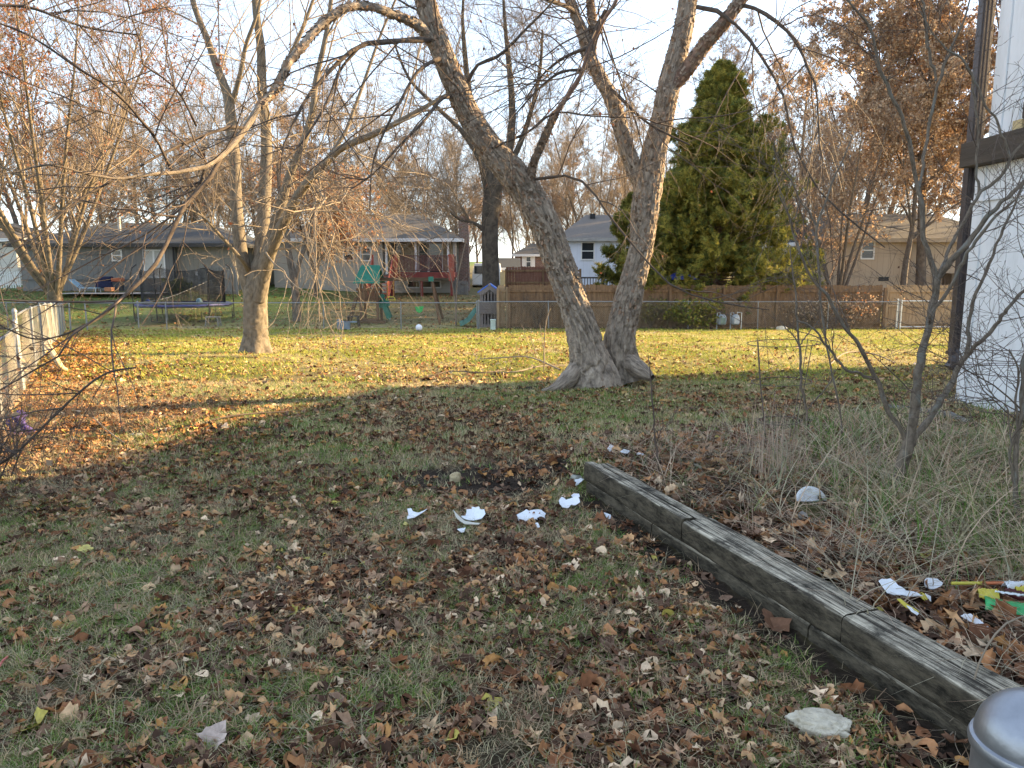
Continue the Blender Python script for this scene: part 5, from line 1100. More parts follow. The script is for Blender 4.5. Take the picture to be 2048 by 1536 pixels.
# lower wall: panels with vertical battens/grooves as real relief on the left face
b = MB(); b.box(5.24, 9.4, -3, 8.79, -.2, 2.72)
y0 = 8.81
edges = [8.81, 8.62, 8.15, 7.70, 7.62, 7.10, 6.5, 5.9, 5.3, 4.7, 4.1, 3.5, 2.9, 2.3, 1.7]
for a_, c_ in zip(edges[:-1], edges[1:]): b.box(5.215 if (a_ - c_) < .3 else 5.226, 5.239, c_ + .008, a_ - .004, .0 - .02, 2.35)
for a_, c_ in zip(edges[:-1], edges[1:]): b.box(5.215 if (a_ - c_) < .3 else 5.226, 5.239, c_ + .008, a_ - .004, 2.37, 2.73)
b.box(5.20, 5.238, -3, 8.83, 2.348, 2.372)
b.build('wall', WS, oh)
b = MB(); b.box(5.35, 9.4, -3, 8.79, 2.73, 6.4)
for a_, c_ in ((8.81, 8.60), (8.60, 8.33), (8.25, 7.7), (7.62, 7.1), (7.1, 6.5), (6.5, 5.9), (5.9, 4.5), (4.5, 2.5)): b.box(5.332 if (a_ - c_) > .25 else 5.318, 5.349, c_ + .006, a_ - .004, 3.0, 6.38)
b.build('wall', WS, oh, label='upper white wall set back above the brown board')
DB = mat('brown_ledger_board', (.075, .058, .043), .75, var=.3, scale=4, stretch=(1, .3, 6), bump=.3, bscale=20)
MB().box(5.07, 5.345, 2.2, 8.90, 2.735, 3.0).build('ledger_board', DB, oh, bevel=.006)
MB().box(5.20, 5.31, 4.0, 8.08, 3.13, 3.29).build('rail_board', DB, oh, bevel=.005)
MB().box(5.22, 5.30, 8.10, 8.25, 3.002, 3.13).box(5.22, 5.30, 7.80, 7.95, 3.002, 3.125).build('new_wood_blocks', mat('new_pine', (.55, .42, .22), .7, var=.12), oh)
MB().box(5.22, 5.315, 5.5, 7.95, 4.05, 4.45).build('upper_board', DB, oh, bevel=.005)
DS = mat('brown_downspout', (.055, .042, .04), .35, var=.35, scale=5, spec=.5)
b = MB(); b.box(5.20, 5.335, 8.93, 9.03, .62, 6.3)
for i in range(3): b.box(5.215 + i * .04, 5.235 + i * .04, 8.922, 8.929, .64, 6.3)
b.bar((5.265, 8.98, .66), (5.235, 8.93, .50), .13, .10).bar((5.235, 8.93, .5), (5.19, 8.93, .44), .12, .10)
b.build('downspout', DS, oh, bevel=.008)
MB().box(5.185, 5.35, 8.915, 9.045, 2.78, 2.83).box(5.185, 5.35, 8.915, 9.045, .60, .64).build('downspout_straps', DS, oh)
MB().box(5.10, 5.26, 8.60, 8.80, -.05, .10).build('footing_block', mat('dark_stone', (.12, .115, .10), .9, var=.3), oh, bevel=.015)
# main body + gable roof beyond (outside the frame; casts the long foreground shadow)
c0 = np.array([9.5, 14.2]); c1 = np.array([15.4, 12.6]); ux = (c1 - c0) / np.linalg.norm(c1 - c0); c2 = c0 + ux * 12.2; back = np.array([-ux[1], ux[0]]) * -1
if back[1] > 0: back = -back
Lb = 19
def p3(p, z): return (float(p[0]), float(p[1]), z)
b = MB(); q = [c0, c2, c2 + back * Lb, c0 + back * Lb]
b.slab([p3(p, -.3) for p in q], (0, 0, 4.05)); b.build('main_wall', WS, oh)
mid0 = (c0 + c2) / 2; mid1 = mid0 + back * Lb; ov = ux * .3
b = MB(); b.v += [p3(c0 - ov, 3.76), p3(c2 + ov, 3.76), p3(c2 + ov + back * Lb, 3.76), p3(c0 - ov + back * Lb, 3.76), p3(mid0, 6.5), p3(mid1, 6.5)]
b.f += [[0, 1, 4], [2, 3, 5], [0, 4, 5, 3], [1, 2, 5, 4], [3, 2, 1, 0]]; b.build('main_roof', SH_G, oh)

# ================================================================== FENCES
GALV = mat('galvanised_steel', (.25, .255, .255), .5, metal=.6, var=.15, scale=20)
GALVW = mat('zinc_wire', (.46, .41, .30), .6, metal=.1, var=.12, scale=20)
def chain_mesh(a, b, h0, h1, step=.06, r=.0016, zf=None, sag=None):
    """diamond wire mesh between ground points a and b: two families of crossing wires"""
    a = np.array(a[:2], float); b = np.array(b[:2], float); L = np.linalg.norm(b - a); d = (b - a) / L; H = h1 - h0; n = int(L / step); K = 5
    P = []
    for s0 in (1, -1):
        s = (np.arange(-int(H / step) - 1, n + int(H / step) + 1) * step)[:, None]; t = np.linspace(0, 1, K)[None]
        S = s + s0 * t * H * 1.0; ok = (S.min(1) >= 0) & (S.max(1) <= L); S = S[ok]; T = np.broadcast_to(t, S.shape)
        x = a[0] + d[0] * S; yv = a[1] + d[1] * S; zg_ = gz(x, yv); z = zg_ + h0 + H * T
        if sag is not None: z = z - sag(S) * T
        off = .012 * np.sin(T * 3 + S * 2)
        P.append(np.stack([x + off * -d[1], yv + off * d[0], z], -1))
    P = np.concatenate(P); return P, np.full(P.shape[:2], r)
def chain_fence(name, label, pts, h=1.05, sp=2.6, step=.06, rail=True, wire=GALVW, rw=.0018, posts=True, seed=0, sag=None, rr=.019):
    o = thing(name, label, 'fence', (*pts[0][:2], float(gz(*pts[0][:2]))))
    g = random.Random(seed)
    for a, b in zip(pts[:-1], pts[1:]):
        P, R = chain_mesh(a, b, .03, h, step, rw, sag=sag); V, Lq, S, U = tubes([(P, R)], 3)
        link('wire_mesh', np_mesh('wire_mesh', np_local(V, o), Lq, S, uv=U), wire, o)
        a_ = np.array(a[:2], float); b_ = np.array(b[:2], float); L = np.linalg.norm(b_ - a_); n = max(1, round(L / sp))
        if rail:
            q = [(*(a_ + (b_ - a_) * t), float(gz(*(a_ + (b_ - a_) * t))) + h) for t in np.linspace(0, 1, n * 2 + 1)]
            MB().tube(q, rr, 8).build('top_rail', GALV, o, smooth=True)
        for i in range(n + 1):
            p = a_ + (b_ - a_) * i / n; z = float(gz(*p)); big = i in (0, n); r = .03 if big else .022
            lean = g.uniform(-.03, .03)
            MB().tube([(p[0], p[1], z - .1), (p[0] + lean, p[1], z + h + (.05 if big else .0))], r, 10).lathe((p[0] + lean, p[1], z + h + (.05 if big else 0)), [(r * 1.15, -.01), (r * 1.15, .01), (r * .7, .035), (.004, .045)], 10).build('post', GALV, o, smooth=True)
    return o
def fx(y): return -3.2 - (y - 4) * .555
A0 = (fx(29.2), 29.2); A1 = (fx(10.2), 10.2)
chain_fence('chain_link_fence', 'sunlit chain-link fence running back along the left side of the lawn', [A1, A0], 1.02, 2.7, .06, seed=1, rw=.0013, rr=.016)
chain_fence('sagging_fence_panel', 'lower sagging chain-link panel at the left edge nearest the viewer', [(fx(4.6), 4.6), (fx(7.4), 7.4), (fx(10.1), 10.1)], .88, 2.8, .055, seed=2, rw=.0014, rr=.018)
yb = 31.0
chain_fence('back_chain_link_fence', 'long grey chain-link fence across the back of the lawn, left of the play tower', [(A0[0] + .3, 30.2), (X(955, 640, yb), yb)], 1.08, 2.9, .075, rw=.0017, seed=3, rr=.022)
chain_fence('chain_link_fence_by_wood', 'chain-link fence running in front of the brown wooden fence', [(X(958, 640, yb), yb), (X(1795, 640, yb), yb)], 1.12, 2.7, .075, rw=.0017, seed=4, rr=.022)
chain_fence('neighbour_chain_link_fence', 'chain-link fence of the left neighbour, crossing behind the sunlit fence', [(-30, 30.4), (A0[0] - .25, 30.0)], 1.08, 2.7, .075, rw=.0017, seed=5, rr=.022)
chain_fence('side_chain_link_fence', 'chain-link fence climbing from behind the trampoline towards the grey house', [(X(285, 600, 33), 32.5), (X(462, 575, 44), 44)], 1.05, 2.9, .08, rw=.0017, seed=6, rr=.02)
# chain-link gate
h = thing('chain_link_gate', 'chain-link gate with pale posts at the right end of the wooden fence', 'gate', (X(1795, 650, yb), yb, -1)); xa, xb = X(1801, 640, yb), X(1925, 640, yb); zg = float(gz(xa, yb))
MB().tube([(xa, yb, zg), (xa, yb, zg + 1.2)], .035).tube([(xa - .16, yb, zg), (xa - .16, yb, zg + 1.25)], .03).tube([(xb, yb, zg), (xb, yb, zg + 1.2)], .035).build('posts', mat('pale_zinc', (.6, .6, .58), .4, metal=.5), h, smooth=True)
MB().tube([(xa, yb, zg + 1.15), (xb, yb, zg + 1.15)], .025).tube([(xa, yb, zg + .1), (xb, yb, zg + .1)], .02).build('gate_frame', mat('pale_zinc', (.6, .6, .58), .4), h, smooth=True)
P, R = chain_mesh((xa, yb), (xb, yb), .1, 1.15, .08, .0017); V, Lq, S, U = tubes([(P, R)], 3); link('wire_mesh', np_mesh('wire_mesh', np_local(V, h), Lq, S, uv=U), GALVW, h)
# wooden privacy fence: back side with rails and posts towards us, each picket a board
def wood(name, c1, c2): return mat(name, c1, .85, col2=c2, scale=3.5, stretch=(3, 3, .5), bump=.3, bscale=18)
WB_ = wood('brown_fence_boards', (.095, .057, .032), (.265, .162, .088)); WL_ = wood('tan_fence_boards', (.24, .16, .09), (.42, .29, .17))
def wood_fence(name, label, x0, x1, y, h, m, rail_m, seed, pw=.14, posts=2.4, drop=0, rails=(.22, .95, 1.55), dogear=True, zoff=0):
    o = thing(name, label, 'fence', (x0, y, float(gz(x0, y)))); g = random.Random(seed); b = MB(); n = int((x1 - x0) / (pw + .006))
    for i in range(n):
        xx = x0 + i * (pw + .006); z = float(gz(xx, y)) + zoff; hh = h + g.uniform(-.025, .025) - drop * i / n; t = g.uniform(-.006, .006)
        zt_ = z + hh; e = pw * .2
        b.slab([(xx, y + t, z + .03), (xx + pw, y + t, z + .03), (xx + pw, y + t, zt_ - e), (xx + pw - e, y + t, zt_), (xx + e, y + t, zt_), (xx, y + t, zt_ - e)][::-1], (0, .02, 0))
    b.build('pickets', m, o)
    np_ = max(1, int(round((x1 - x0) / posts)))
    for i in range(np_ + 1):
        xx = x0 + (x1 - x0) * i / np_; z = float(gz(xx, y)) + zoff; MB().box(xx - .05, xx + .05, y - .15, y - .05, z - .1, z + h - .1).build('post', rail_m, o)
        if i < np_:
            xe = x0 + (x1 - x0) * (i + 1) / np_; ze_ = float(gz(xe, y)) + zoff
            for k, rz_ in enumerate(rails): MB().bar((xx, y - .03 - .002 * (i % 2), z + rz_), (xe, y - .03 - .002 * (i % 2), ze_ + rz_), .04, .09).build('rail', rail_m, o)
    return o
wood_fence('wooden_fence', 'long dark brown wooden privacy fence behind the big tree and below the cedar', X(1018, 640, 32), X(1764, 640, 32), 32., 1.80, WB_, WB_, 1)
wood_fence('tan_wooden_fence', 'lighter tan section of wooden fence near the chain-link gate', X(1766, 640, 32.05) + .05, X(1925, 640, 32.05), 32.05, 1.80, WL_, WL_, 2)  # brightness of the lit section is put into a lighter board colour
wood_fence('upper_wooden_fence', 'reddish wooden fence farther back above the brown one, left of the leaning trunk', X(1012, 560, 39), X(1160, 560, 39), 39., 1.75, wood('red_fence_boards', (.11, .05, .035), (.22, .11, .075)), WB_, 3, zoff=.45)
h = wood_fence('fence_return', 'short tan fence panel between the play tower and the brown fence', X(996, 640, 32.4), X(1014, 640, 32.4), 32.3, 1.80, WL_, WL_, 4, posts=.5)
MB().box(X(1000, 560, 45), X(1009, 560, 45), 45, 45.1, -.4, Zz(1004, 544, 45)).build('wooden_screen', mat('new_pine', (.55, .42, .22)), None, label='yellow new wooden panel standing behind the play tower', cat='screen')
# grey shed-like privacy panel by chimney & between grey house and tree
wood_fence('grey_privacy_fence', 'grey weathered board fence at the right end of the grey house', X(400, 560, 43), X(475, 560, 43), 43., 1.5, wood('grey_fence_boards', (.14, .135, .125), (.27, .26, .24)), wood('grey_fence_boards', (.14, .135, .125), (.27, .26, .24)), 6)
wood_fence('grey_gate_panel', 'small grey board panel at the foot of the brick chimney', X(905, 560, 47), X(935, 560, 47), 47., .9, wood('grey_fence_boards', (.14, .135, .125), (.27, .26, .24)), wood('grey_fence_boards', (.14, .135, .125), (.27, .26, .24)), 7, rails=(.2, .7))
# ================================================================== YARD OBJECTS (far)
BLK = mat('black_steel', (.02, .02, .022), .4, metal=.3)
BLUE = mat('blue_vinyl', (.035, .04, .16), .5, var=.2)
# trampoline
Y0 = 33.6; cx = X(368, 620, Y0 + 1.9); cy = Y0 + 2.0; zg = float(gz(cx, cy)); R0 = 2.1
t = thing('trampoline', 'round trampoline with blue edge pad and black safety net in front of the grey house', 'trampoline', (cx, cy, zg)); zm = zg + .80
b = MB(); prof = [(R0 - .32, zm), (R0, zm - .0), (R0 + .02, zm - .05), (R0 - .02, zm - .13), (R0 - .3, zm - .05)]
n = 48
for r_, z_ in prof:
    for i in range(n): a = 2 * math.pi * i / n; b.v.append((cx + r_ * math.cos(a), cy + r_ * math.sin(a), z_ + .01 * math.sin(a * 9)))
for k in range(5):
    for i in range(n): j = (i + 1) % n; k1 = (k + 1) % 5; b.f.append([k * n + i, k * n + j, k1 * n + j, k1 * n + i])
b.build('edge_pad', BLUE, t, smooth=True)
MB().cyl((cx, cy), R0 - .31, zm - .04, zm - .03, 40).build('jump_mat', mat('black_mat', (.015, .015, .018), .8), t)
b = MB(); b.tube([(cx + R0 * math.cos(a), cy + R0 * math.sin(a), zm - .09) for a in np.linspace(0, 2 * math.pi, 41)], .025, 6)
b.build('frame', BLK, t, smooth=True)
for k in range(6):
    a = 2 * math.pi * (k + .35) / 6
    p0 = (cx + R0 * math.cos(a - .16), cy + R0 * math.sin(a - .16)); p1 = (cx + R0 * math.cos(a + .16), cy + R0 * math.sin(a + .16))
    MB().tube([(*p0, zm - .09), (*p0, zg + .08), (*p1, zg + .02), (*p1, zm - .09)], .024, 6).build('leg', BLK, t)
    pc = (cx + (R0 + .05) * math.cos(a), cy + (R0 + .05) * math.sin(a))
    ci, si = math.cos(a), math.sin(a)
    MB().tube([(*pc, zg + .1), (*pc, zm + .7), (pc[0] + .04 * ci, pc[1] + .04 * si, zm + 1.3), (pc[0] - .06 * ci, pc[1] - .06 * si, zm + 1.62), (pc[0] - .25 * ci, pc[1] - .25 * si, zm + 1.78)], .026, 6).build('net_pole', BLK, t, smooth=True)
# net: fine vertical + horizontal strands
P, Rr = [], []
n = 190
for i in range(n):
    a = 2 * math.pi * i / n; s_ = .16 * abs(math.sin(3 * (a - 2 * math.pi * .35 / 6))); rr_ = R0 - .3
    P.append([(cx + rr_ * math.cos(a), cy + rr_ * math.sin(a), zm + (1.62 - s_) * q_) for q_ in (0, .33, .66, 1)]); Rr.append([.0085] * 4)
V1 = tubes([(np.array(P), np.array(Rr))], 3)
hz = MB()
for q_ in np.linspace(.03, 1, 26): hz.tube([(cx + (R0 - .3) * math.cos(a), cy + (R0 - .3) * math.sin(a), zm + (1.62 - .16 * abs(math.sin(3 * (a - 2 * math.pi * .35 / 6)))) * q_) for a in np.linspace(0, 2 * math.pi, 60)], .0085 if q_ < 1 else .016, 3)
o_ = len(hz.v); hz.v += [tuple(v) for v in V1[0]]; hz.f += [[o_ + int(i) for i in q] for q in V1[1].reshape(-1, 4)]
hz.build('net', BLK, t)
def ball(name, label, c, r, m, stripes=None):
    b = MB().lathe(c, [(max(.001, r * math.sin(a)), r - r * math.cos(a)) for a in np.linspace(.03, math.pi - .03, 14)], 20)
    return b.build(name, m, None, smooth=True, label=label, cat='ball')
ball('ball', 'turquoise ball lying on the trampoline', (X(414, 600, cy), cy - .9, zm - .02), .14, mat('turquoise', (.05, .35, .45), .4, col2=(.5, .6, .65), scale=3))
ball('ball', 'dark blue ball on the left side of the trampoline', (X(316, 600, cy), cy - 1., zm - .02), .12, mat('dark_blue', (.04, .06, .25), .4))
g0 = G(838, 662); ball('ball', 'white ball on the lawn by the back chain-link fence', g0, .13, mat('white_ball', (.75, .75, .78), .4, var=.1))
# small step bench under the trampoline
def bench(name, label, px, y, w_, hh, m, cat='bench'):
    xx = X(px, 640, y); z = float(gz(xx, y)); o = thing(name, label, cat, (xx, y, z))
    MB().box(xx - w_ / 2, xx + w_ / 2, y - .15, y + .15, z + hh - .04, z + hh).build('seat', m, o)
    for sx in (-1, 1): MB().bar((xx + sx * (w_ / 2 - .06), y - .12, z + hh - .04), (xx + sx * (w_ / 2 - .01), y - .16, z - .02), .05).bar((xx + sx * (w_ / 2 - .06), y + .12, z + hh - .04), (xx + sx * (w_ / 2 - .01), y + .16, z - .02), .05).bar((xx + sx * (w_ / 2 - .03), y - .13, z + .16), (xx + sx * (w_ / 2 - .03), y + .13, z + .16), .03).build('leg_frame', m, o)
    return o
bench('step_stool', 'small wooden step stool standing under the right edge of the trampoline', 426, 33.3, .6, .42, mat('grey_wood', (.22, .20, .17), .8, var=.2))
bench('low_table', 'small dark table on the left of the wooden swing set', 706, 33.2, .55, .45, mat('dark_wood', (.05, .04, .035), .8))
# wooden swing set with green roof
WD_ = mat('dark_play_wood', (.085, .045, .025), .8, col2=(.19, .11, .06), scale=4, stretch=(1, 1, .3)); GRN = mat('green_tarp', (.02, .15, .10), .6, var=.2); GSL = mat('green_plastic', (.03, .17, .12), .35, var=.1)
y = 34.6; xa, xb = X(716, 600, y), X(757, 600, y); zg = float(gz((xa + xb) / 2, y)); t = thing('wooden_swing_set', 'wooden climbing frame with green canopy roof, long swing beam and green slide', 'swing set', ((xa + xb) / 2, y, zg))
ya, ybk = y, y + 1.0
for xx in (xa + .12, xb - .05):
    for yy in (ya, ybk): MB().box(xx - .055, xx + .055, yy - .055, yy + .055, zg - .1, Zz(735, 566, y) if yy == ya else Zz(735, 566, y)).build('post', WD_, t)
zp = Zz(735, 595, y)
b = MB(); b.box(xa - .02, xb + .08, ya - .06, ybk + .06, zp - .10, zp).build('platform', WD_, t)
b = MB()
for i in range(8): xx = xa + .02 + i * (xb - xa) / 8; b.box(xx, xx + .1, ya - .09, ya - .062, zp - .15, zp + .35)
b.box(xa - .05, xb + .08, ya - .12, ya - .092, zp + .30, zp + .42).box(xa, xb, ya - .12, ya - .092, zg + .12, zg + .22).box(xa, xb + .3, ya - .3, ya + .2, zg, zg + .1)
b.build('side_boards', WD_, t)
zc = Zz(735, 566, y); zt_ = Zz(735, 531, y)
b = MB(); ym = (ya + ybk) / 2
b.slab([(xa - .15, ya - .25, zc - .02), (xb + .12, ya - .25, zc - .02), (xb + .02, ym, zt_), (xa + .1, ym, zt_)], (0, .0, .02)).slab([(xa - .15, ybk + .25, zc - .02), (xb + .12, ybk + .25, zc - .02), (xb + .02, ym + .003, zt_), (xa + .1, ym + .003, zt_)][::-1], (0, 0, .02)); b.build('canopy', GRN, t)
xe = X(862, 560, y); zbm = Zz(800, 559, y)
MB().bar((xb - .1, ym, zbm), (xe, ym, zbm), .09, .16).build('swing_beam', mat('beam_wood', (.10, .06, .035), .8, var=.2), t)
MB().bar((xe - .02, ym, zbm + .02), (X(881, 640, y), ym - .9, zg), .09).bar((xe - .02, ym, zbm + .02), (X(881, 640, y), ym + .9, zg), .09).bar((X(872, 605, y), ym - .5, zg + .9), (X(872, 605, y), ym + .5, zg + .9), .06).build('a_frame', WD_, t)
MB().box(xe - .16, xe + .06, ym - .1, ym + .1, zbm - .10, zbm + .12).build('bracket', GSL, t)
xs = X(778, 600, y); zs = Zz(778, 601, y)
s = MB().tube([(xs - .22, ym, zs), (xs - .14, ym, zs + .14), (xs + .14, ym, zs + .14), (xs + .22, ym, zs)], .022, 6).tube([(xs - .22, ym, zs), (xs + .22, ym, zs)], .02, 6).tube([(xs - .14, ym, zs + .14), (xs - .14, ym, zbm)], .006, 4).tube([(xs + .14, ym, zs + .14), (xs + .14, ym, zbm)], .006, 4)
s.build('trapeze_bar', mat('yellow_plastic', (.65, .52, .06), .4), t)
xs = X(836, 617, y); zs = Zz(836, 620, y)
MB().tube([(xs - .1, ym, zbm), (xs - .1, ym, zs)], .005, 4).tube([(xs + .1, ym, zbm), (xs + .1, ym, zs)], .005, 4).build('ropes', mat('pale_rope', (.35, .32, .26)), t)
MB().slab([(xs - .2, ym - .02, zs + .12), (xs + .2, ym - .02, zs + .14), (xs + .13, ym - .02, zs - .08), (xs, ym - .02, zs - .18), (xs - .14, ym - .02, zs - .08)][::-1], (0, .05, 0)).build('swing_seat', mat('bright_green_plastic', (.04, .42, .10), .4), t)
b = MB(); pth = [(X(757, 600, y), zp + .02), (X(762, 600, y), zp - .12), (X(766, 620, y), zp - .45), (X(772, 625, y), zg + .35), (X(776, 632, y), zg + .12)]
for (x0_, z0_), (x1_, z1_) in zip(pth[:-1], pth[1:]): b.bar((x0_, ym - .0, z0_), (x1_, ym - .0, z1_), .5, .03, up=(0, 0, 1)); b.bar((x0_, ym - .25, z0_ + .07), (x1_, ym - .25, z1_ + .07), .03, .2); b.bar((x0_, ym + .25, z0_ + .07), (x1_, ym + .25, z1_ + .07), .03, .2)
b.build('slide', GSL, t)
b = MB(); b.bar((xa - .1, ya - .1, zp), (X(700, 640, y), ya - .5, zg), .05); b.bar((xa - .1, ya + .4, zp), (X(700, 640, y), ya + .1, zg), .05)
for q_ in (.2, .4, .6, .8): xx = (xa - .1) * (1 - q_) + X(700, 640, y) * q_; b.bar((xx, ya - .1 - .4 * q_, zp * (1 - q_) + zg * q_), (xx, ya + .4 - .3 * q_, zp * (1 - q_) + zg * q_), .04)
b.build('ladder', WD_, t)
# grey plastic play tower with blue roof and green slide
PG = mat('grey_brown_plastic', (.17, .145, .135), .6, var=.12); y = 32.6; xa, xb = X(960, 640, y), X(999, 640, y); zg = float(gz(xa, y)); t = thing('play_tower', 'grey plastic play tower with pointed blue roof and curved green slide', 'playhouse', ((xa + xb) / 2, y, zg))
xm = (xa + xb) / 2; z1_ = Zz(980, 624, y); z2 = Zz(980, 603, y); z3 = Zz(980, 589, y); zt_ = Zz(979, 571, y); D_ = 1.1
b = MB(); cw = .14
b.box(xa, xa + cw, y, y + D_, zg, z3).box(xb - cw, xb, y, y + D_, zg, z3)
b.box(xa + cw, xb - cw, y + .01, y + .06, z1_, z2 + .0).box(xa + cw, xb - cw, y + .01, y + .06, zg, zg + .12).box(xa + cw, xb - cw, y + D_ - .06, y + D_, zg, z3)
for i in range(4): zz = z1_ + (z2 - z1_) * i / 4; b.box(xa - .03, xb + .03, y - .02, y + .009, zz + .01, zz + (z2 - z1_) / 4 - .01)
b.box(xa - .06, xb + .06, y - .04, y + .009, z1_ - .07, z1_ + .005)
b.build('walls', PG, t)
for (za, zb_, nm) in ((zg + .12, z1_ - .08, 'door_bars'), (z2 + .01, z3 + .12, 'window_bars')):
    b = MB()
    for i in range(4): xx = xa + cw + (xb - xa - 2 * cw) * (i + .5) / 4; b.box(xx - .035, xx + .035, y + .012, y + .05, za, zb_)
    b.build(nm, PG, t)
MB().slab([(xa - .05, y - .05, z3 - .02), (xa + .12, y - .05, z3 - .02), (xm, y - .05, zt_ - .17), (xb - .12, y - .05, z3 - .02), (xb + .05, y - .05, z3 - .02), (xb + .05, y - .05, z3 + .09), (xm, y - .05, zt_ + .02), (xa - .05, y - .05, z3 + .09)], (0, .08, 0)).lathe((xm, y - .01, zt_ - .05), [(.05, 0), (.07, .05), (.04, .12), (.005, .15)], 8).build('gable', PG, t)
RB = mat('blue_plastic', (.03, .14, .55), .4)
MB().slab([(xa - .1, y + .04, z3 + .06), (xm - .004, y + .04, zt_ + .03), (xm - .004, y + D_ + .1, zt_ + .03), (xa - .1, y + D_ + .1, z3 + .06)], (0, 0, .05)).slab([(xb + .1, y + .04, z3 + .06), (xm + .004, y + .04, zt_ + .03), (xm + .004, y + D_ + .1, zt_ + .03), (xb + .1, y + D_ + .1, z3 + .06)][::-1], (0, 0, .05)).build('roof', RB, t)
b = MB(); ys_ = y + .45; ctl = [(xa + .05, Zz(960, 620, y)), (X(951, 620, y), Zz(951, 622, y)), (X(944, 630, y), Zz(944, 632, y)), (X(937, 640, y), Zz(937, 642, y)), (X(928, 650, y), Zz(928, 649, y)), (X(919, 650, y), Zz(919, 652, y))]
for (x0_, z0_), (x1_, z1b) in zip(ctl[:-1], ctl[1:]): b.bar((x0_, ys_, z0_), (x1_, ys_, z1b), .45, .04); b.bar((x0_, ys_ - .23, z0_ + .07), (x1_, ys_ - .23, z1b + .07), .04, .2); b.bar((x0_, ys_ + .23, z0_ + .07), (x1_, ys_ + .23, z1b + .07), .04, .2)
b.build('slide', mat('teal_plastic', (.10, .22, .19), .45), t)
# utility marker, box, gas meters
g0 = G(986, 660); MB().box(g0[0] - .10, g0[0] + .10, g0[1], g0[1] + .18, g0[2] - .02, g0[2] + .36).box(g0[0] - .11, g0[0] + .11, g0[1] - .01, g0[1] + .19, g0[2] + .36, g0[2] + .42).build('utility_pedestal', mat('pale_green_metal', (.45, .52, .46), .5), None, bevel=.012, label='small pale green utility pedestal at the foot of the play tower', cat='utility box')
g0 = G(691, 660); t = thing('bucket_planter', 'grey-blue tub with a tray on top by the back fence, left of the swing set', 'tub', g0)
MB().cyl((g0[0], g0[1]), .18, g0[2], g0[2] + .34, 16, .22).build('tub', mat('blue_grey_plastic', (.20, .24, .28), .5), t, smooth=True)
MB().box(g0[0] - .05, g0[0] + .45, g0[1] - .1, g0[1] + .1, g0[2] + .30, g0[2] + .34).box(g0[0] - .35, g0[0] - .2, g0[1] + .1, g0[1] + .3, g0[2], g0[2] + .4).build('tray', mat('blue_grey_plastic', (.20, .24, .28)), t)
GM = mat('meter_grey', (.30, .33, .35), .5, var=.15); y = 30.8
for px, lab, sc_ in ((1444, 'gas meter left of the white-fronted one, against the brown fence', 1.05), (1471, 'gas meter with white front plate on a bent riser pipe', 1.0)):
    xx = X(px, 640, y); z = float(gz(xx, y)); t = thing('gas_meter', lab, 'meter', (xx, y, z))
    MB().lathe((xx, y, z + .18), [(.05, 0), (.15 * sc_, .04), (.17 * sc_, .15), (.17 * sc_, .30), (.13 * sc_, .40), (.05, .44)], 16).build('body', GM, t, smooth=True)
    MB().box(xx - .10, xx + .10, y - .19, y - .165, z + .25, z + .50).build('face', mat('meter_plate', (.42, .43, .43), .5) if px > 1460 else mat('dull_green_plate', (.16, .22, .19), .5), t, bevel=.01)
    MB().tube([(xx - .08, y, z + .55), (xx - .08, y, z + .68), (xx - .2, y, z + .68), (xx - .2, y, z - .05)], .022, 8).build('pipe', GM, t, smooth=True)
xx = X(1482, 640, y); z = float(gz(xx, y)); MB().tube([(X(1474, 640, y), y, z + .62), (X(1474, 640, y), y, z + .70), (xx, y - .05, z + .70), (xx, y - .05, z - .05)], .02, 8).build('riser_pipe', mat('pale_zinc', (.6, .6, .58)), None, smooth=True, label='white upright pipe beside the right gas meter', cat='pipe')
# shrub in front of the fence under the cedar
def shrub(name, label, base, r, h, pal, n, leaf, seed, m='shrub_leaves', stems=24, cat='shrub'):
    g = np.random.default_rng(seed); o = thing(name, label, cat, base); a = g.uniform(0, 6.28, stems); sp = g.uniform(.3, 1, stems) * r
    P = np.stack([np.stack([np.cos(a) * sp * t_ ** 1.2, np.sin(a) * sp * t_ ** 1.2 * .7, h * g.uniform(.6, 1.05, stems) * t_ * (1.25 - .35 * t_)], 1) for t_ in np.linspace(0, 1, 7)], 1); R = np.full((stems, 7), .008) * np.linspace(1, .4, 7)
    A = grow(P, R, 6, (.15, 1), (.3, .6), (30, 70), 6, .12, .02, .6, .003, .006, seed=seed); B_ = grow(A[0], A[1], 3, (.2, 1), (.4, .8), (30, 60), 4, .12, 0, .7, .0025, .006, seed=seed + 1)
    tube_obj('stems', [(P, R), A, B_], TW, o, 3)
    if n:
        V, L, S, C = leaves_at(B_[0], n, leaf, pal, seed=seed, droop=.1); link('leaves', np_mesh('leaves', V, L, S, col=C), mat_attr(m, .7, .35), o)
    return o
p = W(1375, 640, 31.3); shrub('shrub', 'yellow-green leafy shrub sprawling in front of the brown fence under the cedar', (p[0], 31.1, -1.0), 1.55, 1.15, [(.20, .20, .04), (.11, .14, .03), (.27, .22, .06)], 5, .11, 701)
p = W(1300, 640, 31.5); shrub('shrub', 'sparser brownish shrub between the right trunk and the leafy shrub', (p[0], 31.4, -1.0), 1.0, 1.3, [(.16, .15, .05), (.2, .14, .06)], 1.6, .10, 702)
p = W(1700, 640, 31.6); shrub('dead_vine_shrub', 'rusty dead vine tangled on the brown fence left of the tan fence panel', (p[0], 31.75, -1.0), 1.8, 1.5, BR + OR[:1], 3.2, .09, 703, m='dead_leaves')
p = W(1620, 640, 31.6); shrub('dead_vine_shrub', 'thin rusty vine on the brown fence right of the cedar', (p[0], 31.75, -1.0), 1.2, 1.3, BR, 1.6, .08, 704, m='dead_leaves')
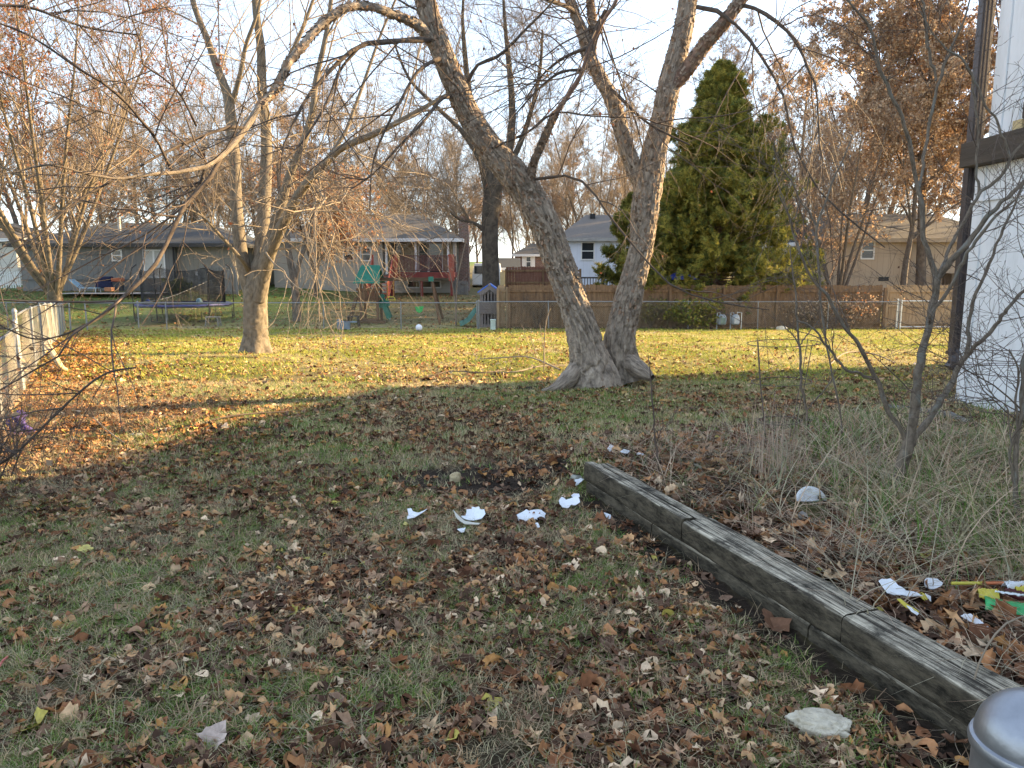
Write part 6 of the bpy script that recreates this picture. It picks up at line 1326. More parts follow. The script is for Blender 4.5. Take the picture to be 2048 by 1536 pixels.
p = W(1075, 640, 31.6); shrub('bare_vine', 'bare grey vine climbing the brown fence just left of the leaning trunk', (p[0], 31.8, -1.0), 1.1, 1.7, BR, 0, .08, 705)
p = W(366, 575, 44); shrub('shrub', 'small olive shrub at the corner of the grey house downspout', (p[0], 43.6, -.05), .7, .8, [(.13, .15, .03), (.20, .19, .05)], 5, .12, 706)
p = W(30, 850, 6.5); shrub('bare_brush', 'tangle of bare brush at the foot of the sagging chain-link panel', (fx(6.3) + .25, 6.3, -.02), .8, .75, BR, .25, .05, 707, stems=14)
shrub('bare_brush', 'second tangle of bare brush at the left edge, nearer the viewer', (fx(4.9) + .1, 4.9, -.02), .7, .8, BR, .2, .05, 708, stems=12)
# patio things by the grey house
def lounge(px, y, label, mc, rz):
    xx = X(px, 575, y); z = float(gz(xx, y)) + .02; o = thing('lounge_chair', label, 'lounge chair', (xx, y, z), rz); fr_ = mat('white_trim', (.72, .72, .70))
    MB().box(-.75, .25, -.28, .28, .28, .32).build('seat', mc, o, rel=True); MB().bar((.25, 0, .3), (.78, 0, .78), .56, .04).build('backrest', mc, o, rel=True)
    b = MB()
    for sx in (-.7, .2):
        for sy in (-.27, .27): b.tube([(sx, sy, .3), (sx + .04, sy, 0)], .02, 6)
    b.build('legs', fr_, o, rel=True); return o
lounge(172, 43.6, 'pale blue reclining lounge chair on the patio of the grey house', mat('pale_blue_web', (.30, .45, .55), .6), math.pi)
xx = X(212, 572, 43.9); o = thing('covered_grill', 'blue and black covered barbecue grill on the patio against the grey wall', 'grill', (xx, 43.9, .2))
MB().box(xx - .55, xx + .5, 43.7, 44.25, .35, .75).box(xx - .35, xx + .35, 43.75, 44.2, .75, 1.0).build('cover', mat('dark_blue_cover', (.010, .014, .05), .7, var=.4), o, bevel=.08)
b = MB()
for sx in (-.45, .4): b.box(xx + sx - .03, xx + sx + .03, 43.75, 43.81, .2, .36).box(xx + sx - .03, xx + sx + .03, 44.15, 44.2, .2, .36)
b.build('legs', BLK, o)
xx = X(237, 575, 43.4); o = thing('dark_bin', 'dark square bin with an orange lid on the patio', 'bin', (xx, 43.4, .2)); MB().box(xx - .22, xx + .22, 43.2, 43.6, .2, .72).build('body', mat('charcoal_plastic', (.03, .035, .045), .5), o, bevel=.02); MB().box(xx - .27, xx + .27, 43.15, 43.65, .73, .93).build('lid', mat('faded_orange_plastic', (.32, .09, .04), .5), o, bevel=.03)
xx = X(219, 577, 42.7); MB().box(xx - .2, xx + .2, 42.5, 42.9, .2, .42).build('terracotta_trough', mat('terracotta', (.35, .17, .09), .8), None, bevel=.03, label='terracotta trough in front of the dark bin', cat='planter')
# white van far beyond the chimney
y = 56.; xx = X(958, 580, y); z = float(gz(xx, y)) - .15; t = thing('white_van', 'white van parked far back between the chimney and the dark tree', 'van', (xx, y, z))
MB().slab([(xx - .5, y, z + .3), (xx + 1.6, y, z + .3), (xx + 1.6, y, z + 1.05), (xx + 1.5, y, z + 1.9), (xx - .35, y, z + 1.9), (xx - .5, y, z + 1.1)][::-1], (0, 4.2, 0)).build('body', WHITE, t, bevel=.08)
MB().box(xx - .32, xx + .35, y - .03, y - .003, z + 1.15, z + 1.7).build('window', GLASS, t)
for sx in (-.45, 1.35): MB().cyl((0, 0), .33, -.12, .12, 18).build('wheel', mat('tyre', (.02, .02, .02), .8), t, rel=True).matrix_local = Matrix.Translation((sx + .1, .7, .33)) @ Matrix.Rotation(math.radians(90), 4, 'Y')
# blue tarp behind the fence seen through the cedar
y = 34.5; xx = X(1362, 545, y); zt_ = Zz(1362, 543, y); o = thing('blue_umbrella', 'blue garden umbrella seen through the lower cedar branches', 'umbrella', (xx, y, -.9))
MB().lathe((xx, y, zt_ - .35), [(.85, 0), (.6, .15), (.3, .28), (.02, .36)], 8).build('canopy', mat('blue_fabric', (.05, .08, .45), .7, var=.15), o); MB().cyl((xx, y), .02, -1.0, zt_ - .01, 8).build('pole', BLK, o)
# stone at the fence
def rock(name, label, c, rx, ry, rz_, m, seed, res=20, rot=0):
    g = random.Random(seed); V = []; n = res
    for i in range(n + 1):
        th_ = math.pi * i / n
        for j in range(2 * n):
            ph = math.pi * j / n; d = np.array([math.sin(th_) * math.cos(ph), math.sin(th_) * math.sin(ph), math.cos(th_)])
            V.append(d)
    V = np.array(V); k = 1 + .35 * (vnoise(V[:, 0] * 1.7 + seed, V[:, 1] * 1.7 + V[:, 2] * 1.3, seed) - .5) + .28 * (vnoise(V[:, 0] * 4 + 5, V[:, 1] * 4 + V[:, 2] * 3, seed + 2) - .5) + .12 * (vnoise(V[:, 0] * 11, V[:, 1] * 11 + V[:, 2] * 9, seed + 3) - .5)
    V = np.sign(V) * np.abs(V) ** .75 * k[:, None] * np.array([rx, ry, rz_]); V[:, 2] = np.maximum(V[:, 2], -rz_ * .5)
    Rz = np.array([[math.cos(rot), -math.sin(rot), 0], [math.sin(rot), math.cos(rot), 0], [0, 0, 1]]); V = V @ Rz.T
    i = np.arange(n)[:, None] * 2 * n; j = np.arange(2 * n)[None]; j1 = (j + 1) % (2 * n); q = np.stack([i + j, i + 2 * n + j, i + 2 * n + j1, i + j1], -1).reshape(-1)
    return link(name, np_mesh(name, V, q, np.full(len(q) // 4, 4), smooth=True), m, None, label=label, cat='rock', loc=(c[0], c[1], c[2] + rz_ * .35))
LIME = mat('limestone', (.40, .34, .24), .9, col2=(.70, .63, .50), scale=9, bump=.9, bscale=38)
rock('rock', 'flat pale limestone half sunk in the soil at the foot of the timber edging', G(1640, 1462), .105, .062, .045, LIME, 3, 36, rot=-.25)
rock('rock', 'small yellowish stone standing on the bare soil patch', G(910, 962), .042, .035, .05, mat('yellow_stone', (.42, .33, .19), .9, col2=(.55, .45, .28), scale=9, bump=.5), 5)
rock('rock', 'flat white stone on the lawn edge near the gas meters', G(1563, 660), .22, .15, .10, LIME, 7)
rock('rock', 'pale flat stone among the dark leaves on the left of the lawn', G(275, 872), .07, .04, .02, LIME, 9)
g0 = G(1152, 968); b = MB(); b.box(-.045, .045, -.035, .035, -.02, .065); o = b.build('glass_block', mat('cloudy_glass', (.30, .30, .26), .3, var=.25, scale=12), None, bevel=.012, label='cloudy glass lump beside the far end of the timbers', cat='glass'); o.location = tuple(g0); o.rotation_euler = (.1, .25, .5)

# ================================================================== TIMBER EDGING
def tim_mat():
    m = bpy.data.materials.new('weathered_timber'); m.use_nodes = True; nt = m.node_tree; b = nt.nodes['Principled BSDF']; b.inputs['Roughness'].default_value = .9; b.inputs['Specular IOR Level'].default_value = .15
    tc = N(nt, 'ShaderNodeTexCoord'); mp = N(nt, 'ShaderNodeMapping'); mp.inputs['Scale'].default_value = (2.4, 70, 48)
    nt.links.new(tc.outputs['Object'], mp.inputs[0])
    n0 = N(nt, 'ShaderNodeTexNoise'); n0.inputs['Scale'].default_value = 1; n0.inputs['Detail'].default_value = 8; n0.inputs['Roughness'].default_value = .72; n0.inputs['Distortion'].default_value = .8; nt.links.new(mp.outputs[0], n0.inputs['Vector'])
    n1 = N(nt, 'ShaderNodeTexNoise'); n1.inputs['Scale'].default_value = 5; n1.inputs['Detail'].default_value = 8; n1.inputs['Roughness'].default_value = .75; nt.links.new(tc.outputs['Object'], n1.inputs['Vector'])
    gr = N(nt, 'ShaderNodeValToRGB'); e = gr.color_ramp.elements; e[0].position = .42; e[0].color = (.055, .044, .033, 1); e[1].position = .58; e[1].color = (.66, .58, .44, 1); nt.links.new(n0.outputs[0], gr.inputs[0])
    dk = N(nt, 'ShaderNodeValToRGB'); e = dk.color_ramp.elements; e[0].position = .46; e[0].color = (1, 1, 1, 1); e[1].position = .64; e[1].color = (0, 0, 0, 1); nt.links.new(n1.outputs[0], dk.inputs[0])
    # side faces are coloured darker than the top: split by the surface normal
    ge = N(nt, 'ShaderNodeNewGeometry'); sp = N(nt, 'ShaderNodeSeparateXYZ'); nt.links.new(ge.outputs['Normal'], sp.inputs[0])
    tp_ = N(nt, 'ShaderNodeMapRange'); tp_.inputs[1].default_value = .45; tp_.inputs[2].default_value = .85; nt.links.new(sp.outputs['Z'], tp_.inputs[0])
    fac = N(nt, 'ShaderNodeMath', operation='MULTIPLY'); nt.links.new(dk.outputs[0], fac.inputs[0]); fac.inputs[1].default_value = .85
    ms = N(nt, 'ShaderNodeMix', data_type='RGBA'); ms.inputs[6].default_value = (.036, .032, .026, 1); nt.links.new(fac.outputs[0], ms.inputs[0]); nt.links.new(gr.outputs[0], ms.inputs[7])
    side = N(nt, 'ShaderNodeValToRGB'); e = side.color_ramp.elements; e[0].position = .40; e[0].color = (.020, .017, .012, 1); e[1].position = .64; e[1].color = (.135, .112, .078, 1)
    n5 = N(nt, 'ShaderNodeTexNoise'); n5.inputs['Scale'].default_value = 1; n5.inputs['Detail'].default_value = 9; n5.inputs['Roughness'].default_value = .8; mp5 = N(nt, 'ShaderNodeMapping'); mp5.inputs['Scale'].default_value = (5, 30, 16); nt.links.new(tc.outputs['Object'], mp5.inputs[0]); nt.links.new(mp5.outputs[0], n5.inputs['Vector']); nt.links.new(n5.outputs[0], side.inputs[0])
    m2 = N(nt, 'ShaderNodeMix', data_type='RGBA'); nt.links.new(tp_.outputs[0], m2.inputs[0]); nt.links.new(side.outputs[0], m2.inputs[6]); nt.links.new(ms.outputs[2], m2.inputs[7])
    nt.links.new(m2.outputs[2], b.inputs['Base Color'])
    bp = N(nt, 'ShaderNodeBump'); bp.inputs['Strength'].default_value = .8; bp.inputs['Distance'].default_value = .006; nt.links.new(n0.outputs[0], bp.inputs['Height']); nt.links.new(bp.outputs[0], b.inputs['Normal']); return m
TM = tim_mat()
tw = thing('timber_edging', 'low two-course wall of weathered grey landscape timbers edging the planting bed', 'timber wall', (WA[0], WA[1], 0))
angw = math.atan2(WD[1], WD[0])
def timber(s0, s1, t0, t1, z0, z1, seed, nm='timber'):
    """s across the wall (0 = lawn face), t along it from the far end; finely divided, edges worn"""
    nt_, nw, nh = max(6, int((t1 - t0) / .02)), 10, 8; V = []; ring = []
    w_, h_ = s1 - s0, z1 - z0; r_ = .008
    pr = [(a, 0) for a in np.linspace(0, 1, nw)] + [(1, a) for a in np.linspace(0, 1, nh)[1:]] + [(1 - a, 1) for a in np.linspace(0, 1, nw)[1:]] + [(0, 1 - a) for a in np.linspace(0, 1, nh)[1:-1]]
    pr = np.array(pr); k = len(pr); T = np.linspace(t0, t1, nt_)
    S = s0 + pr[:, 0] * w_; Z = z0 + pr[:, 1] * h_
    SS, TT = np.meshgrid(S, T); ZZ_ = np.meshgrid(Z, T)[0]
    cx_, cz_ = (s0 + s1) / 2, (z0 + z1) / 2
    nn = (fbm(TT * 3 + seed, (SS + ZZ_) * 22, seed) - .5) * .008 + (fbm(TT * 14, (SS - ZZ_) * 60, seed + 4) - .5) * .004
    cor = np.array([1 if (a in (0, 1) and c_ in (0, 1)) else 0 for a, c_ in pr])[None] * (.003 + .007 * fbm(TT * 6, TT * 0 + seed, seed + 8))
    dx = np.sign(SS - cx_) * (np.abs(SS - cx_) > w_ * .49); dz = np.sign(ZZ_ - cz_) * (np.abs(ZZ_ - cz_) > h_ * .49)
    SS = SS + dx * nn - np.sign(SS - cx_) * cor; ZZ_ = ZZ_ + dz * nn - np.sign(ZZ_ - cz_) * cor
    # local frame: x along the wall, y across (object then rotated)
    V = np.stack([TT, SS, ZZ_], -1).reshape(-1, 3)
    i = np.arange(nt_ - 1)[:, None] * k; j = np.arange(k)[None]; j1 = (j + 1) % k; q = np.stack([i + j, i + k + j, i + k + j1, i + j1], -1).reshape(-1)
    L = list(q) + list(range(k)) + [(nt_ - 1) * k + a for a in range(k)][::-1]; Sz = [4] * (len(q) // 4) + [k, k]
    me = np_mesh(nm, V, L, Sz, smooth=True)
    o = link(nm, me, TM, tw); o.rotation_euler = (0, 0, angw)
    try: me.set_sharp_from_angle(angle=math.radians(50))
    except Exception: pass
    return o
sgn = 1 if (np.cross(np.array([WD[0], WD[1], 0]), np.array([WN[0], WN[1], 0]))[2] > 0) else -1
def tmb(s0, s1, *a, **k):
    if sgn < 0: s0, s1 = -s1, -s0
    return timber(s0, s1, *a, **k)
def tpos(px, py):
    """distance along the wall of a photo point lying on the top front edge (z .215)"""
    d = ray(px, py); s = (.215 - CAMZ) / d[2]; return wall_st(d[0] * s, d[1] * s)[1]
j1_, j2_ = tpos(1372, 1040), tpos(1672, 1232)
tmb(.0, .085, -.02, j1_ - .006, .085, .222, 1); tmb(.105, .195, -.01, j1_ + .10, .07, .205, 2)
tmb(.087, .104, .0, j1_ - .02, .06, .17, 3)
tmb(.002, .205, j1_ + .004, j2_ - .005, .08, .212, 4); tmb(-.004, .21, j2_ + .004, 6.2, .078, .210, 5)
tmb(.012, .16, -.005, .95, -.08, .081, 6); tmb(.014, .17, .96, 2.35, -.08, .076, 7); tmb(.010, .17, 2.36, 6.2, -.08, .073, 8)

# ================================================================== WIRE CAGES, LITTER, POST
RW_ = mat('rusty_wire', (.12, .09, .075), .6, var=.3, metal=.3)
def cage(name, label, c, rings, seed):
    o = thing(name, label, 'plant cage', c); rs = [(r, z) for r, z in rings]; tx = .02
    for r, z in rs: MB().tube([(r * math.cos(a), r * math.sin(a), z + .012 * math.cos(a)) for a in np.linspace(0, 2 * math.pi, 41)], .0032, 6).build('ring', RW_, o, smooth=True, rel=True)
    for k in range(4):
        a = math.pi / 2 * k + seed; MB().tube([(rs[0][0] * math.cos(a), rs[0][0] * math.sin(a), rs[0][1] + .02)] + [(r * math.cos(a), r * math.sin(a), z) for r, z in rs[1:]] + [(.10 * math.cos(a), .10 * math.sin(a), -.1)], .0032, 6).build('leg', RW_, o, rel=True)
    return o
gc = G(1555, 900); sc1 = gc[1] / F
rt = (137 / 2) * depth(gc) / F
cage('plant_cage', 'wire plant cage with a wide top hoop around the slender sapling', (gc[0], gc[1], gc[2]), [(rt, float(W(1548, 686, gc[1])[2] - gc[2])), (rt * .82, float(W(1548, 763, gc[1])[2] - gc[2])), (rt * .6, float(W(1548, 841, gc[1])[2] - gc[2]))], .5)
gc = G(2010, 905); cage('plant_cage', 'second wire plant cage with overlapping hoops in front of the white wall', (gc[0], gc[1], gc[2]), [(.38, float(W(2000, 712, gc[1])[2] - gc[2])), (.34, float(W(2000, 742, gc[1])[2] - gc[2])), (.30, float(W(2000, 815, gc[1])[2] - gc[2]))], 1.1)
PL_ = mat('white_crockery', (.80, .82, .84), .35, var=.03, spec=.5); FO = mat('white_foam', (.78, .80, .83), .7, var=.04, bump=.2, bscale=60)
def shard(name, label, px, py, pts, tilt, m=FO, curve=.15, th=.004, lift=.02, cat='plate fragment', group=None, seed=0):
    """torn flat piece: outline in photo pixels round (px,py), laid out at its true size, tilted and curved"""
    c = G(px, py); dd = depth(c) / F; cs = math.sin(math.asin((CAMZ - c[2]) / math.hypot(c[0], c[1], CAMZ - c[2])) + tilt[0])
    out = np.array([((x - px) * dd, -(yy - py) * dd / cs) for x, yy in pts]); out -= out.mean(0); r = np.abs(out).max() + 1e-6
    g = np.random.default_rng(seed + int(px)); q = []
    n = len(out)
    for i in range(n):
        a, b_ = out[i], out[(i + 1) % n]
        for t_ in (0, .5): q.append(a + (b_ - a) * t_ + g.normal(size=2) * r * .03)
    q = np.array(q); rings = [1, .66, .33]; V = []
    for k in rings: V.append(q * k)
    V = np.concatenate(V + [np.zeros((1, 2))]); m_ = len(q); d2 = (V ** 2).sum(1) / r ** 2
    z = curve * r * d2 + (vnoise(V[:, 0] / r * 2 + 3, V[:, 1] / r * 2, int(px)) - .5) * r * .12
    V3 = np.concatenate([np.stack([V[:, 0], V[:, 1], z], 1), np.stack([V[:, 0], V[:, 1], z - th], 1)]); F_ = []; o2 = len(V)
    for k in range(2):
        for i in range(m_): j = (i + 1) % m_; F_.append([k * m_ + i, k * m_ + j, (k + 1) * m_ + j, (k + 1) * m_ + i]); F_.append([o2 + k * m_ + j, o2 + k * m_ + i, o2 + (k + 1) * m_ + i, o2 + (k + 1) * m_ + j])
    for i in range(m_): j = (i + 1) % m_; F_.append([2 * m_ + i, 2 * m_ + j, 3 * m_]); F_.append([o2 + 2 * m_ + j, o2 + 2 * m_ + i, o2 + 3 * m_]); F_.append([j, i, o2 + i, o2 + j])
    me = bpy.data.meshes.new(name); me.from_pydata([tuple(v) for v in V3], [], F_); me.update()
    me.polygons.foreach_set('use_smooth', [True] * len(me.polygons))
    try: me.set_sharp_from_angle(angle=math.radians(45))
    except Exception: pass
    o = link(name, me, m, None, label=label, cat=cat); o.location = (c[0], c[1], c[2] + lift + abs(math.sin(tilt[0])) * r * .4); o.rotation_euler = tilt; return o
gS = 'broken white plate pieces on the grass'
shard('plate_fragment', 'small torn white piece, leftmost of those on the grass', 828, 1038, [(811, 1028), (818, 1026), (824, 1032), (840, 1036), (853, 1032), (838, 1040), (818, 1050), (813, 1046), (816, 1038)], (.15, -.1, 0), group=gS, lift=.03)
shard('plate_fragment', 'stepped white piece with a curved rim, second from the left on the grass', 948, 1040, [(928, 1028), (938, 1026), (940, 1023), (952, 1023), (956, 1028), (964, 1030), (967, 1038), (960, 1048), (945, 1053), (925, 1048), (918, 1044), (928, 1042)], (.35, 0, 0), group=gS, lift=.03)
shard('plate_fragment', 'thin curved rim strip in front of the stepped white piece', 930, 1052, [(897, 1036), (905, 1043), (925, 1051), (953, 1056), (952, 1059), (925, 1056), (903, 1046)], (.2, .1, 0), m=mat('aged_foam', (.55, .53, .46), .7), group=gS, lift=.03)
shard('plate_fragment', 'folded white piece with two lobes, third from the left on the grass', 1063, 1040, [(1031, 1040), (1042, 1036), (1052, 1028), (1060, 1030), (1070, 1026), (1086, 1021), (1093, 1028), (1091, 1040), (1080, 1046), (1064, 1050), (1042, 1051)], (.3, .1, 0), group=gS, lift=.035, curve=-.2)
shard('plate_fragment', 'small white chip below the two-lobed piece', 1075, 1058, [(1071, 1052), (1076, 1051), (1080, 1060), (1075, 1062)], (.3, 0, 0), group=gS)
shard('plate_fragment', 'square ragged white piece on the grass near the timber end', 1139, 1016, [(1117, 1014), (1124, 1006), (1134, 1010), (1148, 1008), (1157, 1007), (1158, 1020), (1148, 1024), (1140, 1022), (1134, 1030), (1122, 1026)], (.3, -.1, 0), group=gS, lift=.03)
shard('plate_fragment', 'small white flap just above the square ragged piece', 1151, 1001, [(1141, 1000), (1147, 996), (1157, 997), (1158, 1003), (1146, 1005)], (.3, 0, 0), group=gS, lift=.03)
shard('plate_fragment', 'white curl leaning on the end of the timbers', 1156, 974, [(1145, 980), (1148, 971), (1158, 968), (1166, 970), (1156, 978), (1149, 985)], (.5, .1, 0), group=gS, lift=.03)
shard('plate_fragment', 'small white chip in the soil at the foot of the timbers', 1217, 1040, [(1209, 1034), (1222, 1036), (1224, 1044), (1214, 1046)], (.2, .1, 0), group=gS)
shard('plate_fragment', 'tiny white chip in front of the stepped piece', 924, 1067, [(913, 1066), (922, 1063), (929, 1062), (928, 1070), (922, 1071)], (.1, .1, 0), group=gS)
gB2 = 'broken white plate pieces in the bed'
shard('plate_fragment', 'pointed white piece standing behind the far timber end', 1226, 915, [(1213, 912), (1220, 903), (1232, 910), (1240, 924), (1226, 922), (1216, 918)], (.7, 0, 0), group=gB2, lift=.04)
shard('plate_fragment', 'long ragged white strip beside the pointed piece', 1262, 920, [(1244, 921), (1254, 915), (1270, 918), (1290, 925), (1292, 929), (1270, 922), (1250, 923)], (.4, 0, 0), group=gB2, lift=.04)
shard('plate_fragment', 'small white scrap among the leaves in the middle of the bed', 1443, 942, [(1437, 944), (1445, 939), (1452, 948), (1444, 950)], (.3, 0, 0), group=gB2, lift=.03)
shard('foam_slat', 'narrow pale slat lying left of the white scrap in the bed', 1405, 944, [(1392, 941), (1397, 940), (1418, 948), (1416, 952)], (.1, 0, 0), m=mat('aged_foam', (.55, .53, .46)), lift=.03, cat='foam piece')
shard('foam_slat', 'thin pale sliver behind the narrow slat', 1393, 926, [(1382, 925), (1392, 922), (1404, 925), (1390, 928)], (.1, 0, 0), lift=.03, cat='foam piece')
# half plate on edge
gp = G(1620, 1012); r = 63 / 2 * depth(gp) / F; b = MB(); n = 24
pts = [(r * math.cos(a), 0) for a in np.linspace(0, math.pi, n)]
prof = []
for k, q_ in enumerate((0, .6, .78, 1.0)):
    for a in np.linspace(0, math.pi, n): b.v.append((r * q_ * math.cos(a), r * q_ * math.sin(a) * .95, (0, 0, .008, .016)[k]))
for k in range(3):
    for i in range(n - 1): b.f.append([k * n + i, k * n + i + 1, (k + 1) * n + i + 1, (k + 1) * n + i])
o = b.build('half_plate', PL_, None, smooth=True, label='half of a round white plate standing on edge in the bed', cat='plate'); md = o.modifiers.new('s', 'SOLIDIFY'); md.thickness = .004
o.location = (gp[0], gp[1], gp[2] + .03); o.rotation_euler = (math.radians(60), 0, .05)
shard('grey_carton', 'small weathered grey carton below the half plate', 1606, 1042, [(1597, 1036), (1605, 1032), (1615, 1036), (1612, 1048), (1600, 1046)], (.5, .1, .1), m=mat('weathered_card', (.33, .31, .29), .8), th=.02, lift=.03, cat='carton')
# litter by the near timber
gL = 'litter beside the timbers'
shard('torn_plate', 'large torn white foam piece against the timber, left of the litter', 1796, 1212, [(1760, 1202), (1772, 1196), (1790, 1194), (1802, 1206), (1812, 1214), (1830, 1220), (1836, 1228), (1818, 1228), (1796, 1224), (1766, 1222)], (.45, .1, .1), lift=.06, group=gL)
shard('torn_plate', 'rounded white foam piece behind the large torn one', 1862, 1196, [(1838, 1204), (1846, 1190), (1858, 1185), (1872, 1188), (1880, 1196), (1866, 1204), (1846, 1207)], (.45, 0, 0), lift=.06, group=gL)
YEL = mat('yellow_wrapper', (.62, .52, .08), .45, var=.2, scale=12)
shard('wrapper_scrap', 'yellow and white wrapper scrap between the two white foam pieces', 1848, 1218, [(1836, 1213), (1846, 1210), (1858, 1218), (1854, 1226), (1842, 1224)], (.3, .1, 0), m=YEL, lift=.05, group=gL, cat='wrapper')
shard('wrapper_scrap', 'white wrapper corner right of the yellow scrap', 1862, 1222, [(1852, 1212), (1862, 1216), (1872, 1226), (1862, 1229), (1854, 1222)], (.3, .1, 0), lift=.05, group=gL, cat='wrapper')
shard('wrapper_scrap', 'yellow wrapper scrap resting on the back edge of the timber', 1811, 1240, [(1792, 1232), (1800, 1231), (1816, 1242), (1822, 1254), (1806, 1248)], (.3, .1, 0), m=YEL, lift=.06, group=gL, cat='wrapper')
shard('wrapper_scrap', 'white scrap attached beside the yellow one on the timber edge', 1825, 1248, [(1815, 1240), (1826, 1242), (1832, 1252), (1826, 1256)], (.3, .1, 0), lift=.055, group=gL, cat='wrapper')
shard('torn_plate', 'bluish-white foam piece right of the timber among oak leaves', 1944, 1266, [(1919, 1262), (1930, 1256), (1945, 1255), (1956, 1264), (1962, 1278), (1950, 1276), (1932, 1268)], (.3, .1, 0), lift=.05, group=gL)
shard('wrapper_scrap', 'small pale blue scrap at the back edge of the near timber', 1975, 1312, [(1966, 1308), (1980, 1307), (1990, 1315), (1976, 1318)], (.2, 0, 0), lift=.04, group=gL, cat='wrapper')
# paper tube (yellow to orange to white)
a_, b_ = G(1900, 1200), G(2035, 1204); a_ = a_ + [0, 0, .08]; b_ = b_ + [0, 0, .09]; o = thing('paper_straw', 'yellow, orange and white paper tube lying behind the green wrapper', 'tube', a_)
for k0, k1, m_ in ((0, .45, mat('yellow_paper', (.62, .55, .09), .6)), (.45, .78, mat('orange_paper', (.62, .20, .09), .6)), (.78, 1.1, FO)):
    MB().tube([a_ + (b_ - a_) * k0, a_ + (b_ - a_) * k1], .0075, 10).build('section', m_, o, smooth=True)
# crumpled chip bag, green with white line + yellow corner
def crumple(name, px0, py0, px1, py1, w_, m, parent, seed, lift, hump=.03):
    A_, B_ = G(px0, py0), G(px1, py1); A_ = A_ + [0, 0, lift]; B_ = B_ + [0, 0, lift]; d = B_ - A_; L = np.linalg.norm(d); d /= L; s_ = np.cross([0, 0, 1.], d); s_ /= np.linalg.norm(s_)
    n, k = 28, 16; u, v = np.meshgrid(np.linspace(0, 1, n), np.linspace(-1, 1, k)); wd = w_ * (1 - .25 * vnoise(u * 4, u * 0 + seed, seed))
    z = hump * (1 - v ** 2) * (.6 + .8 * fbm(u * 5, v * 2, seed)) + .02 * (fbm(u * 12, v * 6, seed + 3) - .5)
    V = A_ + u[..., None] * L * d + (v * wd / 2)[..., None] * s_ + z[..., None] * np.array([0, 0, 1]); V = V.reshape(-1, 3)
    i = np.arange(k - 1)[:, None] * n; j = np.arange(n - 1)[None]; q = np.stack([i + j, i + j + 1, i + n + j + 1, i + n + j], -1).reshape(-1)
    me = np_mesh(name, np_local(V, parent), q, np.full(len(q) // 4, 4), smooth=True); o = link(name, me, m, parent); md = o.modifiers.new('s', 'SOLIDIFY'); md.thickness = .001; return o, V
gb = G(1990, 1240); o = thing('snack_bag', 'crumpled green snack bag with a white stripe and yellow end', 'bag', gb)
crumple('bag_body', 1966, 1236, 2075, 1256, .11, mat('green_foil', (.03, .32, .09), .3, var=.3, scale=18, spec=.6), o, 5, .06)
crumple('yellow_end', 1950, 1224, 1990, 1226, .06, mat('yellow_wrapper', (.62, .52, .08)), o, 6, .075)
crumple('white_stripe', 1985, 1230, 2080, 1246, .007, FO, o, 7, .108, .003)
crumple('maroon_panel', 2005, 1222, 2085, 1238, .035, mat('maroon_foil', (.09, .02, .02), .35), o, 8, .075)
gb = G(2030, 1215); o = thing('clear_wrapper', 'crumpled clear and yellow wrapper above the green bag at the right edge', 'wrapper', gb)
crumple('film', 2005, 1214, 2070, 1212, .05, FO, o, 9, .085); crumple('yellow_edge', 2025, 1226, 2085, 1222, .03, mat('yellow_wrapper', (.62, .52, .08)), o, 10, .09)
# purple cloth by the left fence
gp = G(42, 872); b = MB(); n, k = 20, 18; u, v = np.meshgrid(np.linspace(0, 2 * math.pi, n, endpoint=False), np.linspace(0, 1, k)); rad = (.085 - .03 * v + .045 * np.sin(u * 3 + v * 6) * .6) * (.55 + .9 * fbm(u * 1.2, v * 5, 91)) * np.clip(np.minimum(v * 8, (1 - v) * 4), .1, 1) ** .5
V = np.stack([rad * np.cos(u) + .02 * np.sin(v * 7), rad * np.sin(u), v * .26], -1).reshape(-1, 3); i = np.arange(k - 1)[:, None] * n; j = np.arange(n)[None]; j1 = (j + 1) % n; q = np.stack([i + j, i + j1, i + n + j1, i + n + j], -1).reshape(-1)
link('purple_cloth', np_mesh('purple_cloth', V, q, np.full(len(q) // 4, 4), smooth=True), mat('purple_fabric', (.03, .022, .10), .8, col2=(.085, .06, .22), scale=9), None, label='crumpled purple cloth bundle by the foot of the left fence', cat='cloth', loc=gp)
# fallen sticks near the big tree, and the cut branch leaning on the fence
def stick(label, pts, m=TWL, g1=4, seed=0, name='fallen_branch', sides=6):
    P = []
    for px, py, dz, wd in pts:
        q_ = G(px, py); q_ = q_ + np.array([0, 0, dz]); P.append((q_, wd / 2 / F * depth(q_)))
    p, r = resample([a for a, _ in P], [b for _, b in P], 12); o = thing(name, label, 'branch', p[0])
    tube_obj('stick', [(np_local(p, o)[None], r[None])], m, o, sides)
    if g1:
        A = grow(p[None, 2:], r[None, 2:], g1, (0, .9), (.25, .5), (25, 55), 7, .10, 0, .6, .0016, .006, seed=seed); tube_obj('twigs', [(np_local(A[0], o), A[1])], m, o, 4)
    return o
stick('pale fallen stick lying left of the big tree base, pointing at the trunk', [(1130, 738, .06, 3), (1080, 742, .08, 3), (1030, 750, .05, 3), (985, 748, .03, 2)], seed=1)
stick('longer forked stick in front of the first one, left of the big tree', [(1120, 752, .10, 3.5), (1060, 735, .18, 3), (1010, 728, .12, 3), (960, 722, .04, 2)], seed=2, g1=7)
stick('bent grey stick lying on the leaves farther left of the big tree', [(1010, 745, .04, 3), (960, 752, .05, 3), (905, 748, .05, 2.5), (850, 758, .03, 2)], seed=3, m=TW)
stick('tall thin twig standing up between the stick pile and the leaning trunk', [(1088, 745, .02, 2), (1088, 745, .45, 2), (1092, 745, .85, 2), (1100, 745, 1.05, 1.5)], seed=4, g1=5)
stick('dark thin branch lying across the leaves at the left middle of the lawn', [(420, 847, .03, 3), (470, 840, .05, 3.5), (540, 832, .04, 3), (600, 826, .02, 2)], seed=5, m=TW)
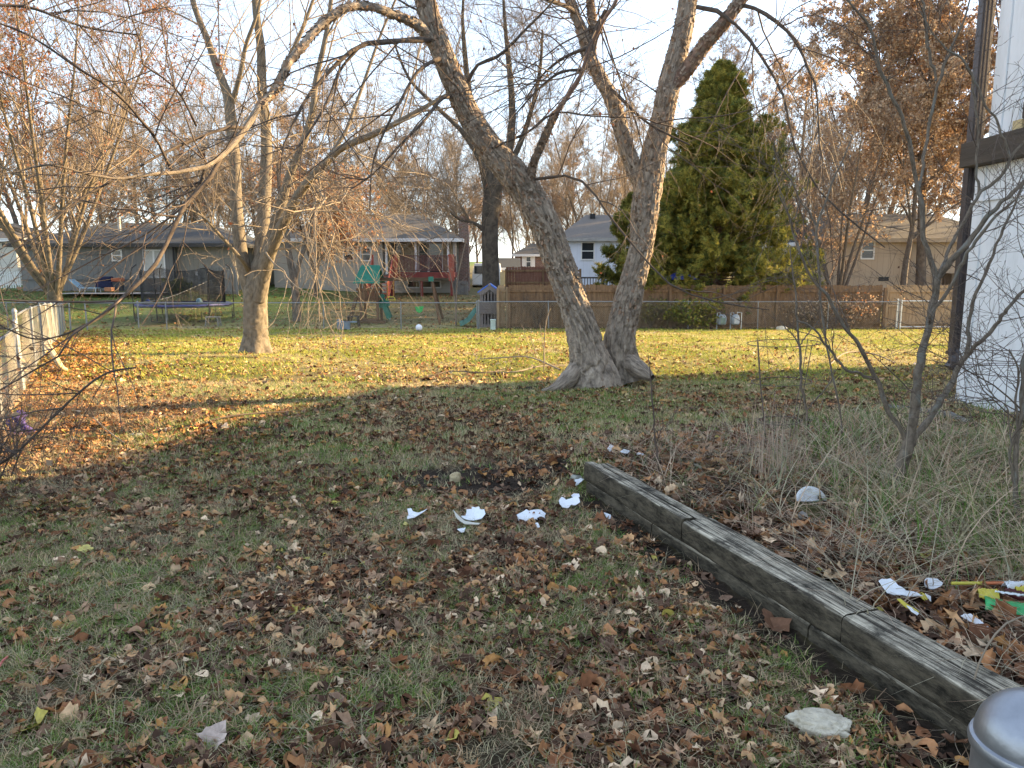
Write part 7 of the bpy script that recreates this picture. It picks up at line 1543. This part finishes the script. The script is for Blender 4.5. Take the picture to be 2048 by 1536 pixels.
stick('pale thin branch on the dark leaves in front of the sunlit patch', [(180, 845, .10, 2), (215, 872, .06, 2.5), (250, 893, .03, 2)], seed=6)
stick('dry twig sticking out over the near timber, beside the metal post', [(2048, 1362, .26, 3), (1995, 1375, .24, 4), (1955, 1405, .18, 4), (1935, 1440, .10, 4), (1915, 1470, .03, 3), (1876, 1492, .01, 2)], seed=7, g1=6)
stick('low curved twig at the right of the cage, lying on leaf litter', [(1660, 735, .05, 3), (1690, 725, .18, 3), (1740, 722, .15, 3), (1790, 730, .04, 2)], seed=8)
p0 = W(128, 738, 11.6); p1 = W(112, 722, 11.5); ZP = [G(132, 742) + [0, 0, .02], W(118, 730, 11.9), W(104, 706, 12.0), W(90, 690, 12.1)]
p, r = resample(ZP, [.035, .035, .03, .022], 12); o = thing('cut_branch', 'pale barkless cut branch leaning against the sunlit chain-link fence', 'branch', p[0]); tube_obj('stick', [(np_local(p, o)[None], r[None])], mat('bare_wood', (.48, .36, .22), .7, var=.15), o, 8)
p2, r2 = resample([p[2], W(100, 690, 12.0), W(95, 678, 12.1)], [.022, .018, .012], 8); tube_obj('fork', [(np_local(p2, o)[None], r2[None])], mat('bare_wood', (.48, .36, .22)), o, 8)
b = MB(); g0 = G(1905, 838)
P = [G(1775, 820) + [0, 0, .03], G(1830, 828) + [0, 0, .035], G(1900, 838) + [0, 0, .03], G(1935, 850) + [0, 0, .02]]; b.tube(P, [.035, .045, .045, .03], 10); b.build('old_log', mat('grey_rotten_wood', (.12, .11, .10), .9, col2=(.26, .24, .21), scale=9, bump=.8), None, smooth=True, label='weathered grey log lying behind the multi-stemmed young tree', cat='log')
# pot-bellied pink cord at the left bottom edge
MB().tube([G(-6, 1352) + [0, 0, .02], G(6, 1336) + [0, 0, .03], G(16, 1322) + [0, 0, .02]], .005, 8).build('pink_cord', mat('pink_plastic', (.50, .13, .11), .5), None, smooth=True, label='short piece of pink cord in the leaves at the left edge', cat='cord')
# large single leaves that stand out
def big_leaf(label, px, py, kind, size, col, rz, tilt, var=0, lift=.025):
    tv, tf_ = TPL[kind][var]; c = G(px, py); me = bpy.data.meshes.new('leaf'); me.from_pydata([tuple(v * size) for v in tv], [], [list(f) for f in tf_]); me.update()
    o = link('large_leaf', me, mat('leaf_' + str(int(col[0] * 1000)), col, .8, var=.25, scale=40), None, label=label, cat='leaf'); o.location = (c[0], c[1], c[2] + lift); o.rotation_euler = (tilt[0], tilt[1], rz); return o
big_leaf('big curled brown leaf leaning on the lower timber', 1545, 1258, 'maple', .15, (.20, .10, .055), .4, (.5, .2), 1, .05)
big_leaf('big pale jagged leaf standing up at the bottom left of the lawn', 432, 1490, 'maple', .11, (.46, .36, .30), -.3, (.6, .1), 2, .04)
big_leaf('orange-brown oak leaf lying flat on the middle foreground', 1240, 1262, 'oak', .12, (.26, .12, .06), 1.2, (.15, .1), 0, .03)
big_leaf('yellow leaf on the grass at the left', 172, 1106, 'maple', .085, (.58, .50, .16), .2, (.2, .1), 0, .03)
big_leaf('yellow leaf beside the leftmost plate piece', 812, 1055, 'maple', .07, (.58, .48, .16), 2.2, (.2, .1), 1, .02)
big_leaf('brown leaf under the dry twig by the metal post', 1905, 1492, 'maple', .09, (.20, .09, .05), 2.0, (.3, .2), 3, .03)
# metal fence post with domed cap, bottom right corner
pc = np.array([.352, .47, 0.]); dcap = ray(2064, 1500); s = .52; c = np.array([0, 0, CAMZ]) + dcap * s; r = 103 / F * s
t = thing('steel_fence_post', 'galvanised steel fence post with a domed cap in the bottom right corner', 'fence post', (c[0], c[1], 0))
PCM = mat('dull_zinc', (.24, .25, .27), .40, metal=.85, col2=(.38, .39, .42), scale=22, bump=.04, bscale=90)
MB().lathe((c[0], c[1], c[2]), [(r * .985, -.09), (r * .985, -.004)], 48).cyl((c[0], c[1]), r * .93, 0, c[2] - .085, 40).build('post', PCM, t, smooth=True)
prof = [(r * 1.0, -.045), (r * 1.0, -.004), (r * 1.07, -.002), (r * 1.09, .002), (r * 1.06, .005), (r * 1.0, .006)] + [(max(.0005, r * math.cos(a)), .006 + r * .98 * math.sin(a)) for a in np.linspace(.04, math.pi / 2, 18)]
MB().lathe((c[0], c[1], c[2]), prof, 64).build('cap', PCM, t, smooth=True)
